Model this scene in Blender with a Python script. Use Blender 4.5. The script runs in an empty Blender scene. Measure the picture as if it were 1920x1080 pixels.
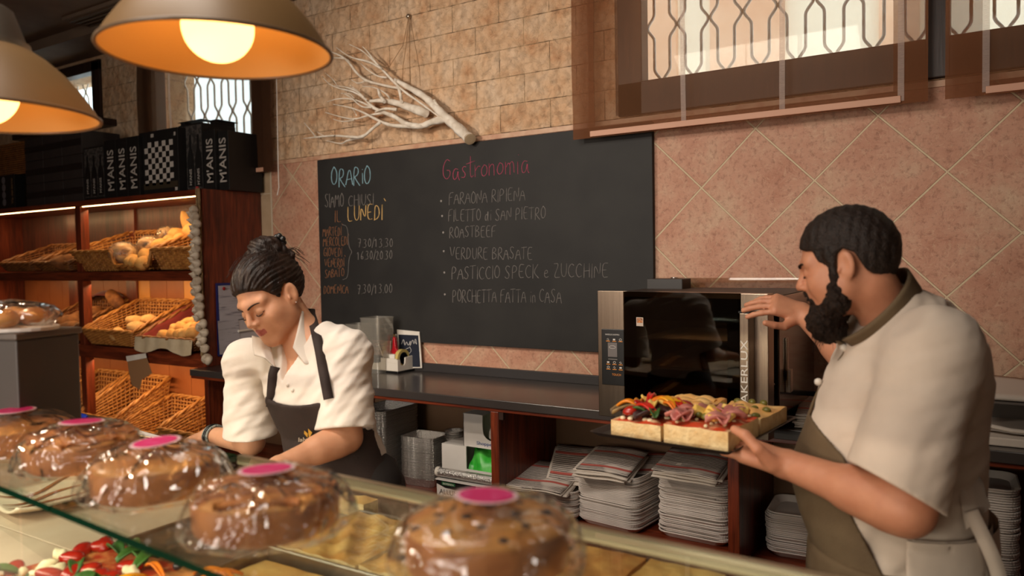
import bpy, bmesh, math, random
import numpy as np
from mathutils import Vector, Matrix, Euler
SC = bpy.context.scene
COL = SC.collection
PI = math.pi
R = math.radians
random.seed(7)

# ------------------------------------------------------------------ camera, world, lights, exposure
CAM = Vector((1.0786, -3.3041, 1.54))
FPX = 1428.07
_cx, _sx, _cy, _sy, _cz, _sz = math.cos(.0381), math.sin(.0381), math.cos(.5615), math.sin(.5615), math.cos(-.0171), math.sin(-.0171)
_RX = Matrix(((1, 0, 0), (0, _cx, -_sx), (0, _sx, _cx)))
_RY = Matrix(((_cy, 0, _sy), (0, 1, 0), (-_sy, 0, _cy)))
_RZ = Matrix(((_cz, -_sz, 0), (_sz, _cz, 0), (0, 0, 1)))
RM = _RZ @ _RX @ _RY                      # (x, -z, y) of the room -> camera right, down, forward


def _w(v):
    return Vector((v[0], v[2], -v[1]))


RIGHT, UP, FWD = _w(RM[0]), -_w(RM[1]), _w(RM[2])
cam_data = bpy.data.cameras.new('camera')
cam_data.sensor_width = 36
cam_data.lens = FPX / 1920 * 36
cam_data.clip_start = .02
cam_data.dof.use_dof = True
cam_data.dof.focus_distance = 2.8
cam_data.dof.aperture_fstop = 2.4
cam_data.dof.aperture_blades = 7
cam = bpy.data.objects.new('camera', cam_data)
COL.objects.link(cam)
M3 = Matrix((RIGHT, UP, -FWD)).transposed()
cam.matrix_world = Matrix.Translation(CAM) @ M3.to_4x4()
SC.camera = cam

SC.view_settings.view_transform = 'Standard'
SC.view_settings.look = 'None'
SC.view_settings.gamma = 1
SC.view_settings.use_curve_mapping = False
SC.view_settings.exposure = 0.0
SC.cycles.use_denoising = True
SC.cycles.max_bounces = 10
SC.cycles.transparent_max_bounces = 24
SC.cycles.caustics_reflective = False
SC.cycles.caustics_refractive = False
SC.cycles.sample_clamp_indirect = 6

world = bpy.data.worlds.new('daylight')
SC.world = world
world.use_nodes = True
bg = world.node_tree.nodes['Background']
bg.inputs[0].default_value = (.86, .93, 1, 1)
bg.inputs[1].default_value = 3.9


def lamp(kind, name, loc, power, color, target=None, **kw):
    d = bpy.data.lights.new(name, kind)
    d.energy = power
    d.color = color
    for k, v in kw.items():
        setattr(d, k, v)
    o = bpy.data.objects.new(name, d)
    COL.objects.link(o)
    o.location = loc
    if target is not None:
        o.rotation_euler = (Vector(target) - Vector(loc)).to_track_quat('-Z', 'Y').to_euler()
    return o


WARM = (1, .72, .46)
# unseen fill lamps added overhead and behind the camera; then the wall spot
lamp('AREA', 'ceiling_fill_light', (-.3, -4.5, 3.05), 22, (1, .90, .78), (-.8, -1.2, 1.1), shape='RECTANGLE', size=1.2, size_y=.5)
lamp('AREA', 'ceiling_fill_light', (-.45, -2.75, 3.1), 15, (1, .90, .78), (-.5, -.6, .6), shape='RECTANGLE', size=1.4, size_y=.3, spread=R(110))
lamp('AREA', 'ceiling_fill_light', (1.6, -3.6, 3.05), 3, (1, .88, .75), (.8, -1.4, 1.2), shape='RECTANGLE', size=.9, size_y=.5)
lamp('AREA', 'front_fill_light', (-.9, -6.2, 1.75), 32, (1, .88, .76), (-1.1, -.6, .75), shape='RECTANGLE', size=2.2, size_y=1.2, spread=R(90))  # added frontal fill for the cabinet and oven, no actual window there
lamp('SPOT', 'wall_spot_light', (-2.0, -2.9, 2.75), 125, (1, .87, .73), (-.85, 0, 2.0), spot_size=R(74), spot_blend=.8, shadow_soft_size=.05)
# unseen fill lamps added left of the woman and under the case glass
lamp('SPOT', 'left_fill_light', (-1.35, -2.5, 1.95), 22, (1, .80, .58), (-1.35, -2.5, 0), spot_size=R(165), spot_blend=.25, shadow_soft_size=.06)
lamp('AREA', 'case_fill_light', (-.2, -2.66, 1.135), 8, (1, .84, .66), (-.2, -2.45, .9), shape='RECTANGLE', size=2.3, size_y=.015)


# ------------------------------------------------------------------ pixel of the photograph -> place in the room
def ray(u, v):
    return RIGHT * ((u - 960) / FPX) - UP * ((v - 540) / FPX) + FWD


def aty(u, v, y):
    d = ray(u, v)
    return CAM + d * ((y - CAM.y) / d.y)


def atx(u, v, x):
    d = ray(u, v)
    return CAM + d * ((x - CAM.x) / d.x)


def atz(u, v, z):
    d = ray(u, v)
    return CAM + d * ((z - CAM.z) / d.z)


def atd(u, v, dep):
    return CAM + ray(u, v) * dep


# ------------------------------------------------------------------ mesh helpers
class MB:
    def __init__(s):
        s.v, s.f, s.m, s.mi = [], [], [], 0

    def add(s, vs, fs):
        o = len(s.v)
        s.v += [tuple(v) for v in vs]
        s.f += [tuple(o + i for i in f) for f in fs]
        s.m += [s.mi] * len(fs)
        return s

    def mat(s, i):
        s.mi = i
        return s

    def box(s, x0, x1, y0, y1, z0, z1, rot=None, at=None):
        vs = [Vector((x, y, z)) for z in (z0, z1) for y in (y0, y1) for x in (x0, x1)]
        if rot is not None:
            vs = [rot @ v for v in vs]
        if at is not None:
            vs = [v + Vector(at) for v in vs]
        return s.add(vs, [(0, 2, 3, 1), (4, 5, 7, 6), (0, 1, 5, 4), (2, 6, 7, 3), (0, 4, 6, 2), (1, 3, 7, 5)])

    def quad(s, a, b, c, d):
        return s.add([a, b, c, d], [(0, 1, 2, 3)])

    def tube(s, path, r, n=8, cap=True, closed=False, flat=None):
        P = [Vector(p) for p in path]
        k = len(P)
        rs = r if isinstance(r, (list, tuple)) else [r] * k
        vs, fs = [], []
        up = None
        for i, p in enumerate(P):
            if closed:
                t = P[(i + 1) % k] - P[i - 1]
            else:
                t = P[min(i + 1, k - 1)] - P[max(i - 1, 0)]
            t = t.normalized() if t.length > 1e-9 else Vector((0, 0, 1))
            if up is None:
                up = Vector((0, 0, 1)) if abs(t.z) < .9 else Vector((1, 0, 0))
            a = t.cross(up)
            a = a.normalized() if a.length > 1e-6 else t.orthogonal().normalized()
            b = a.cross(t).normalized()
            up = b
            for j in range(n):
                q = 2 * PI * j / n
                ca, sb = math.cos(q), math.sin(q)
                if flat:
                    sb *= flat
                vs.append(p + (a * ca + b * sb) * rs[i])
        m = k if closed else k - 1
        for i in range(m):
            for j in range(n):
                i2 = (i + 1) % k
                fs.append((i * n + j, i2 * n + j, i2 * n + (j + 1) % n, i * n + (j + 1) % n))
        if cap and not closed:
            fs.append(tuple(range(n - 1, -1, -1)))
            fs.append(tuple((k - 1) * n + j for j in range(n)))
        return s.add(vs, [tuple(reversed(f)) for f in fs])

    def lathe(s, prof, n=32, c=(0, 0, 0), rot=None, close=True, wob=None):
        vs, fs = [], []
        k = len(prof)
        for r, z in prof:
            for j in range(n):
                q = 2 * PI * j / n
                rr = r * (1 + (wob(q, z) if wob else 0))
                v = Vector((rr * math.cos(q), rr * math.sin(q), z))
                if rot is not None:
                    v = rot @ v
                vs.append(v + Vector(c))
        for i in range(k - 1):
            for j in range(n):
                fs.append((i * n + j, i * n + (j + 1) % n, (i + 1) * n + (j + 1) % n, (i + 1) * n + j))
        if close:
            fs.append(tuple(range(n - 1, -1, -1)))
            fs.append(tuple((k - 1) * n + j for j in range(n)))
        return s.add(vs, fs)

    def prism(s, poly, z0, z1, fn=None):
        """polygon (x, y) list, counterclockwise, extruded; fn maps (x, y, z) to the place"""
        n = len(poly)
        fn = fn or (lambda x, y, z: (x, y, z))
        vs = [fn(x, y, z0) for x, y in poly] + [fn(x, y, z1) for x, y in poly]
        fs = [tuple(range(n - 1, -1, -1)), tuple(range(n, 2 * n))]
        fs += [(i, (i + 1) % n, n + (i + 1) % n, n + i) for i in range(n)]
        return s.add(vs, fs)

    def ball(s, c, r, rot=None, nu=12, nv=8, fn=None):
        if not isinstance(r, (tuple, list, Vector)):
            r = (r, r, r)
        vs, fs = [], []
        for i in range(nv + 1):
            th = PI * i / nv
            for j in range(nu):
                ph = 2 * PI * j / nu
                v = Vector((math.sin(th) * math.cos(ph), math.sin(th) * math.sin(ph), math.cos(th)))
                k = fn(v) if fn else 1
                v = Vector((v.x * r[0], v.y * r[1], v.z * r[2])) * k
                if rot is not None:
                    v = rot @ v
                vs.append(v + Vector(c))
        for i in range(nv):
            for j in range(nu):
                fs.append((i * nu + j, (i + 1) * nu + j, (i + 1) * nu + (j + 1) % nu, i * nu + (j + 1) % nu))
        return s.add(vs, fs)

    def grid(s, fn, nu, nv, closed_u=False):
        vs = [fn(i / (nu if closed_u else nu - 1), j / (nv - 1)) for j in range(nv) for i in range(nu)]
        fs = []
        for j in range(nv - 1):
            for i in range(nu if closed_u else nu - 1):
                i2 = (i + 1) % nu
                fs.append((j * nu + i, j * nu + i2, (j + 1) * nu + i2, (j + 1) * nu + i))
        return s.add(vs, fs)

    def build(s, name, mats, parent=None, smooth=None, bevel=0, world=False, label=None, solid=0, sub=0, seg=2):
        me = bpy.data.meshes.new(name)
        me.from_pydata(s.v, [], s.f)
        for m in (mats if isinstance(mats, (list, tuple)) else [mats]):
            me.materials.append(m)
        me.polygons.foreach_set('material_index', s.m)
        if smooth is not None:
            me.polygons.foreach_set('use_smooth', [True] * len(s.f))
            if smooth < 180:
                me.set_sharp_from_angle(angle=R(smooth))
        me.update()
        o = bpy.data.objects.new(name, me)
        COL.objects.link(o)
        if parent is not None:
            o.parent = parent
            if world:
                o.matrix_parent_inverse = parent.matrix_basis.inverted()
        if solid:
            q = o.modifiers.new('solid', 'SOLIDIFY')
            q.thickness = solid
            q.offset = 0
        if sub:
            q = o.modifiers.new('sub', 'SUBSURF')
            q.levels = q.render_levels = sub
        if bevel:
            q = o.modifiers.new('bevel', 'BEVEL')
            q.width = bevel
            q.segments = seg
            q.limit_method = 'ANGLE'
            q.angle_limit = R(40)
            q.harden_normals = False
        if label:
            o['label'] = label
        return o


def thing(name, label, cat, loc=(0, 0, 0), rz=0, group=None):
    o = bpy.data.objects.new(name, None)
    COL.objects.link(o)
    o.empty_display_size = .05
    o.location = loc
    o.rotation_euler = (0, 0, rz)
    o['label'] = label
    o['category'] = cat
    if group:
        o['group'] = group
    return o


def tag(o, label, cat, group=None, kind=None):
    o['label'] = label
    o['category'] = cat
    if group:
        o['group'] = group
    if kind:
        o['kind'] = kind
    return o


def struct(o):
    o['kind'] = 'structure'
    return o


def dup(o, loc, rz=0, label=None, parent=None):
    """a copy of a thing with copies of its parts and their sub-parts"""
    kids = [c for c in KIDS.get(o.name, [])] or list(o.children)
    c = o.copy()
    COL.objects.link(c)
    if parent is not None:
        c.parent = parent
    else:
        c.location = loc
        c.rotation_euler = (0, 0, rz)
    if label:
        c['label'] = label
    for k in kids:
        dup(k, None, 0, None, c)
    return c


KIDS = {}
_rng = np.random.RandomState(3)


def lin(c):
    return tuple(((x / 255) / 12.92 if x / 255 <= .04045 else ((x / 255 + .055) / 1.055) ** 2.4) for x in c)


# ------------------------------------------------------------------ materials
MATS = {}


def pm(name, col, rough=.6, metal=0, col2=None, nscale=8, detail=4, lo=.35, hi=.65, bump=0, bscale=None, coat=0, spec=.5,
       stretch=(1, 1, 1), emit=None, sss=0, sheen=0, trans=0, alpha=1, aniso=0):
    """principled material whose colour and relief vary with noise; colours are 0-255 sRGB"""
    if name in MATS:
        return MATS[name]
    m = bpy.data.materials.new(name)
    m.use_nodes = True
    nt = m.node_tree
    L = nt.links.new
    b = nt.nodes['Principled BSDF']
    c1 = lin(col)
    b.inputs['Base Color'].default_value = (*c1, 1)
    b.inputs['Roughness'].default_value = rough
    b.inputs['Metallic'].default_value = metal
    b.inputs['Specular IOR Level'].default_value = spec
    b.inputs['Coat Weight'].default_value = coat
    b.inputs['Coat Roughness'].default_value = .1
    b.inputs['Alpha'].default_value = alpha
    b.inputs['Transmission Weight'].default_value = trans
    if sheen:
        b.inputs['Sheen Weight'].default_value = sheen
    if sss:
        b.inputs['Subsurface Weight'].default_value = sss
        b.inputs['Subsurface Radius'].default_value = (.012, .005, .003)
        b.inputs['Subsurface Scale'].default_value = 1
    if emit:
        b.inputs['Emission Color'].default_value = (*lin(emit[0]), 1)
        b.inputs['Emission Strength'].default_value = emit[1]
    tc = nt.nodes.new('ShaderNodeTexCoord')
    mp = nt.nodes.new('ShaderNodeMapping')
    mp.inputs['Scale'].default_value = stretch
    L(tc.outputs['Object'], mp.inputs['Vector'])
    n = nt.nodes.new('ShaderNodeTexNoise')
    n.inputs['Scale'].default_value = nscale
    n.inputs['Detail'].default_value = detail
    L(mp.outputs[0], n.inputs['Vector'])
    if col2 is not None:
        r = nt.nodes.new('ShaderNodeValToRGB')
        r.color_ramp.elements[0].position = lo
        r.color_ramp.elements[0].color = (*c1, 1)
        r.color_ramp.elements[1].position = hi
        r.color_ramp.elements[1].color = (*lin(col2), 1)
        L(n.outputs['Fac'], r.inputs[0])
        L(r.outputs[0], b.inputs['Base Color'])
    if bump:
        n2 = n
        if bscale:
            n2 = nt.nodes.new('ShaderNodeTexNoise')
            n2.inputs['Scale'].default_value = bscale
            n2.inputs['Detail'].default_value = 3
            L(mp.outputs[0], n2.inputs['Vector'])
        bp = nt.nodes.new('ShaderNodeBump')
        bp.inputs['Strength'].default_value = 1
        bp.inputs['Distance'].default_value = bump
        L(n2.outputs['Fac'], bp.inputs['Height'])
        L(bp.outputs[0], b.inputs['Normal'])
    MATS[name] = m
    return m


def thin_clear(name, tint=(255, 255, 255), f0=.04, rough=.03, wrinkle=0, wscale=20, haze=0, hazecol=(255, 250, 240), strength=1):
    """thin clear sheet (glass, plastic film): lets light straight through, reflects by angle"""
    m = bpy.data.materials.new(name)
    m.use_nodes = True
    nt = m.node_tree
    L = nt.links.new
    nt.nodes.clear()
    out = nt.nodes.new('ShaderNodeOutputMaterial')
    tr = nt.nodes.new('ShaderNodeBsdfTransparent')
    tr.inputs[0].default_value = (*lin(tint), 1)
    gl = nt.nodes.new('ShaderNodeBsdfGlossy')
    gl.inputs['Roughness'].default_value = rough
    mx = nt.nodes.new('ShaderNodeMixShader')
    ge = nt.nodes.new('ShaderNodeNewGeometry')
    dot = nt.nodes.new('ShaderNodeVectorMath')
    dot.operation = 'DOT_PRODUCT'
    L(ge.outputs['Incoming'], dot.inputs[0])
    L(ge.outputs['Normal'], dot.inputs[1])

    def mth(op, a, b=None):
        q = nt.nodes.new('ShaderNodeMath')
        q.operation = op
        q.use_clamp = op in ('SUBTRACT', 'MULTIPLY_ADD')
        for i, x in enumerate((a, b) if b is not None else (a,)):
            if isinstance(x, (int, float)):
                q.inputs[i].default_value = x
            else:
                L(x, q.inputs[i])
        return q
    c1 = mth('SUBTRACT', 1.0, mth('ABSOLUTE', dot.outputs['Value']).outputs[0])
    p5 = mth('POWER', c1.outputs[0], 5.0)
    mul = mth('MULTIPLY_ADD', p5.outputs[0], (1 - f0) * strength)
    mul.inputs[2].default_value = f0 * strength
    L(mul.outputs[0], mx.inputs[0])
    base = tr
    if haze:
        df = nt.nodes.new('ShaderNodeBsdfDiffuse')
        df.inputs[0].default_value = (*lin(hazecol), 1)
        m2 = nt.nodes.new('ShaderNodeMixShader')
        m2.inputs[0].default_value = haze
        L(tr.outputs[0], m2.inputs[1])
        L(df.outputs[0], m2.inputs[2])
        base = m2
    L(base.outputs[0], mx.inputs[1])
    L(gl.outputs[0], mx.inputs[2])
    if wrinkle:
        tc = nt.nodes.new('ShaderNodeTexCoord')
        n = nt.nodes.new('ShaderNodeTexNoise')
        n.inputs['Scale'].default_value = wscale
        n.inputs['Detail'].default_value = 2
        n.inputs['Distortion'].default_value = 1.2
        L(tc.outputs['Object'], n.inputs['Vector'])
        bp = nt.nodes.new('ShaderNodeBump')
        bp.inputs['Distance'].default_value = wrinkle
        L(n.outputs['Fac'], bp.inputs['Height'])
        L(bp.outputs[0], gl.inputs['Normal'])
        L(bp.outputs[0], dot.inputs[1])
    L(mx.outputs[0], out.inputs[0])
    return m


def fabric_sheer(name, col, through):
    m = bpy.data.materials.new(name)
    m.use_nodes = True
    nt = m.node_tree
    L = nt.links.new
    nt.nodes.clear()
    out = nt.nodes.new('ShaderNodeOutputMaterial')
    tr = nt.nodes.new('ShaderNodeBsdfTransparent')
    tr.inputs[0].default_value = (1, .96, .92, 1)
    df = nt.nodes.new('ShaderNodeBsdfDiffuse')
    tl = nt.nodes.new('ShaderNodeBsdfTranslucent')
    tc = nt.nodes.new('ShaderNodeTexCoord')
    w = nt.nodes.new('ShaderNodeTexNoise')
    w.inputs['Scale'].default_value = 60
    mp = nt.nodes.new('ShaderNodeMapping')
    mp.inputs['Scale'].default_value = (1, 1, 8)
    L(tc.outputs['Object'], mp.inputs[0])
    L(mp.outputs[0], w.inputs['Vector'])
    r = nt.nodes.new('ShaderNodeValToRGB')
    r.color_ramp.elements[0].color = (*lin([c * .85 for c in col]), 1)
    r.color_ramp.elements[1].color = (*lin([min(255, c * 1.12) for c in col]), 1)
    L(w.outputs['Fac'], r.inputs[0])
    for s in (df, tl):
        L(r.outputs[0], s.inputs[0])
    a = nt.nodes.new('ShaderNodeMixShader')
    a.inputs[0].default_value = .4
    L(df.outputs[0], a.inputs[1])
    L(tl.outputs[0], a.inputs[2])
    mx = nt.nodes.new('ShaderNodeMixShader')
    mx.inputs[0].default_value = 1 - through
    L(tr.outputs[0], mx.inputs[1])
    L(a.outputs[0], mx.inputs[2])
    L(mx.outputs[0], out.inputs[0])
    return m


def nodes_of(name):
    m = bpy.data.materials.new(name)
    m.use_nodes = True
    return m, m.node_tree, m.node_tree.nodes['Principled BSDF'], m.node_tree.links.new


def N(nt, kind, **kw):
    n = nt.nodes.new('ShaderNode' + kind)
    for k, v in kw.items():
        if k in n.inputs:
            n.inputs[k].default_value = v
        else:
            setattr(n, k, v)
    return n


def ramp(nt, stops):
    r = nt.nodes.new('ShaderNodeValToRGB')
    e = r.color_ramp.elements
    while len(e) < len(stops):
        e.new(.5)
    for i, (p, c) in enumerate(stops):
        e[i].position = p
        e[i].color = (*lin(c), 1)
    return r


def mixc(nt, a, b, fac, mode='MIX'):
    n = nt.nodes.new('ShaderNodeMix')
    n.data_type = 'RGBA'
    n.blend_type = mode
    for sock, val in ((n.inputs[0], fac), (n.inputs[6], a), (n.inputs[7], b)):
        if hasattr(val, 'is_output') or isinstance(val, bpy.types.NodeSocket):
            nt.links.new(val, sock)
        else:
            sock.default_value = val
    return n.outputs[2]


def tile_material():
    m, nt, b, L = nodes_of('terracotta_tiles')
    tc = N(nt, 'TexCoord')
    mp = N(nt, 'Mapping')
    mp.vector_type = 'POINT'
    # wall x, z turned by 45 degrees so that the tiles stand on their corners; a joint crossing lies at x=0, z=1.8386
    sep = N(nt, 'SeparateXYZ')
    L(tc.outputs['Object'], sep.inputs[0])
    cmb = N(nt, 'CombineXYZ')
    L(sep.outputs['X'], cmb.inputs['X'])
    zz = N(nt, 'Math', operation='SUBTRACT')
    zz.inputs[1].default_value = 1.8386
    L(sep.outputs['Z'], zz.inputs[0])
    L(zz.outputs[0], cmb.inputs['Y'])
    mp.inputs['Rotation'].default_value = (0, 0, R(45))
    mp.inputs['Location'].default_value = (.0025, .0025, 0)
    L(cmb.outputs[0], mp.inputs['Vector'])
    br = N(nt, 'TexBrick', offset=0.0, squash=1.0)
    br.inputs['Scale'].default_value = 1
    br.inputs['Mortar Size'].default_value = .0042
    br.inputs['Mortar Smooth'].default_value = .25
    br.inputs['Brick Width'].default_value = .333
    br.inputs['Row Height'].default_value = .333
    br.inputs['Color1'].default_value = (.0, .0, .0, 1)
    br.inputs['Color2'].default_value = (1, 1, 1, 1)
    L(mp.outputs[0], br.inputs['Vector'])
    n1 = N(nt, 'TexNoise', Scale=5.0, Detail=5.0, Roughness=.65)
    n2 = N(nt, 'TexNoise', Scale=45.0, Detail=6.0, Roughness=.75)
    n3 = N(nt, 'TexNoise', Scale=9.0, Detail=3.0, Distortion=2.5)
    for n in (n1, n2, n3):
        L(tc.outputs['Object'], n.inputs['Vector'])
    r1 = ramp(nt, [(.3, (178, 122, 96)), (.5, (192, 142, 116)), (.72, (198, 164, 136))])
    L(n1.outputs['Fac'], r1.inputs[0])
    r2 = ramp(nt, [(.34, (150, 112, 90)), (.5, (255, 255, 255))])
    L(n2.outputs['Fac'], r2.inputs[0])
    c = mixc(nt, r1.outputs[0], r2.outputs[0], .55, 'MULTIPLY')
    # pale scratched arcs pressed into the tile
    r3 = ramp(nt, [(.485, (0, 0, 0)), (.5, (255, 255, 255)), (.515, (0, 0, 0))])
    L(n3.outputs['Fac'], r3.inputs[0])
    f3 = N(nt, 'Math', operation='MULTIPLY')
    f3.inputs[1].default_value = .35
    L(r3.outputs[0], f3.inputs[0])
    c = mixc(nt, c, (*lin((214, 182, 150)), 1), f3.outputs[0])
    c = mixc(nt, c, (*lin((208, 184, 150)), 1), br.outputs['Fac'])
    L(c, b.inputs['Base Color'])
    b.inputs['Roughness'].default_value = .55
    h = N(nt, 'Math', operation='MULTIPLY_ADD')
    h.inputs[1].default_value = -2.2
    L(br.outputs['Fac'], h.inputs[0])
    L(n2.outputs['Fac'], h.inputs[2])
    bp = N(nt, 'Bump', Distance=.003)
    L(h.outputs[0], bp.inputs['Height'])
    L(bp.outputs[0], b.inputs['Normal'])
    return m


def brick_material():
    m, nt, b, L = nodes_of('split_stone_bricks')
    tc = N(nt, 'TexCoord')
    sep = N(nt, 'SeparateXYZ')
    L(tc.outputs['Object'], sep.inputs[0])
    cmb = N(nt, 'CombineXYZ')
    ax = N(nt, 'Math', operation='ADD')
    ax.inputs[1].default_value = 1.1983 + .293 * 40 - .1465
    az = N(nt, 'Math', operation='SUBTRACT')
    az.inputs[1].default_value = 2.605 - 1.4 * 2
    L(sep.outputs['X'], ax.inputs[0])
    L(sep.outputs['Z'], az.inputs[0])
    L(ax.outputs[0], cmb.inputs['X'])
    L(az.outputs[0], cmb.inputs['Y'])
    nz = N(nt, 'TexNoise', Scale=14.0, Detail=2.0)
    L(tc.outputs['Object'], nz.inputs['Vector'])
    br = N(nt, 'TexBrick', offset=.5, squash=1.0, offset_frequency=2)
    br.inputs['Scale'].default_value = 1
    br.inputs['Mortar Size'].default_value = .0018
    br.inputs['Mortar Smooth'].default_value = .5
    br.inputs['Bias'].default_value = 0
    br.inputs['Brick Width'].default_value = .293
    br.inputs['Row Height'].default_value = .14
    br.inputs['Color1'].default_value = (.25, .25, .25, 1)
    br.inputs['Color2'].default_value = (.75, .75, .75, 1)
    L(cmb.outputs[0], br.inputs['Vector'])
    n1 = N(nt, 'TexNoise', Scale=6.0, Detail=5.0, Roughness=.6)
    n2 = N(nt, 'TexNoise', Scale=26.0, Detail=5.0, Roughness=.62, Distortion=1.4)
    n3 = N(nt, 'TexNoise', Scale=2.2, Detail=1.0)
    for n in (n1, n2, n3):
        L(tc.outputs['Object'], n.inputs['Vector'])
    r1 = ramp(nt, [(.3, (196, 144, 104)), (.48, (216, 178, 142)), (.68, (222, 192, 162))])
    L(n1.outputs['Fac'], r1.inputs[0])
    c = mixc(nt, r1.outputs[0], br.outputs['Color'], .22, 'SOFT_LIGHT')
    # dark open joint only here and there
    dk = ramp(nt, [(.46, (205, 170, 130)), (.62, (60, 40, 26))])
    L(nz.outputs['Fac'], dk.inputs[0])
    c = mixc(nt, c, dk.outputs[0], br.outputs['Fac'])
    L(c, b.inputs['Base Color'])
    b.inputs['Roughness'].default_value = .85
    b.inputs['Specular IOR Level'].default_value = .2
    vo = N(nt, 'TexVoronoi', Scale=22.0)
    wp = mixc(nt, tc.outputs['Object'], n2.outputs['Color'], .06)
    L(wp, vo.inputs['Vector'])
    h0 = N(nt, 'Math', operation='MULTIPLY_ADD')
    h0.inputs[1].default_value = -.8
    L(br.outputs['Fac'], h0.inputs[0])
    L(n2.outputs['Fac'], h0.inputs[2])
    h = N(nt, 'Math', operation='MULTIPLY_ADD')
    h.inputs[1].default_value = .5
    L(vo.outputs['Distance'], h.inputs[0])
    L(h0.outputs[0], h.inputs[2])
    bp = N(nt, 'Bump', Distance=.018)
    L(h.outputs[0], bp.inputs['Height'])
    L(bp.outputs[0], b.inputs['Normal'])
    return m


def wood_material(name, dark, mid, light, axis='Z', rough=.38, scale=1.0, coat=.25):
    m, nt, b, L = nodes_of(name)
    tc = N(nt, 'TexCoord')
    mp = N(nt, 'Mapping')
    st = {'X': (.12, 1.6, 1.6), 'Y': (1.6, .12, 1.6), 'Z': (1.6, 1.6, .12)}[axis]
    mp.inputs['Scale'].default_value = [x * scale for x in st]
    L(tc.outputs['Object'], mp.inputs[0])
    n = N(nt, 'TexNoise', Scale=14.0, Detail=5.0, Roughness=.6, Distortion=.6)
    n2 = N(nt, 'TexNoise', Scale=70.0, Detail=3.0)
    L(mp.outputs[0], n.inputs['Vector'])
    L(mp.outputs[0], n2.inputs['Vector'])
    r = ramp(nt, [(.3, dark), (.5, mid), (.72, light)])
    L(n.outputs['Fac'], r.inputs[0])
    r2 = ramp(nt, [(.35, (150, 150, 150)), (.6, (255, 255, 255))])
    L(n2.outputs['Fac'], r2.inputs[0])
    c = mixc(nt, r.outputs[0], r2.outputs[0], .6, 'MULTIPLY')
    L(c, b.inputs['Base Color'])
    b.inputs['Roughness'].default_value = rough
    b.inputs['Coat Weight'].default_value = coat
    b.inputs['Coat Roughness'].default_value = .25
    bp = N(nt, 'Bump', Distance=.0006)
    L(n2.outputs['Fac'], bp.inputs['Height'])
    L(bp.outputs[0], b.inputs['Normal'])
    return m


M_TILE = tile_material()
M_BRICK = brick_material()
M_WOOD = wood_material('red_stained_wood', (70, 26, 12), (112, 44, 22), (140, 62, 32))
M_WOODX = wood_material('red_stained_wood_lengthwise', (70, 26, 12), (112, 44, 22), (140, 62, 32), 'X')
M_DARKWOOD = wood_material('dark_window_wood', (34, 20, 14), (48, 28, 20), (60, 36, 24), rough=.5, coat=.1)
M_PLASTER = pm('brown_plaster', (112, 92, 76), .9, col2=(122, 101, 84), nscale=5, bump=.001, bscale=60)
M_BEIGETILE = pm('beige_wall_tile', (176, 150, 120), .4, col2=(188, 162, 132), nscale=9)
M_TRIM = pm('terracotta_trim', (186, 136, 108), .5, col2=(206, 170, 140), nscale=14, bump=.001, bscale=60)
M_FLOOR = pm('brown_floor_tile', (92, 70, 54), .45, col2=(110, 86, 66), nscale=7)
M_BLACK = pm('black_board_paint', (33, 31, 30), .62, col2=(40, 38, 36), nscale=6, spec=.35)
M_STEEL = pm('brushed_steel', (168, 156, 144), .32, 1, col2=(186, 174, 160), nscale=40, stretch=(.05, .05, 8))
M_CHROME = pm('chrome', (220, 220, 220), .08, 1)
M_PLASTICBLACK = pm('black_plastic', (16, 16, 17), .35)
M_IRON = pm('painted_iron', (236, 228, 220), .5)
M_PAPER = pm('white_paper', (226, 220, 210), .8, col2=(214, 206, 196), nscale=12)
M_CARDWHITE = pm('white_cardboard', (224, 218, 212), .65, col2=(214, 207, 200), nscale=6)
M_CREAM = pm('white_plastic', (222, 214, 202), .4)
# ================================================================== the room
def wall_grid(name, y0, y1, xs, zs, skip, matfn, mats):
    b = MB()
    for i in range(len(xs) - 1):
        for j in range(len(zs) - 1):
            if (i, j) in skip:
                continue
            b.mat(matfn(xs[i], zs[j]))
            b.box(xs[i], xs[i + 1], y0, y1, zs[j], zs[j + 1])
    return struct(b.build(name, mats))


ZT, ZC = 2.182, 3.14                      # top of the tiles, ceiling
xs = [-6.6, -5.65, -4.72, -3.98, -2.915, -2.79, -.41, 2.15, 3.0]
zs = [0, ZT, 2.2, 2.30, 2.66, 3.05, ZC]
skip = {(i, j) for i, j in [(6, 2), (6, 3), (6, 4), (3, 3), (3, 4), (1, 4)]}
wall_grid('wall_back', 0, .32, xs, zs, skip, lambda x, z: 1 if z >= ZT - .01 else (0 if x >= -2.80 else 2), [M_TILE, M_BRICK, M_BEIGETILE])
b = MB()
b.box(-2.79, 3.0, -.006, 0, 2.158, 2.182)
struct(b.build('trim_1', M_TRIM))
b = MB()
for x0 in np.arange(-2.795, -2.79, .1):
    b.box(-2.797, -2.785, -.004, 0, 0, ZT)
for z in (.33, .66, .99, 1.32, 1.65, 1.98):
    b.box(-6.6, -2.797, -.002, 0, z, z + .005)
for k in range(1, 19):
    b.box(-2.797 - k * .2, -2.793 - k * .2, -.002, 0, 0, ZT)
struct(b.build('trim_2', pm('pale_grout', (200, 184, 160), .8)))
b = MB()
b.box(-6.6, 3, -6.4, .32, -.1, 0)
struct(b.build('floor', M_FLOOR))
b = MB()
ys = atz(101, 84, ZC).y
b.box(-6.6, 3, ys, .32, ZC, ZC + .3)
b.box(-6.6, 3, -6.4, ys, ZC + .07, ZC + .3)
struct(b.build('ceiling', M_PLASTER))
for nm, q in (('wall_left', (-6.8, -6.6, -6.4, .32)), ('wall_right', (3, 3.2, -6.4, .32)), ('wall_front', (-6.8, 3.2, -6.6, -6.4))):
    b = MB()
    b.box(*q, 0, 3.5)
    struct(b.build(nm, pm('shop_wall_paint', (150, 122, 98), .85)))

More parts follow.
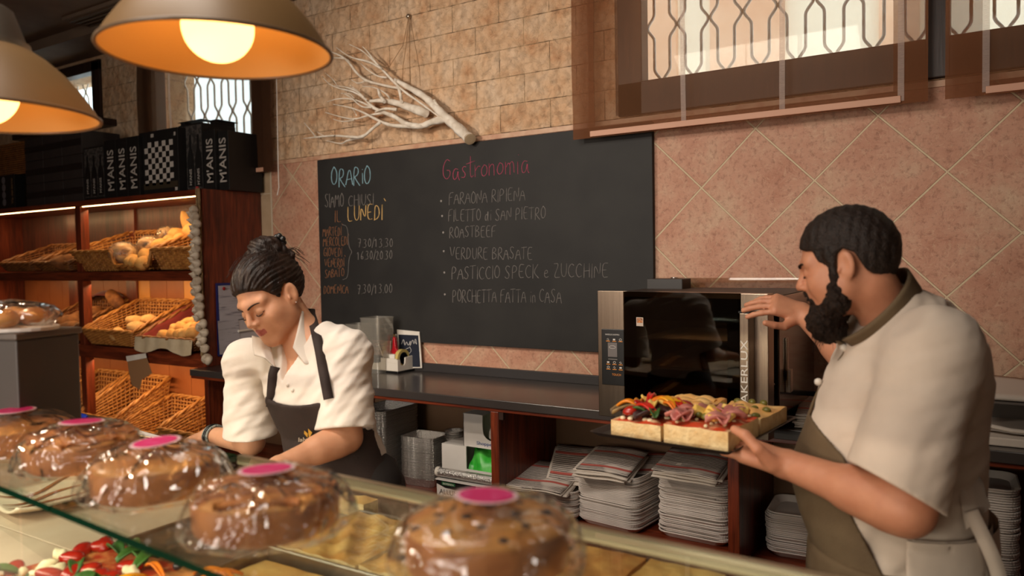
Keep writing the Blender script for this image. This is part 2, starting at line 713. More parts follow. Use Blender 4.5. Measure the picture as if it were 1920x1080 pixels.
M_PANE = thin_clear('window_glass', (238, 244, 242), .04, .02)
M_OUT1 = pm('house_wall_pink', (214, 170, 140), .9, col2=(226, 188, 160), nscale=2)
M_OUT2 = pm('house_wall_cream', (238, 226, 206), .9)


def grille(x0, x1, z0, z1, y, parent):
    b = MB()
    w, h = .155, .262
    j0 = int(x0 / (w / 2)) - 1
    j1 = int(x1 / (w / 2)) + 2
    for j in range(j0, j1):
        pts = []
        z = z0 - .05
        while z < z1 + .05:
            t = (z - (z0 + .065)) / h
            k = round(t)
            d = abs(t - k) * h
            s = max(0, 1 - d / .062)
            s = s * s * (3 - 2 * s)
            sgn = 1 if (j + k) % 2 == 0 else -1
            pts.append((j * w / 2 + sgn * s * (w / 4 - .005), y, z))
            z += .0125
        b.tube(pts, .0075, 6)
    return b.build('grille', M_IRON, parent, smooth=60)


def window(n, x0, x1, z0, z1, lintels, fr=.10, low=.13, mull=()):
    t = bpy.data.objects.new('window_%d' % n, None)
    COL.objects.link(t)
    t.location = ((x0 + x1) / 2, .1, z0)
    struct(t)
    b = MB()
    b.box(x0 - fr, x0 + .02, -.02, .06, z0 - low, z1 + .05)
    b.box(x1 - .02, x1 + fr, -.02, .06, z0 - low, z1 + .05)
    b.box(x0 - fr, x1 + fr, -.02, .06, z0 - low, z0 + .02)
    b.box(x0 - fr, x1 + fr, -.02, .06, z1 - .02, z1 + .06)
    for a, c in mull:
        b.box(a, c, -.025, .08, z0 - low, z1)
    b.build('window_frame', M_DARKWOOD, t, bevel=.004, world=True)
    b = MB()
    b.box(x0, x1, .085, .089, z0, z1)
    b.build('pane', M_PANE, t, world=True)
    g = grille(x0, x1, z0, z1, .24, t)
    g.matrix_parent_inverse = t.matrix_basis.inverted()
    return t


window(1, -.29, 2.12, 2.32, 3.03, 0, mull=[(.866, .946)])
window(2, -3.97, -2.917, 2.29, 3.03, 0, fr=.06)
window(3, -5.6, -4.74, 2.66, 3.05, 0, fr=.09, low=.05)
b = MB()
b.box(-5.75, -4.47, -.14, 0, 2.585, 2.635)
struct(b.build('trim_3', M_DARKWOOD, bevel=.004))

# the house across the lane
t = thing('house_facade', 'pale house front across the lane behind the window bars', 'building', (0, 3.2, 0))
b = MB()
b.box(-3.4, 5.5, 3.2, 3.4, 0, 7)
b.build('wall', M_OUT2, t, world=True)
b = MB()
for x0, x1, z0, z1 in ((-1.75, -1.25, 1, 7), (-.95, -.35, 1, 3.9), (-2.6, -2.1, 1, 7), (.35, .62, 1, 7), (2.1, 2.5, 1, 7), (3.4, 4.6, 1, 7)):
    b.box(x0, x1, 3.14, 3.2, z0, z1)
b.build('pilaster', M_OUT1, t, world=True)

# ------------------------------------------------------------------ blinds
M_SHEER = fabric_sheer('sheer_brown_linen', (150, 104, 74), .54)
M_HEM = fabric_sheer('double_brown_linen', (140, 92, 64), .34)
M_TAPE = fabric_sheer('pale_tape', (226, 206, 196), .45)
M_SHEER2 = fabric_sheer('sheer_dark_linen', (112, 84, 66), .42)
M_HEM2 = fabric_sheer('double_dark_linen', (88, 60, 44), .25)
M_BATTEN = pm('pale_batten', (204, 154, 128), .6)


def blind(x0, x1, z0, z1, y, label, sheer, hem, tapes, batten, hw=.115, hb=.05):
    t = thing('roman_blind', label, 'blind', ((x0 + x1) / 2, y, z0), 0, 'sheer window blinds')

    def sheet(a, c, z00, z11, yy, amp=.004, seed=0, nu=40, nv=30):
        def fn(u, v):
            x = a + (c - a) * u
            z = z00 + (z11 - z00) * v
            return (x, yy + amp * math.sin(x * 9 + z * 4 + seed) + amp * .6 * math.sin(z * 13 + x * 3), z)
        return MB().grid(fn, nu, nv)
    sheet(x0, x1, z0, z1, y).build('sheet', sheer, t, smooth=180, world=True)
    m = sheet(x0 + .0, x0 + hw, z0, z1, y - .004, nu=6)
    m.add(*(lambda q: (q.v, q.f))(sheet(x1 - hw, x1, z0, z1, y - .004, nu=6)))
    m.add(*(lambda q: (q.v, q.f))(sheet(x0 + hw, x1 - hw, z0, z0 + hb, y - .004, nv=3)))
    m.build('hem', hem, t, smooth=180, world=True, label='darker doubled hem')
    for x in tapes:
        sheet(x - .011, x + .011, z0 + .01, z1, y - .007, nu=3).build('tape', M_TAPE, t, smooth=180, world=True, label='pale vertical tape')
    if batten:
        MB().box(batten[0], batten[1], y - .014, y - .006, z0 + .004, z0 + .03).build('batten', M_BATTEN, t, world=True, bevel=.002, label='pale wooden batten')
    return t


blind(-.593, .879, 2.096, 3.1, -.08, 'wide brown sheer blind hanging over the blackboard corner', M_SHEER, M_HEM, (-.054, .361, .79), (-.5, .79))
blind(.934, 2.3, 2.094, 3.1, -.08, 'brown sheer blind at the right edge, right of the dark window post', M_SHEER, M_HEM, (1.06, 1.5), (1.06, 2.1))
blind(-4.1, -2.70, 2.11, 3.1, -.06, 'dark sheer blind behind the black wine boxes', M_SHEER2, M_HEM2, (-3.72,), (-3.3, -2.78), hw=.17, hb=.06)

# pull cord of the dark blind
bl = [o for o in COL.objects if o.name.startswith('roman_blind')][-1]
MB().tube([tuple(aty(u, v, -.075)) for u, v in ((518, 120), (520, 220), (522, 325), (523, 352), (520, 366))], .0035, 6).build('cord', M_IRON, bl, world=True, smooth=180, label='pale pull cord')

# air vent in the ceiling
t = thing('air_vent', 'small slatted air vent in the dark ceiling', 'vent', tuple(atz(215, 28, ZC + .07)), 0)
p = t.location
b = MB()
b.box(-.33, .33, -.17, .17, -.02, 0)
b.build('vent_frame', M_PLASTER, t)
for k in range(7):
    b = MB()
    b.box(-.3, .3, -.01, .01, -.03, -.02, at=(0, -.13 + k * .043, 0))
    b.build('slat', pm('vent_slat', (92, 76, 62), .7), t)

# ================================================================== blackboard with chalk writing
GL = {
 'A': [[(0, 0), (.45, 1), (.85, 0)], [(.2, .38), (.75, .4)]], 'B': [[(.1, 0), (.1, 1), (.6, .9), (.62, .65), (.12, .52), (.7, .45), (.72, .1), (.1, 0)]],
 'C': [[(.75, .85), (.45, 1), (.1, .7), (.08, .3), (.4, 0), (.78, .12)]], 'D': [[(.1, 0), (.12, 1), (.6, .85), (.78, .45), (.55, .1), (.05, 0)]],
 'E': [[(.75, .98), (.12, 1), (.1, 0), (.75, .03)], [(.1, .52), (.6, .54)]], 'F': [[(.8, 1), (.12, .97), (.1, 0)], [(.1, .52), (.6, .55)]],
 'G': [[(.75, .85), (.42, 1), (.08, .65), (.1, .2), (.45, 0), (.78, .2), (.76, .45), (.45, .45)]], 'H': [[(.1, 0), (.12, 1)], [(.8, 0), (.78, 1)], [(.1, .5), (.8, .52)]],
 'I': [[(.15, 0), (.17, 1)]], 'J': [[(.6, 1), (.6, .2), (.35, 0), (.1, .15)]], 'K': [[(.1, 0), (.12, 1)], [(.75, 1), (.12, .45), (.85, 0)]],
 'L': [[(.12, 1), (.1, 0), (.7, .04)]], 'M': [[(.05, 0), (.18, 1), (.5, .35), (.85, 1), (.98, 0)]], 'N': [[(.08, 0), (.1, 1), (.75, 0), (.8, 1)]],
 'O': [[(.45, 1), (.12, .75), (.1, .25), (.42, 0), (.8, .25), (.8, .75), (.45, 1), (.35, .97)]], 'P': [[(.12, 0), (.12, 1), (.6, .95), (.75, .72), (.55, .5), (.12, .46)]],
 'R': [[(.1, 0), (.12, 1), (.6, .94), (.68, .7), (.5, .52), (.12, .48), (.85, 0)]], 'S': [[(.72, .88), (.4, 1), (.12, .8), (.3, .55), (.68, .35), (.6, .06), (.3, 0), (.05, .15)]],
 'T': [[(0, .97), (.85, 1)], [(.42, 1), (.4, 0)]], 'U': [[(.1, 1), (.1, .25), (.4, 0), (.75, .2), (.78, 1)]], 'V': [[(.02, 1), (.35, 0), (.8, 1)]],
 'Z': [[(.1, 1), (.8, 1), (.05, 0), (.85, .03)]], 'X': [[(0, 0), (.8, 1)], [(0, 1), (.8, 0)]],
 'a': [[(.6, .5), (.3, .56), (.08, .3), (.2, 0), (.5, .1), (.6, .5), (.62, .1), (.75, 0)]], 's': [[(.55, .5), (.3, .55), (.15, .4), (.5, .2), (.4, 0), (.1, .05)]],
 't': [[(.3, 1.0), (.3, .1), (.45, 0), (.6, .1)], [(-.05, .7), (.75, .8)]], 'r': [[(.15, .55), (.17, 0)], [(.17, .35), (.4, .56), (.6, .5)]],
 'o': [[(.35, .55), (.1, .35), (.15, .08), (.4, 0), (.65, .2), (.6, .48), (.35, .55)]], 'n': [[(.1, .55), (.12, 0)], [(.12, .35), (.35, .55), (.55, .45), (.58, 0)]],
 'm': [[(.08, .55), (.1, 0)], [(.1, .35), (.3, .55), (.45, .4), (.45, 0)], [(.45, .38), (.65, .55), (.82, .4), (.85, 0)]], 'i': [[(.15, .55), (.17, 0)], [(.2, .8), (.22, .83)]],
 'd': [[(.55, .45), (.3, .55), (.1, .3), (.2, 0), (.5, .1), (.62, 1), (.62, 0)]], 'e': [[(.1, .28), (.6, .35), (.45, .56), (.15, .45), (.12, .1), (.4, 0), (.65, .1)]],
 '0': [[(.4, 1), (.12, .7), (.12, .25), (.4, 0), (.68, .3), (.66, .75), (.4, 1)]], '1': [[(.05, .7), (.35, 1), (.33, 0)]], '2': [[(.1, .8), (.4, 1), (.65, .75), (.05, 0), (.75, .02)]],
 '3': [[(.1, .92), (.45, 1), (.62, .78), (.3, .55), (.66, .35), (.5, .03), (.05, .05)]], '6': [[(.6, .98), (.2, .6), (.12, .2), (.4, 0), (.65, .2), (.45, .45), (.15, .3)]],
 '7': [[(.02, .98), (.7, 1), (.3, 0)], [(.2, .5), (.62, .52)]], '/': [[(0, -.1), (.5, 1.1)]], '.': [[(.12, .0), (.16, .03)]], '`': [[(.05, 1.3), (.3, 1.1)]], '*': [[(.1, .45), (.25, .5), (.12, .55), (.1, .45)]],
 '}': [[(.1, 1), (.45, .96), (.5, .6), (.75, .5), (.5, .42), (.45, .05), (.1, 0)]],
}
ADV = {'I': .34, 'i': .36, '.': .3, '/': .55, ' ': .55, 'M': 1.1, 'm': 1.0, 't': .6, 'r': .6, 's': .62, 'e': .75, '`': 0.0, 'o': .74, 'a': .8, 'n': .74}


def smooth_path(pts, n=3):
    for _ in range(n - 1):
        q = [pts[0]]
        for a, c in zip(pts, pts[1:]):
            q += [tuple(.75 * a[i] + .25 * c[i] for i in range(len(a))), tuple(.25 * a[i] + .75 * c[i] for i in range(len(a)))]
        q.append(pts[-1])
        pts = q
    return pts


def strokes(text, rnd, slant=.06, jit=.05):
    out, x = [], 0
    for ch in text:
        for st in GL.get(ch, []):
            dx, dy = rnd.uniform(-jit, jit) * .6, rnd.uniform(-jit, jit)
            pts = [(x + px + py * slant + dx, py + dy + rnd.uniform(-.015, .015)) for px, py in st]
            out.append(smooth_path(pts, 3) if len(pts) > 2 else pts)
        x += ADV.get(ch, .95)
    return out, x


BY = -.0255
board = thing('blackboard', 'large blackboard with Italian opening hours and dishes chalked on it', 'blackboard', (-1.29, -.012, 1.09))
MB().box(-2.352, -.222, -.025, 0, 1.088, 2.152).build('board', M_BLACK, board, world=True, bevel=.002)
CHALK = {k: pm('chalk_' + k, c, .95, spec=.1) for k, c in dict(white=(150, 143, 138), blue=(150, 190, 204), yellow=(232, 190, 122), orange=(164, 112, 78), pink=(196, 84, 112)).items()}
_r = random.Random(5)


def chalk(text, u0, v0, u1, v1, cap, col, w=.0016, jit=.05):
    """text from pixel (u0,v0) to (u1,v1) along the baseline, cap height in pixels; written on the board"""
    A, B = aty(u0, v0, BY), aty(u1, v1, BY)
    T = aty(u0, v0 - cap, BY)
    h = T.z - A.z
    st, wid = strokes(text, _r, jit=jit)
    b = MB()
    for s in st:
        pts = []
        for px, py in s:
            f = px / max(wid - .15, .1)
            pts.append((A.x + (B.x - A.x) * f, BY, A.z + (B.z - A.z) * f + py * h))
        k = len(pts)
        b.tube(pts, [w * 1.25 * _r.uniform(.75, 1.15) for _ in range(k)], 5, flat=.5)
    return b.build('chalk_writing', CHALK[col], board, world=True, smooth=180, label="%s chalk writing" % col)


chalk('ORARiO', 620, 350, 695, 345, 35, 'blue', .0032, .08)
chalk('SIAMO', 609, 389, 644, 388, 26, 'white', .0017)
chalk('CHIUSI', 653, 387, 700, 384, 21, 'white', .0017)
chalk('IL', 627, 418, 640, 417, 22, 'orange', .002)
chalk('LUNEDI`', 651, 415, 717, 411, 28, 'yellow', .0032)
chalk('MARTEDI`', 605, 443, 640, 442, 17, 'orange')
chalk('MERCOLEDI`', 606, 462, 652, 460, 17, 'orange')
chalk('GIOVEDI`', 607, 482, 641, 481, 17, 'orange')
chalk('VENERDI`', 609, 501, 645, 500, 16, 'orange')
chalk('SABATO', 609, 521, 645, 518, 16, 'orange')
chalk('DOMENICA', 607, 551, 653, 550, 16, 'orange')
chalk('}', 640, 525, 663, 525, 103, 'white', .0016, .0)
chalk('7.30/13.30', 671, 464, 737, 463, 16, 'white')
chalk('16.30/20.30', 669, 487, 736, 486, 16, 'white')
chalk('7.30/13.00', 670, 551, 736, 550, 17, 'white')
chalk('Gastronomia', 829, 340, 990, 323, 40, 'pink', .0022)
for txt, u0, v0, u1, v1, cap in (('FARAONA RIPIENA', 841, 384, 984, 376, 23), ('FILETTO di SAN PIETRO', 840, 415, 1023, 411, 22), ('ROASTBEEF', 842, 446, 930, 444, 21),
                                 ('VERDURE BRASATE', 844, 486, 998, 486, 22), ('PASTICCIO SPECK e ZUCCHINE', 846, 524, 1140, 520, 24), ('PORCHETTA FATTA in CASA', 848, 567, 1052, 568, 24)):
    chalk(txt, u0, v0, u1, v1, cap, 'white', .0017)
for u, v in ((827, 377), (829, 405), (831, 436), (832, 471), (833, 511), (834, 552)):
    p = aty(u, v, BY)
    MB().ball(p, (.006, .002, .006), nu=8, nv=6).build('chalk_dot', CHALK['white'], board, world=True)

# ================================================================== counter along the wall
ZCT = .928
M_LAM = pm('dark_grey_laminate', (58, 52, 50), .28, col2=(66, 60, 57), nscale=3, spec=.6, coat=.2)
M_LAME = pm('dark_grey_laminate_edge', (46, 42, 42), .5)
wt = thing('worktop', 'long dark grey worktop running along the wall below the blackboard', 'worktop', (0, -.28, ZCT - .04))
b = MB()
b.box(-2.885, 2.7, -.56, 0, ZCT - .038, ZCT)
b.build('slab', M_LAM, wt, world=True, bevel=.003)
b = MB()
b.box(-2.885, 2.7, -.022, -.002, ZCT, .974)
b.build('upstand', M_LAME, wt, world=True, bevel=.002)
cab = thing('base_cabinet', 'open red wooden base cabinet under the dark worktop', 'cabinet', (0, -.28, 0))
ZF = .385
def cpart(nm, *q, m=M_WOOD, bv=.003):
    return MB().box(*q).build(nm, m, cab, world=True, bevel=bv)
cpart('top_board', -2.885, 2.7, -.552, -.03, ZCT - .054, ZCT - .0385, m=M_WOODX)
cpart('shelf_board', -2.885, 2.7, -.55, -.03, ZF - .03, ZF, m=M_WOODX)
cpart('back_panel', -2.885, 2.7, -.03, -.008, 0, ZCT - .04, m=pm('brown_back_panel', (124, 92, 66), .6, col2=(136, 102, 74), nscale=4))
cpart('plinth', -2.885, 2.7, -.5, -.47, 0, ZF - .03, m=M_WOODX)
for x in (-1.95, -.757, .287, 1.33, 2.3):
    cpart('divider', x - .021, x + .021, -.55, -.031, ZF, ZCT - .054)
for x in (-1.95, -.757, .287, 1.33, 2.3):
    cpart('hinge_block', x + .022, x + .045, -.548, -.53, .84, .873, m=M_DARKWOOD, bv=.001)

# ================================================================== white branch on the bricks
M_BRANCH = pm('whitewashed_wood', (240, 230, 216), .85, col2=(214, 200, 182), nscale=22, bump=.003, bscale=60)
M_CUT = pm('cut_wood', (188, 164, 132), .85)
br_ = thing('driftwood_branch', 'white driftwood branch hanging on the brick wall above the blackboard', 'branch', tuple(aty(800, 190, -.02)))
BRS = [
 [(1165, 890, 40), (1090, 820, 38), (1020, 760, 33), (950, 690, 27), (880, 620, 24), (790, 570, 20), (700, 520, 15)],
 [(1020, 765, 28), (930, 780, 24), (860, 815, 20), (760, 800, 18), (690, 750, 16), (620, 725, 14), (540, 690, 12), (500, 640, 9), (450, 590, 7), (400, 550, 4)],
 [(885, 725, 34), (780, 690, 28), (700, 660, 22), (610, 645, 16), (530, 650, 10)],
 [(860, 815, 16), (740, 812, 14), (650, 805, 12), (570, 770, 10), (480, 720, 7), (400, 690, 5), (290, 670, 2)],
 [(590, 790, 12), (540, 830, 10), (480, 885, 12), (400, 880, 9), (300, 870, 7), (180, 882, 6), (100, 890, 2)],
 [(180, 880, 6), (140, 830, 4), (105, 790, 2)], [(480, 885, 9), (380, 900, 7), (350, 928, 5), (250, 905, 2)],
 [(990, 765, 5), (850, 660, 7), (720, 570, 8), (620, 460, 9), (560, 400, 8), (520, 340, 5), (480, 300, 3)],
 [(720, 570, 9), (600, 545, 9), (500, 520, 9), (440, 470, 9), (400, 410, 9), (350, 360, 6), (250, 325, 3)],
 [(400, 410, 6), (380, 375, 5), (260, 370, 2)], [(600, 440, 8), (520, 395, 8), (420, 375, 5), (370, 350, 3), (310, 305, 2)],
 [(560, 400, 6), (480, 325, 4), (395, 285, 2)], [(500, 640, 8), (430, 590, 6), (330, 570, 5), (260, 540, 3), (220, 490, 2)],
 [(330, 570, 4), (290, 510, 3), (240, 470, 2)], [(540, 690, 8), (440, 640, 6), (330, 630, 4), (250, 655, 2)],
 [(620, 725, 9), (520, 740, 7), (430, 770, 6), (330, 750, 4), (240, 722, 2)], [(430, 770, 5), (350, 785, 4), (290, 765, 2)],
 [(620, 655, 14), (590, 610, 13), (580, 575, 8)], [(990, 720, 14), (960, 680, 12), (940, 648, 11)], [(730, 655, 12), (722, 600, 10), (700, 530, 14), (690, 512, 12)],
 [(450, 590, 6), (380, 560, 4), (300, 550, 2)], [(640, 500, 8), (570, 490, 6), (500, 440, 4), (470, 410, 2)], [(540, 690, 8), (470, 690, 5), (400, 620, 4), (350, 600, 2)],
 [(700, 705, 12), (620, 695, 9), (560, 720, 5)], [(500, 520, 6), (450, 540, 5), (410, 515, 2)], [(440, 740, 5), (420, 700, 4), (395, 690, 2)], [(660, 640, 7), (630, 600, 5), (560, 560, 4), (480, 555, 2)],
 [(430, 640, 5), (400, 600, 3), (340, 600, 2)], [(300, 870, 5), (240, 880, 3), (190, 850, 2)],
]
rb_ = random.Random(3)
b = MB()
for k, L_ in enumerate(BRS):
    oy = rb_.uniform(.045, .10)
    pts, rs = [], []
    for i, (u, v, r) in enumerate(smooth_path(L_, 3)):
        y = -oy if k > 1 else -.075
        p = aty(540 + u * .29167, v * .29167, y + .012 * math.sin(i * .9 + k))
        dep = (p - CAM).dot(FWD)
        pts.append(tuple(p))
        rs.append(max(.0022, r * .29167 * dep / FPX * .92 * (1 + .08 * math.sin(i * 1.7 + k))))
    b.tube(pts, rs, 9)
b.build('wood', M_BRANCH, br_, world=True, smooth=60)
p = aty(540 + 1170 * .29167, 893 * .29167, -.078)
MB().lathe([(.030, 0), (.031, .004), (.02, .005)], 16, c=tuple(p), rot=Vector((.62, -.45, -.62)).to_track_quat('Z', 'Y').to_matrix()).build('cut_end', M_CUT, br_, world=True, label='sawn end of the branch')
nl = aty(540 + 775 * .29167, 105 * .29167, -.012)
MB().ball(nl, (.014, .012, .014), nu=10, nv=8).build('nail', M_STEEL, br_, world=True, smooth=180)
for q in ([(775, 110), (740, 290), (650, 430)], [(775, 110), (760, 290), (740, 420), (735, 520)], [(778, 110), (782, 300), (785, 560)], [(785, 112), (815, 280), (845, 440), (850, 550)]):
    MB().tube([tuple(aty(540 + u * .29167, v * .29167, -.02 - .04 * i / len(q))) for i, (u, v) in enumerate(q)], .0016, 5).build('string', pm('hemp_string', (150, 112, 76), .9), br_, world=True, smooth=180)
# ================================================================== lettering
def text_mesh(txt, name, mat, parent, fn, w, h, bold=0.0, label=None, depth=.0006):
    """block lettering scaled to w x h (metres), laid by fn(x right, y up, z out) -> place"""
    cu = bpy.data.curves.new('t', 'FONT')
    cu.body = txt
    cu.offset = bold
    cu.extrude = 0
    cu.resolution_u = 3
    ob = bpy.data.objects.new('t', cu)
    COL.objects.link(ob)
    dg = bpy.context.evaluated_depsgraph_get()
    me = bpy.data.meshes.new_from_object(ob.evaluated_get(dg))
    bpy.data.objects.remove(ob)
    bpy.data.curves.remove(cu)
    co = np.array([v.co[:] for v in me.vertices])
    lo, hi = co.min(0), co.max(0)
    sx, sy = w / (hi[0] - lo[0]), h / (hi[1] - lo[1])
    for v in me.vertices:
        v.co = fn((v.co.x - lo[0]) * sx, (v.co.y - lo[1]) * sy, depth)
    me.name = name
    me.materials.clear()
    me.materials.append(mat)
    o = bpy.data.objects.new(name, me)
    COL.objects.link(o)
    if parent is not None:
        o.parent = parent
        o.matrix_parent_inverse = parent.matrix_basis.inverted()
    if label:
        o['label'] = label
    return o


def onwall(x, y, z):
    """lettering plane facing the room (-y): right = +x, up = +z"""
    return lambda a, b, c: (x + a, y - c, z + b)


def onwall_up(x, y, z):
    """lettering that reads upwards on a face looking at the room"""
    return lambda a, b, c: (x - b, y - c, z + a)


# ================================================================== bread shelves
YS = -.432
XR = -2.89
sh = thing('bread_shelf', 'tall red wooden bread shelf with lit compartments of wicker baskets', 'shelf', (-4.4, -.2, 0))


def spart(nm, *q, m=M_WOOD, bv=.003, label=None):
    return MB().box(*q).build(nm, m, sh, world=True, bevel=bv, label=label)


spart('side_panel', XR - .04, XR, YS, -.003, 0, 1.99)
spart('side_panel', -5.95, -5.91, YS, -.003, 0, 1.99)
spart('top_board', -5.91, XR - .04, YS, -.003, 1.952, 1.989, m=M_WOODX)
spart('shelf_board', -5.91, XR - .04, YS, -.003, 1.44, 1.50, m=M_WOODX)
spart('shelf_board', -5.91, XR - .04, YS, -.003, .912, .996, m=M_WOODX)
spart('shelf_board', -5.91, XR - .04, YS - .05, -.003, .33, .37, m=M_WOODX)
for x in (-4.26,):
    for z0, z1 in ((1.5, 1.952), (.996, 1.44), (.37, .912)):
        spart('post', x - .032, x + .032, YS, YS + .06, z0, z1)
for x in (-4.30, -5.1):
    for z0, z1 in ((1.5, 1.952), (.996, 1.44)):
        spart('rear_post', x - .08, x + .05, -.03, -.003, z0, z1)
M_BACK = wood_material('dark_red_planks', (60, 26, 16), (84, 38, 24), (96, 46, 30), rough=.5)
spart('back_board', -5.91, XR - .04, -.012, -.004, 1.5, 1.952, m=M_BACK, bv=0)
M_OCHRE = pm('ochre_tile', (198, 132, 62), .4, col2=(212, 146, 74), nscale=6)
M_BROWNT = pm('brown_tile', (146, 82, 44), .4, col2=(158, 92, 50), nscale=6)
for i in range(15):
    x0 = -5.91 + i * .2
    spart('back_tile', x0 + .002, min(x0 + .198, XR - .041), -.012, -.006, .996, 1.44, m=M_OCHRE if i in (8, 11, 12, 4) else M_BROWNT, bv=0)
for i in range(12):
    x0 = -5.91 + i * .25
    spart('back_tile', x0 + .002, min(x0 + .248, XR - .041), -.012, -.006, .37, .912, m=M_BROWNT, bv=0)
M_LED = pm('led_strip_glow', (255, 214, 150), .5, emit=((255, 206, 140), 9))
for x0, x1, z in ((-5.85, -4.3, 1.948), (-4.22, -2.94, 1.948)):
    spart('light_strip', x0, x1, YS + .012, YS + .018, z - .001, z + .0035, m=M_LED, bv=0, label='glowing warm light strip')
for x0, x1, z, e in ((-5.85, -4.3, 1.936, 3.2), (-4.22, -2.94, 1.936, 4.5), (-5.85, -4.3, 1.42, 3), (-4.22, -2.94, 1.42, 5), (-5.85, -4.3, .895, 3.2), (-4.22, -2.94, .895, 6)):
    lamp('AREA', 'shelf_light', ((x0 + x1) / 2, YS + .07, z), e, (1, .62, .28), ((x0 + x1) / 2, YS + .25, z - .5), shape='RECTANGLE', size=x1 - x0, size_y=.02)

M_WICK = pm('golden_wicker', (190, 132, 66), .5, col2=(150, 94, 42), nscale=30, bump=.001, bscale=90)
M_WICK2 = pm('brown_wicker', (150, 96, 48), .55, col2=(112, 68, 32), nscale=30, bump=.001, bscale=90)
M_RED = pm('dark_red_cloth', (124, 34, 26), .85, col2=(104, 26, 20), nscale=10, sheen=.2)
M_LINEN = pm('cream_cloth', (200, 182, 152), .9, col2=(186, 166, 134), nscale=14, bump=.002, bscale=20)


def basket(name, label, w, d, hf, hb, mat, loc, rz=0, tilt=0, front=None, group='wicker bread baskets', rows=12, taper=.82):
    t = thing(name, label, 'basket', loc, rz, group)
    T = Matrix.Rotation(tilt, 3, 'X')
    prof = front or (lambda u: 1)

    def pt(s, q, v, off=0):
        """side s (0 front, 1 right, 2 back, 3 left), q along it, v up the wall"""
        cs = [(-.5, -.5), (.5, -.5), (.5, .5), (-.5, .5)]
        a, c = cs[s], cs[(s + 1) % 4]
        x, y = a[0] + (c[0] - a[0]) * q, a[1] + (c[1] - a[1]) * q
        H = (hf + (hb - hf) * (y + .5) ** .9)
        if s == 0:
            H *= prof(q)
        k = taper + (1 - taper) * v
        nx, ny = [(0, -1), (1, 0), (0, 1), (-1, 0)][s]
        p = Vector((x * w * k + nx * off, y * d * k + ny * off, .01 + H * v))
        p.y += d / 2
        p = T @ p
        p.y -= d / 2
        return p
    per = []
    for s, ln in ((0, w), (1, d), (2, w), (3, d)):
        n = max(4, int(ln / .034))
        per += [(s, i / n) for i in range(n)]
    b = MB()
    for k in range(rows):
        v = (k + .7) / (rows + .2)
        path = []
        for i, (s, q) in enumerate(per):
            path.append(pt(s, q, v, .0045 * (1 if (i + k) % 2 else -1)))
        b.tube(path, .0062, 5, closed=True)
    for i, (s, q) in enumerate(per):
        b.tube([pt(s, q, 0), pt(s, q, .5), pt(s, q, 1)], .0048, 5, cap=False)
    b.build('weave', mat, t, smooth=180)
    b = MB()
    for ph in (0, PI):
        path = []
        for i, (s, q) in enumerate(per):
            for e in (0, .5):
                a = (i + e) * 1.3 + ph
                n2 = per[(i + 1) % len(per)]
                q2 = q + e * ((n2[1] if n2[0] == s else 1) - q)
                path.append(pt(s, q2, 1, .0065 * math.cos(a)) + Vector((0, 0, .0065 * math.sin(a))))
        b.tube(path, .009, 6, closed=True)
    b.build('rim', mat, t, smooth=180)
    b = MB()
    n = 24
    for i in range(n):
        a, c = pt(0, i / n, 0), pt(2, 1 - i / n, 0)
        m = (a + c) / 2
        b.tube([a, m + Vector((0, 0, .002 if i % 2 else -.002)), c], w * taper / n * .55, 5, flat=.5)
    b.build('base', mat, t, smooth=180)
    t['_dims'] = 0
    del t['_dims']
    return t, pt


def dipfront(a, c, low):
    def f(u):
        e = .05
        s = min(1, max(0, (u - a) / e)) * min(1, max(0, (c - u) / e)) if u < c + 1e-6 else 0
        s = s * s * (3 - 2 * s)
        return 1 - (1 - low) * s
    return f


A1, ptA = basket('wicker_basket', 'wide golden wicker basket heaped with pale rolls, top compartment', .93, .43, .125, .27, M_WICK, (-3.86, -.235, 1.503), front=dipfront(.52, 1.4, .2), rows=11)
A2, _ = basket('wicker_basket', 'narrow golden wicker basket behind the garlic string', .44, .43, .125, .27, M_WICK, (-3.165, -.235, 1.503), rows=11)
A3, _ = basket('wicker_basket', 'empty brown wicker basket at the far left of the top compartment', .46, .40, .055, .20, M_WICK2, (-5.15, -.235, 1.503), rows=8)
A4, _ = basket('wicker_basket', 'brown wicker basket of dark loaves left of the front post', .46, .40, .055, .20, M_WICK2, (-4.62, -.235, 1.503), rows=8)
C1, ptC = basket('wicker_basket', 'golden wicker basket with a few rolls in the middle compartment', .60, .43, .095, .28, M_WICK, (-3.93, -.235, .999), rows=12)
C2, _ = basket('wicker_basket', 'wicker basket of dark bread behind the front post, middle compartment', .52, .43, .095, .28, M_WICK2, (-4.62, -.235, .999), rows=10)
D1, ptD = basket('wicker_basket', 'wicker basket lined with dark red cloth beside the garlic', .58, .43, .07, .26, M_WICK2, (-3.285, -.235, .999), rows=8)
F1, _ = basket('wicker_basket', 'tall empty wicker basket leaning below the hanging paper tag', .44, .42, .14, .36, M_WICK, (-4.05, -.27, .373), rows=12)
F2, _ = basket('wicker_basket', 'low empty wicker basket behind the white card terminal', .46, .42, .09, .24, M_WICK, (-3.585, -.27, .373), rows=10)
F3, _ = basket('wicker_basket', 'empty wicker basket partly hidden by the worktop end panel', .40, .42, .13, .30, M_WICK, (-3.14, -.27, .373), rows=11)
F4, _ = basket('wicker_basket', 'empty wicker basket just left of the lower front post', .40, .42, .14, .36, M_WICK, (-4.53, -.27, .373), rows=11)
F5, _ = basket('wicker_basket', 'empty wicker basket at the left end of the bottom compartment', .40, .42, .14, .34, M_WICK, (-4.98, -.27, .373), rows=11)

# red cloth liner
b = MB()


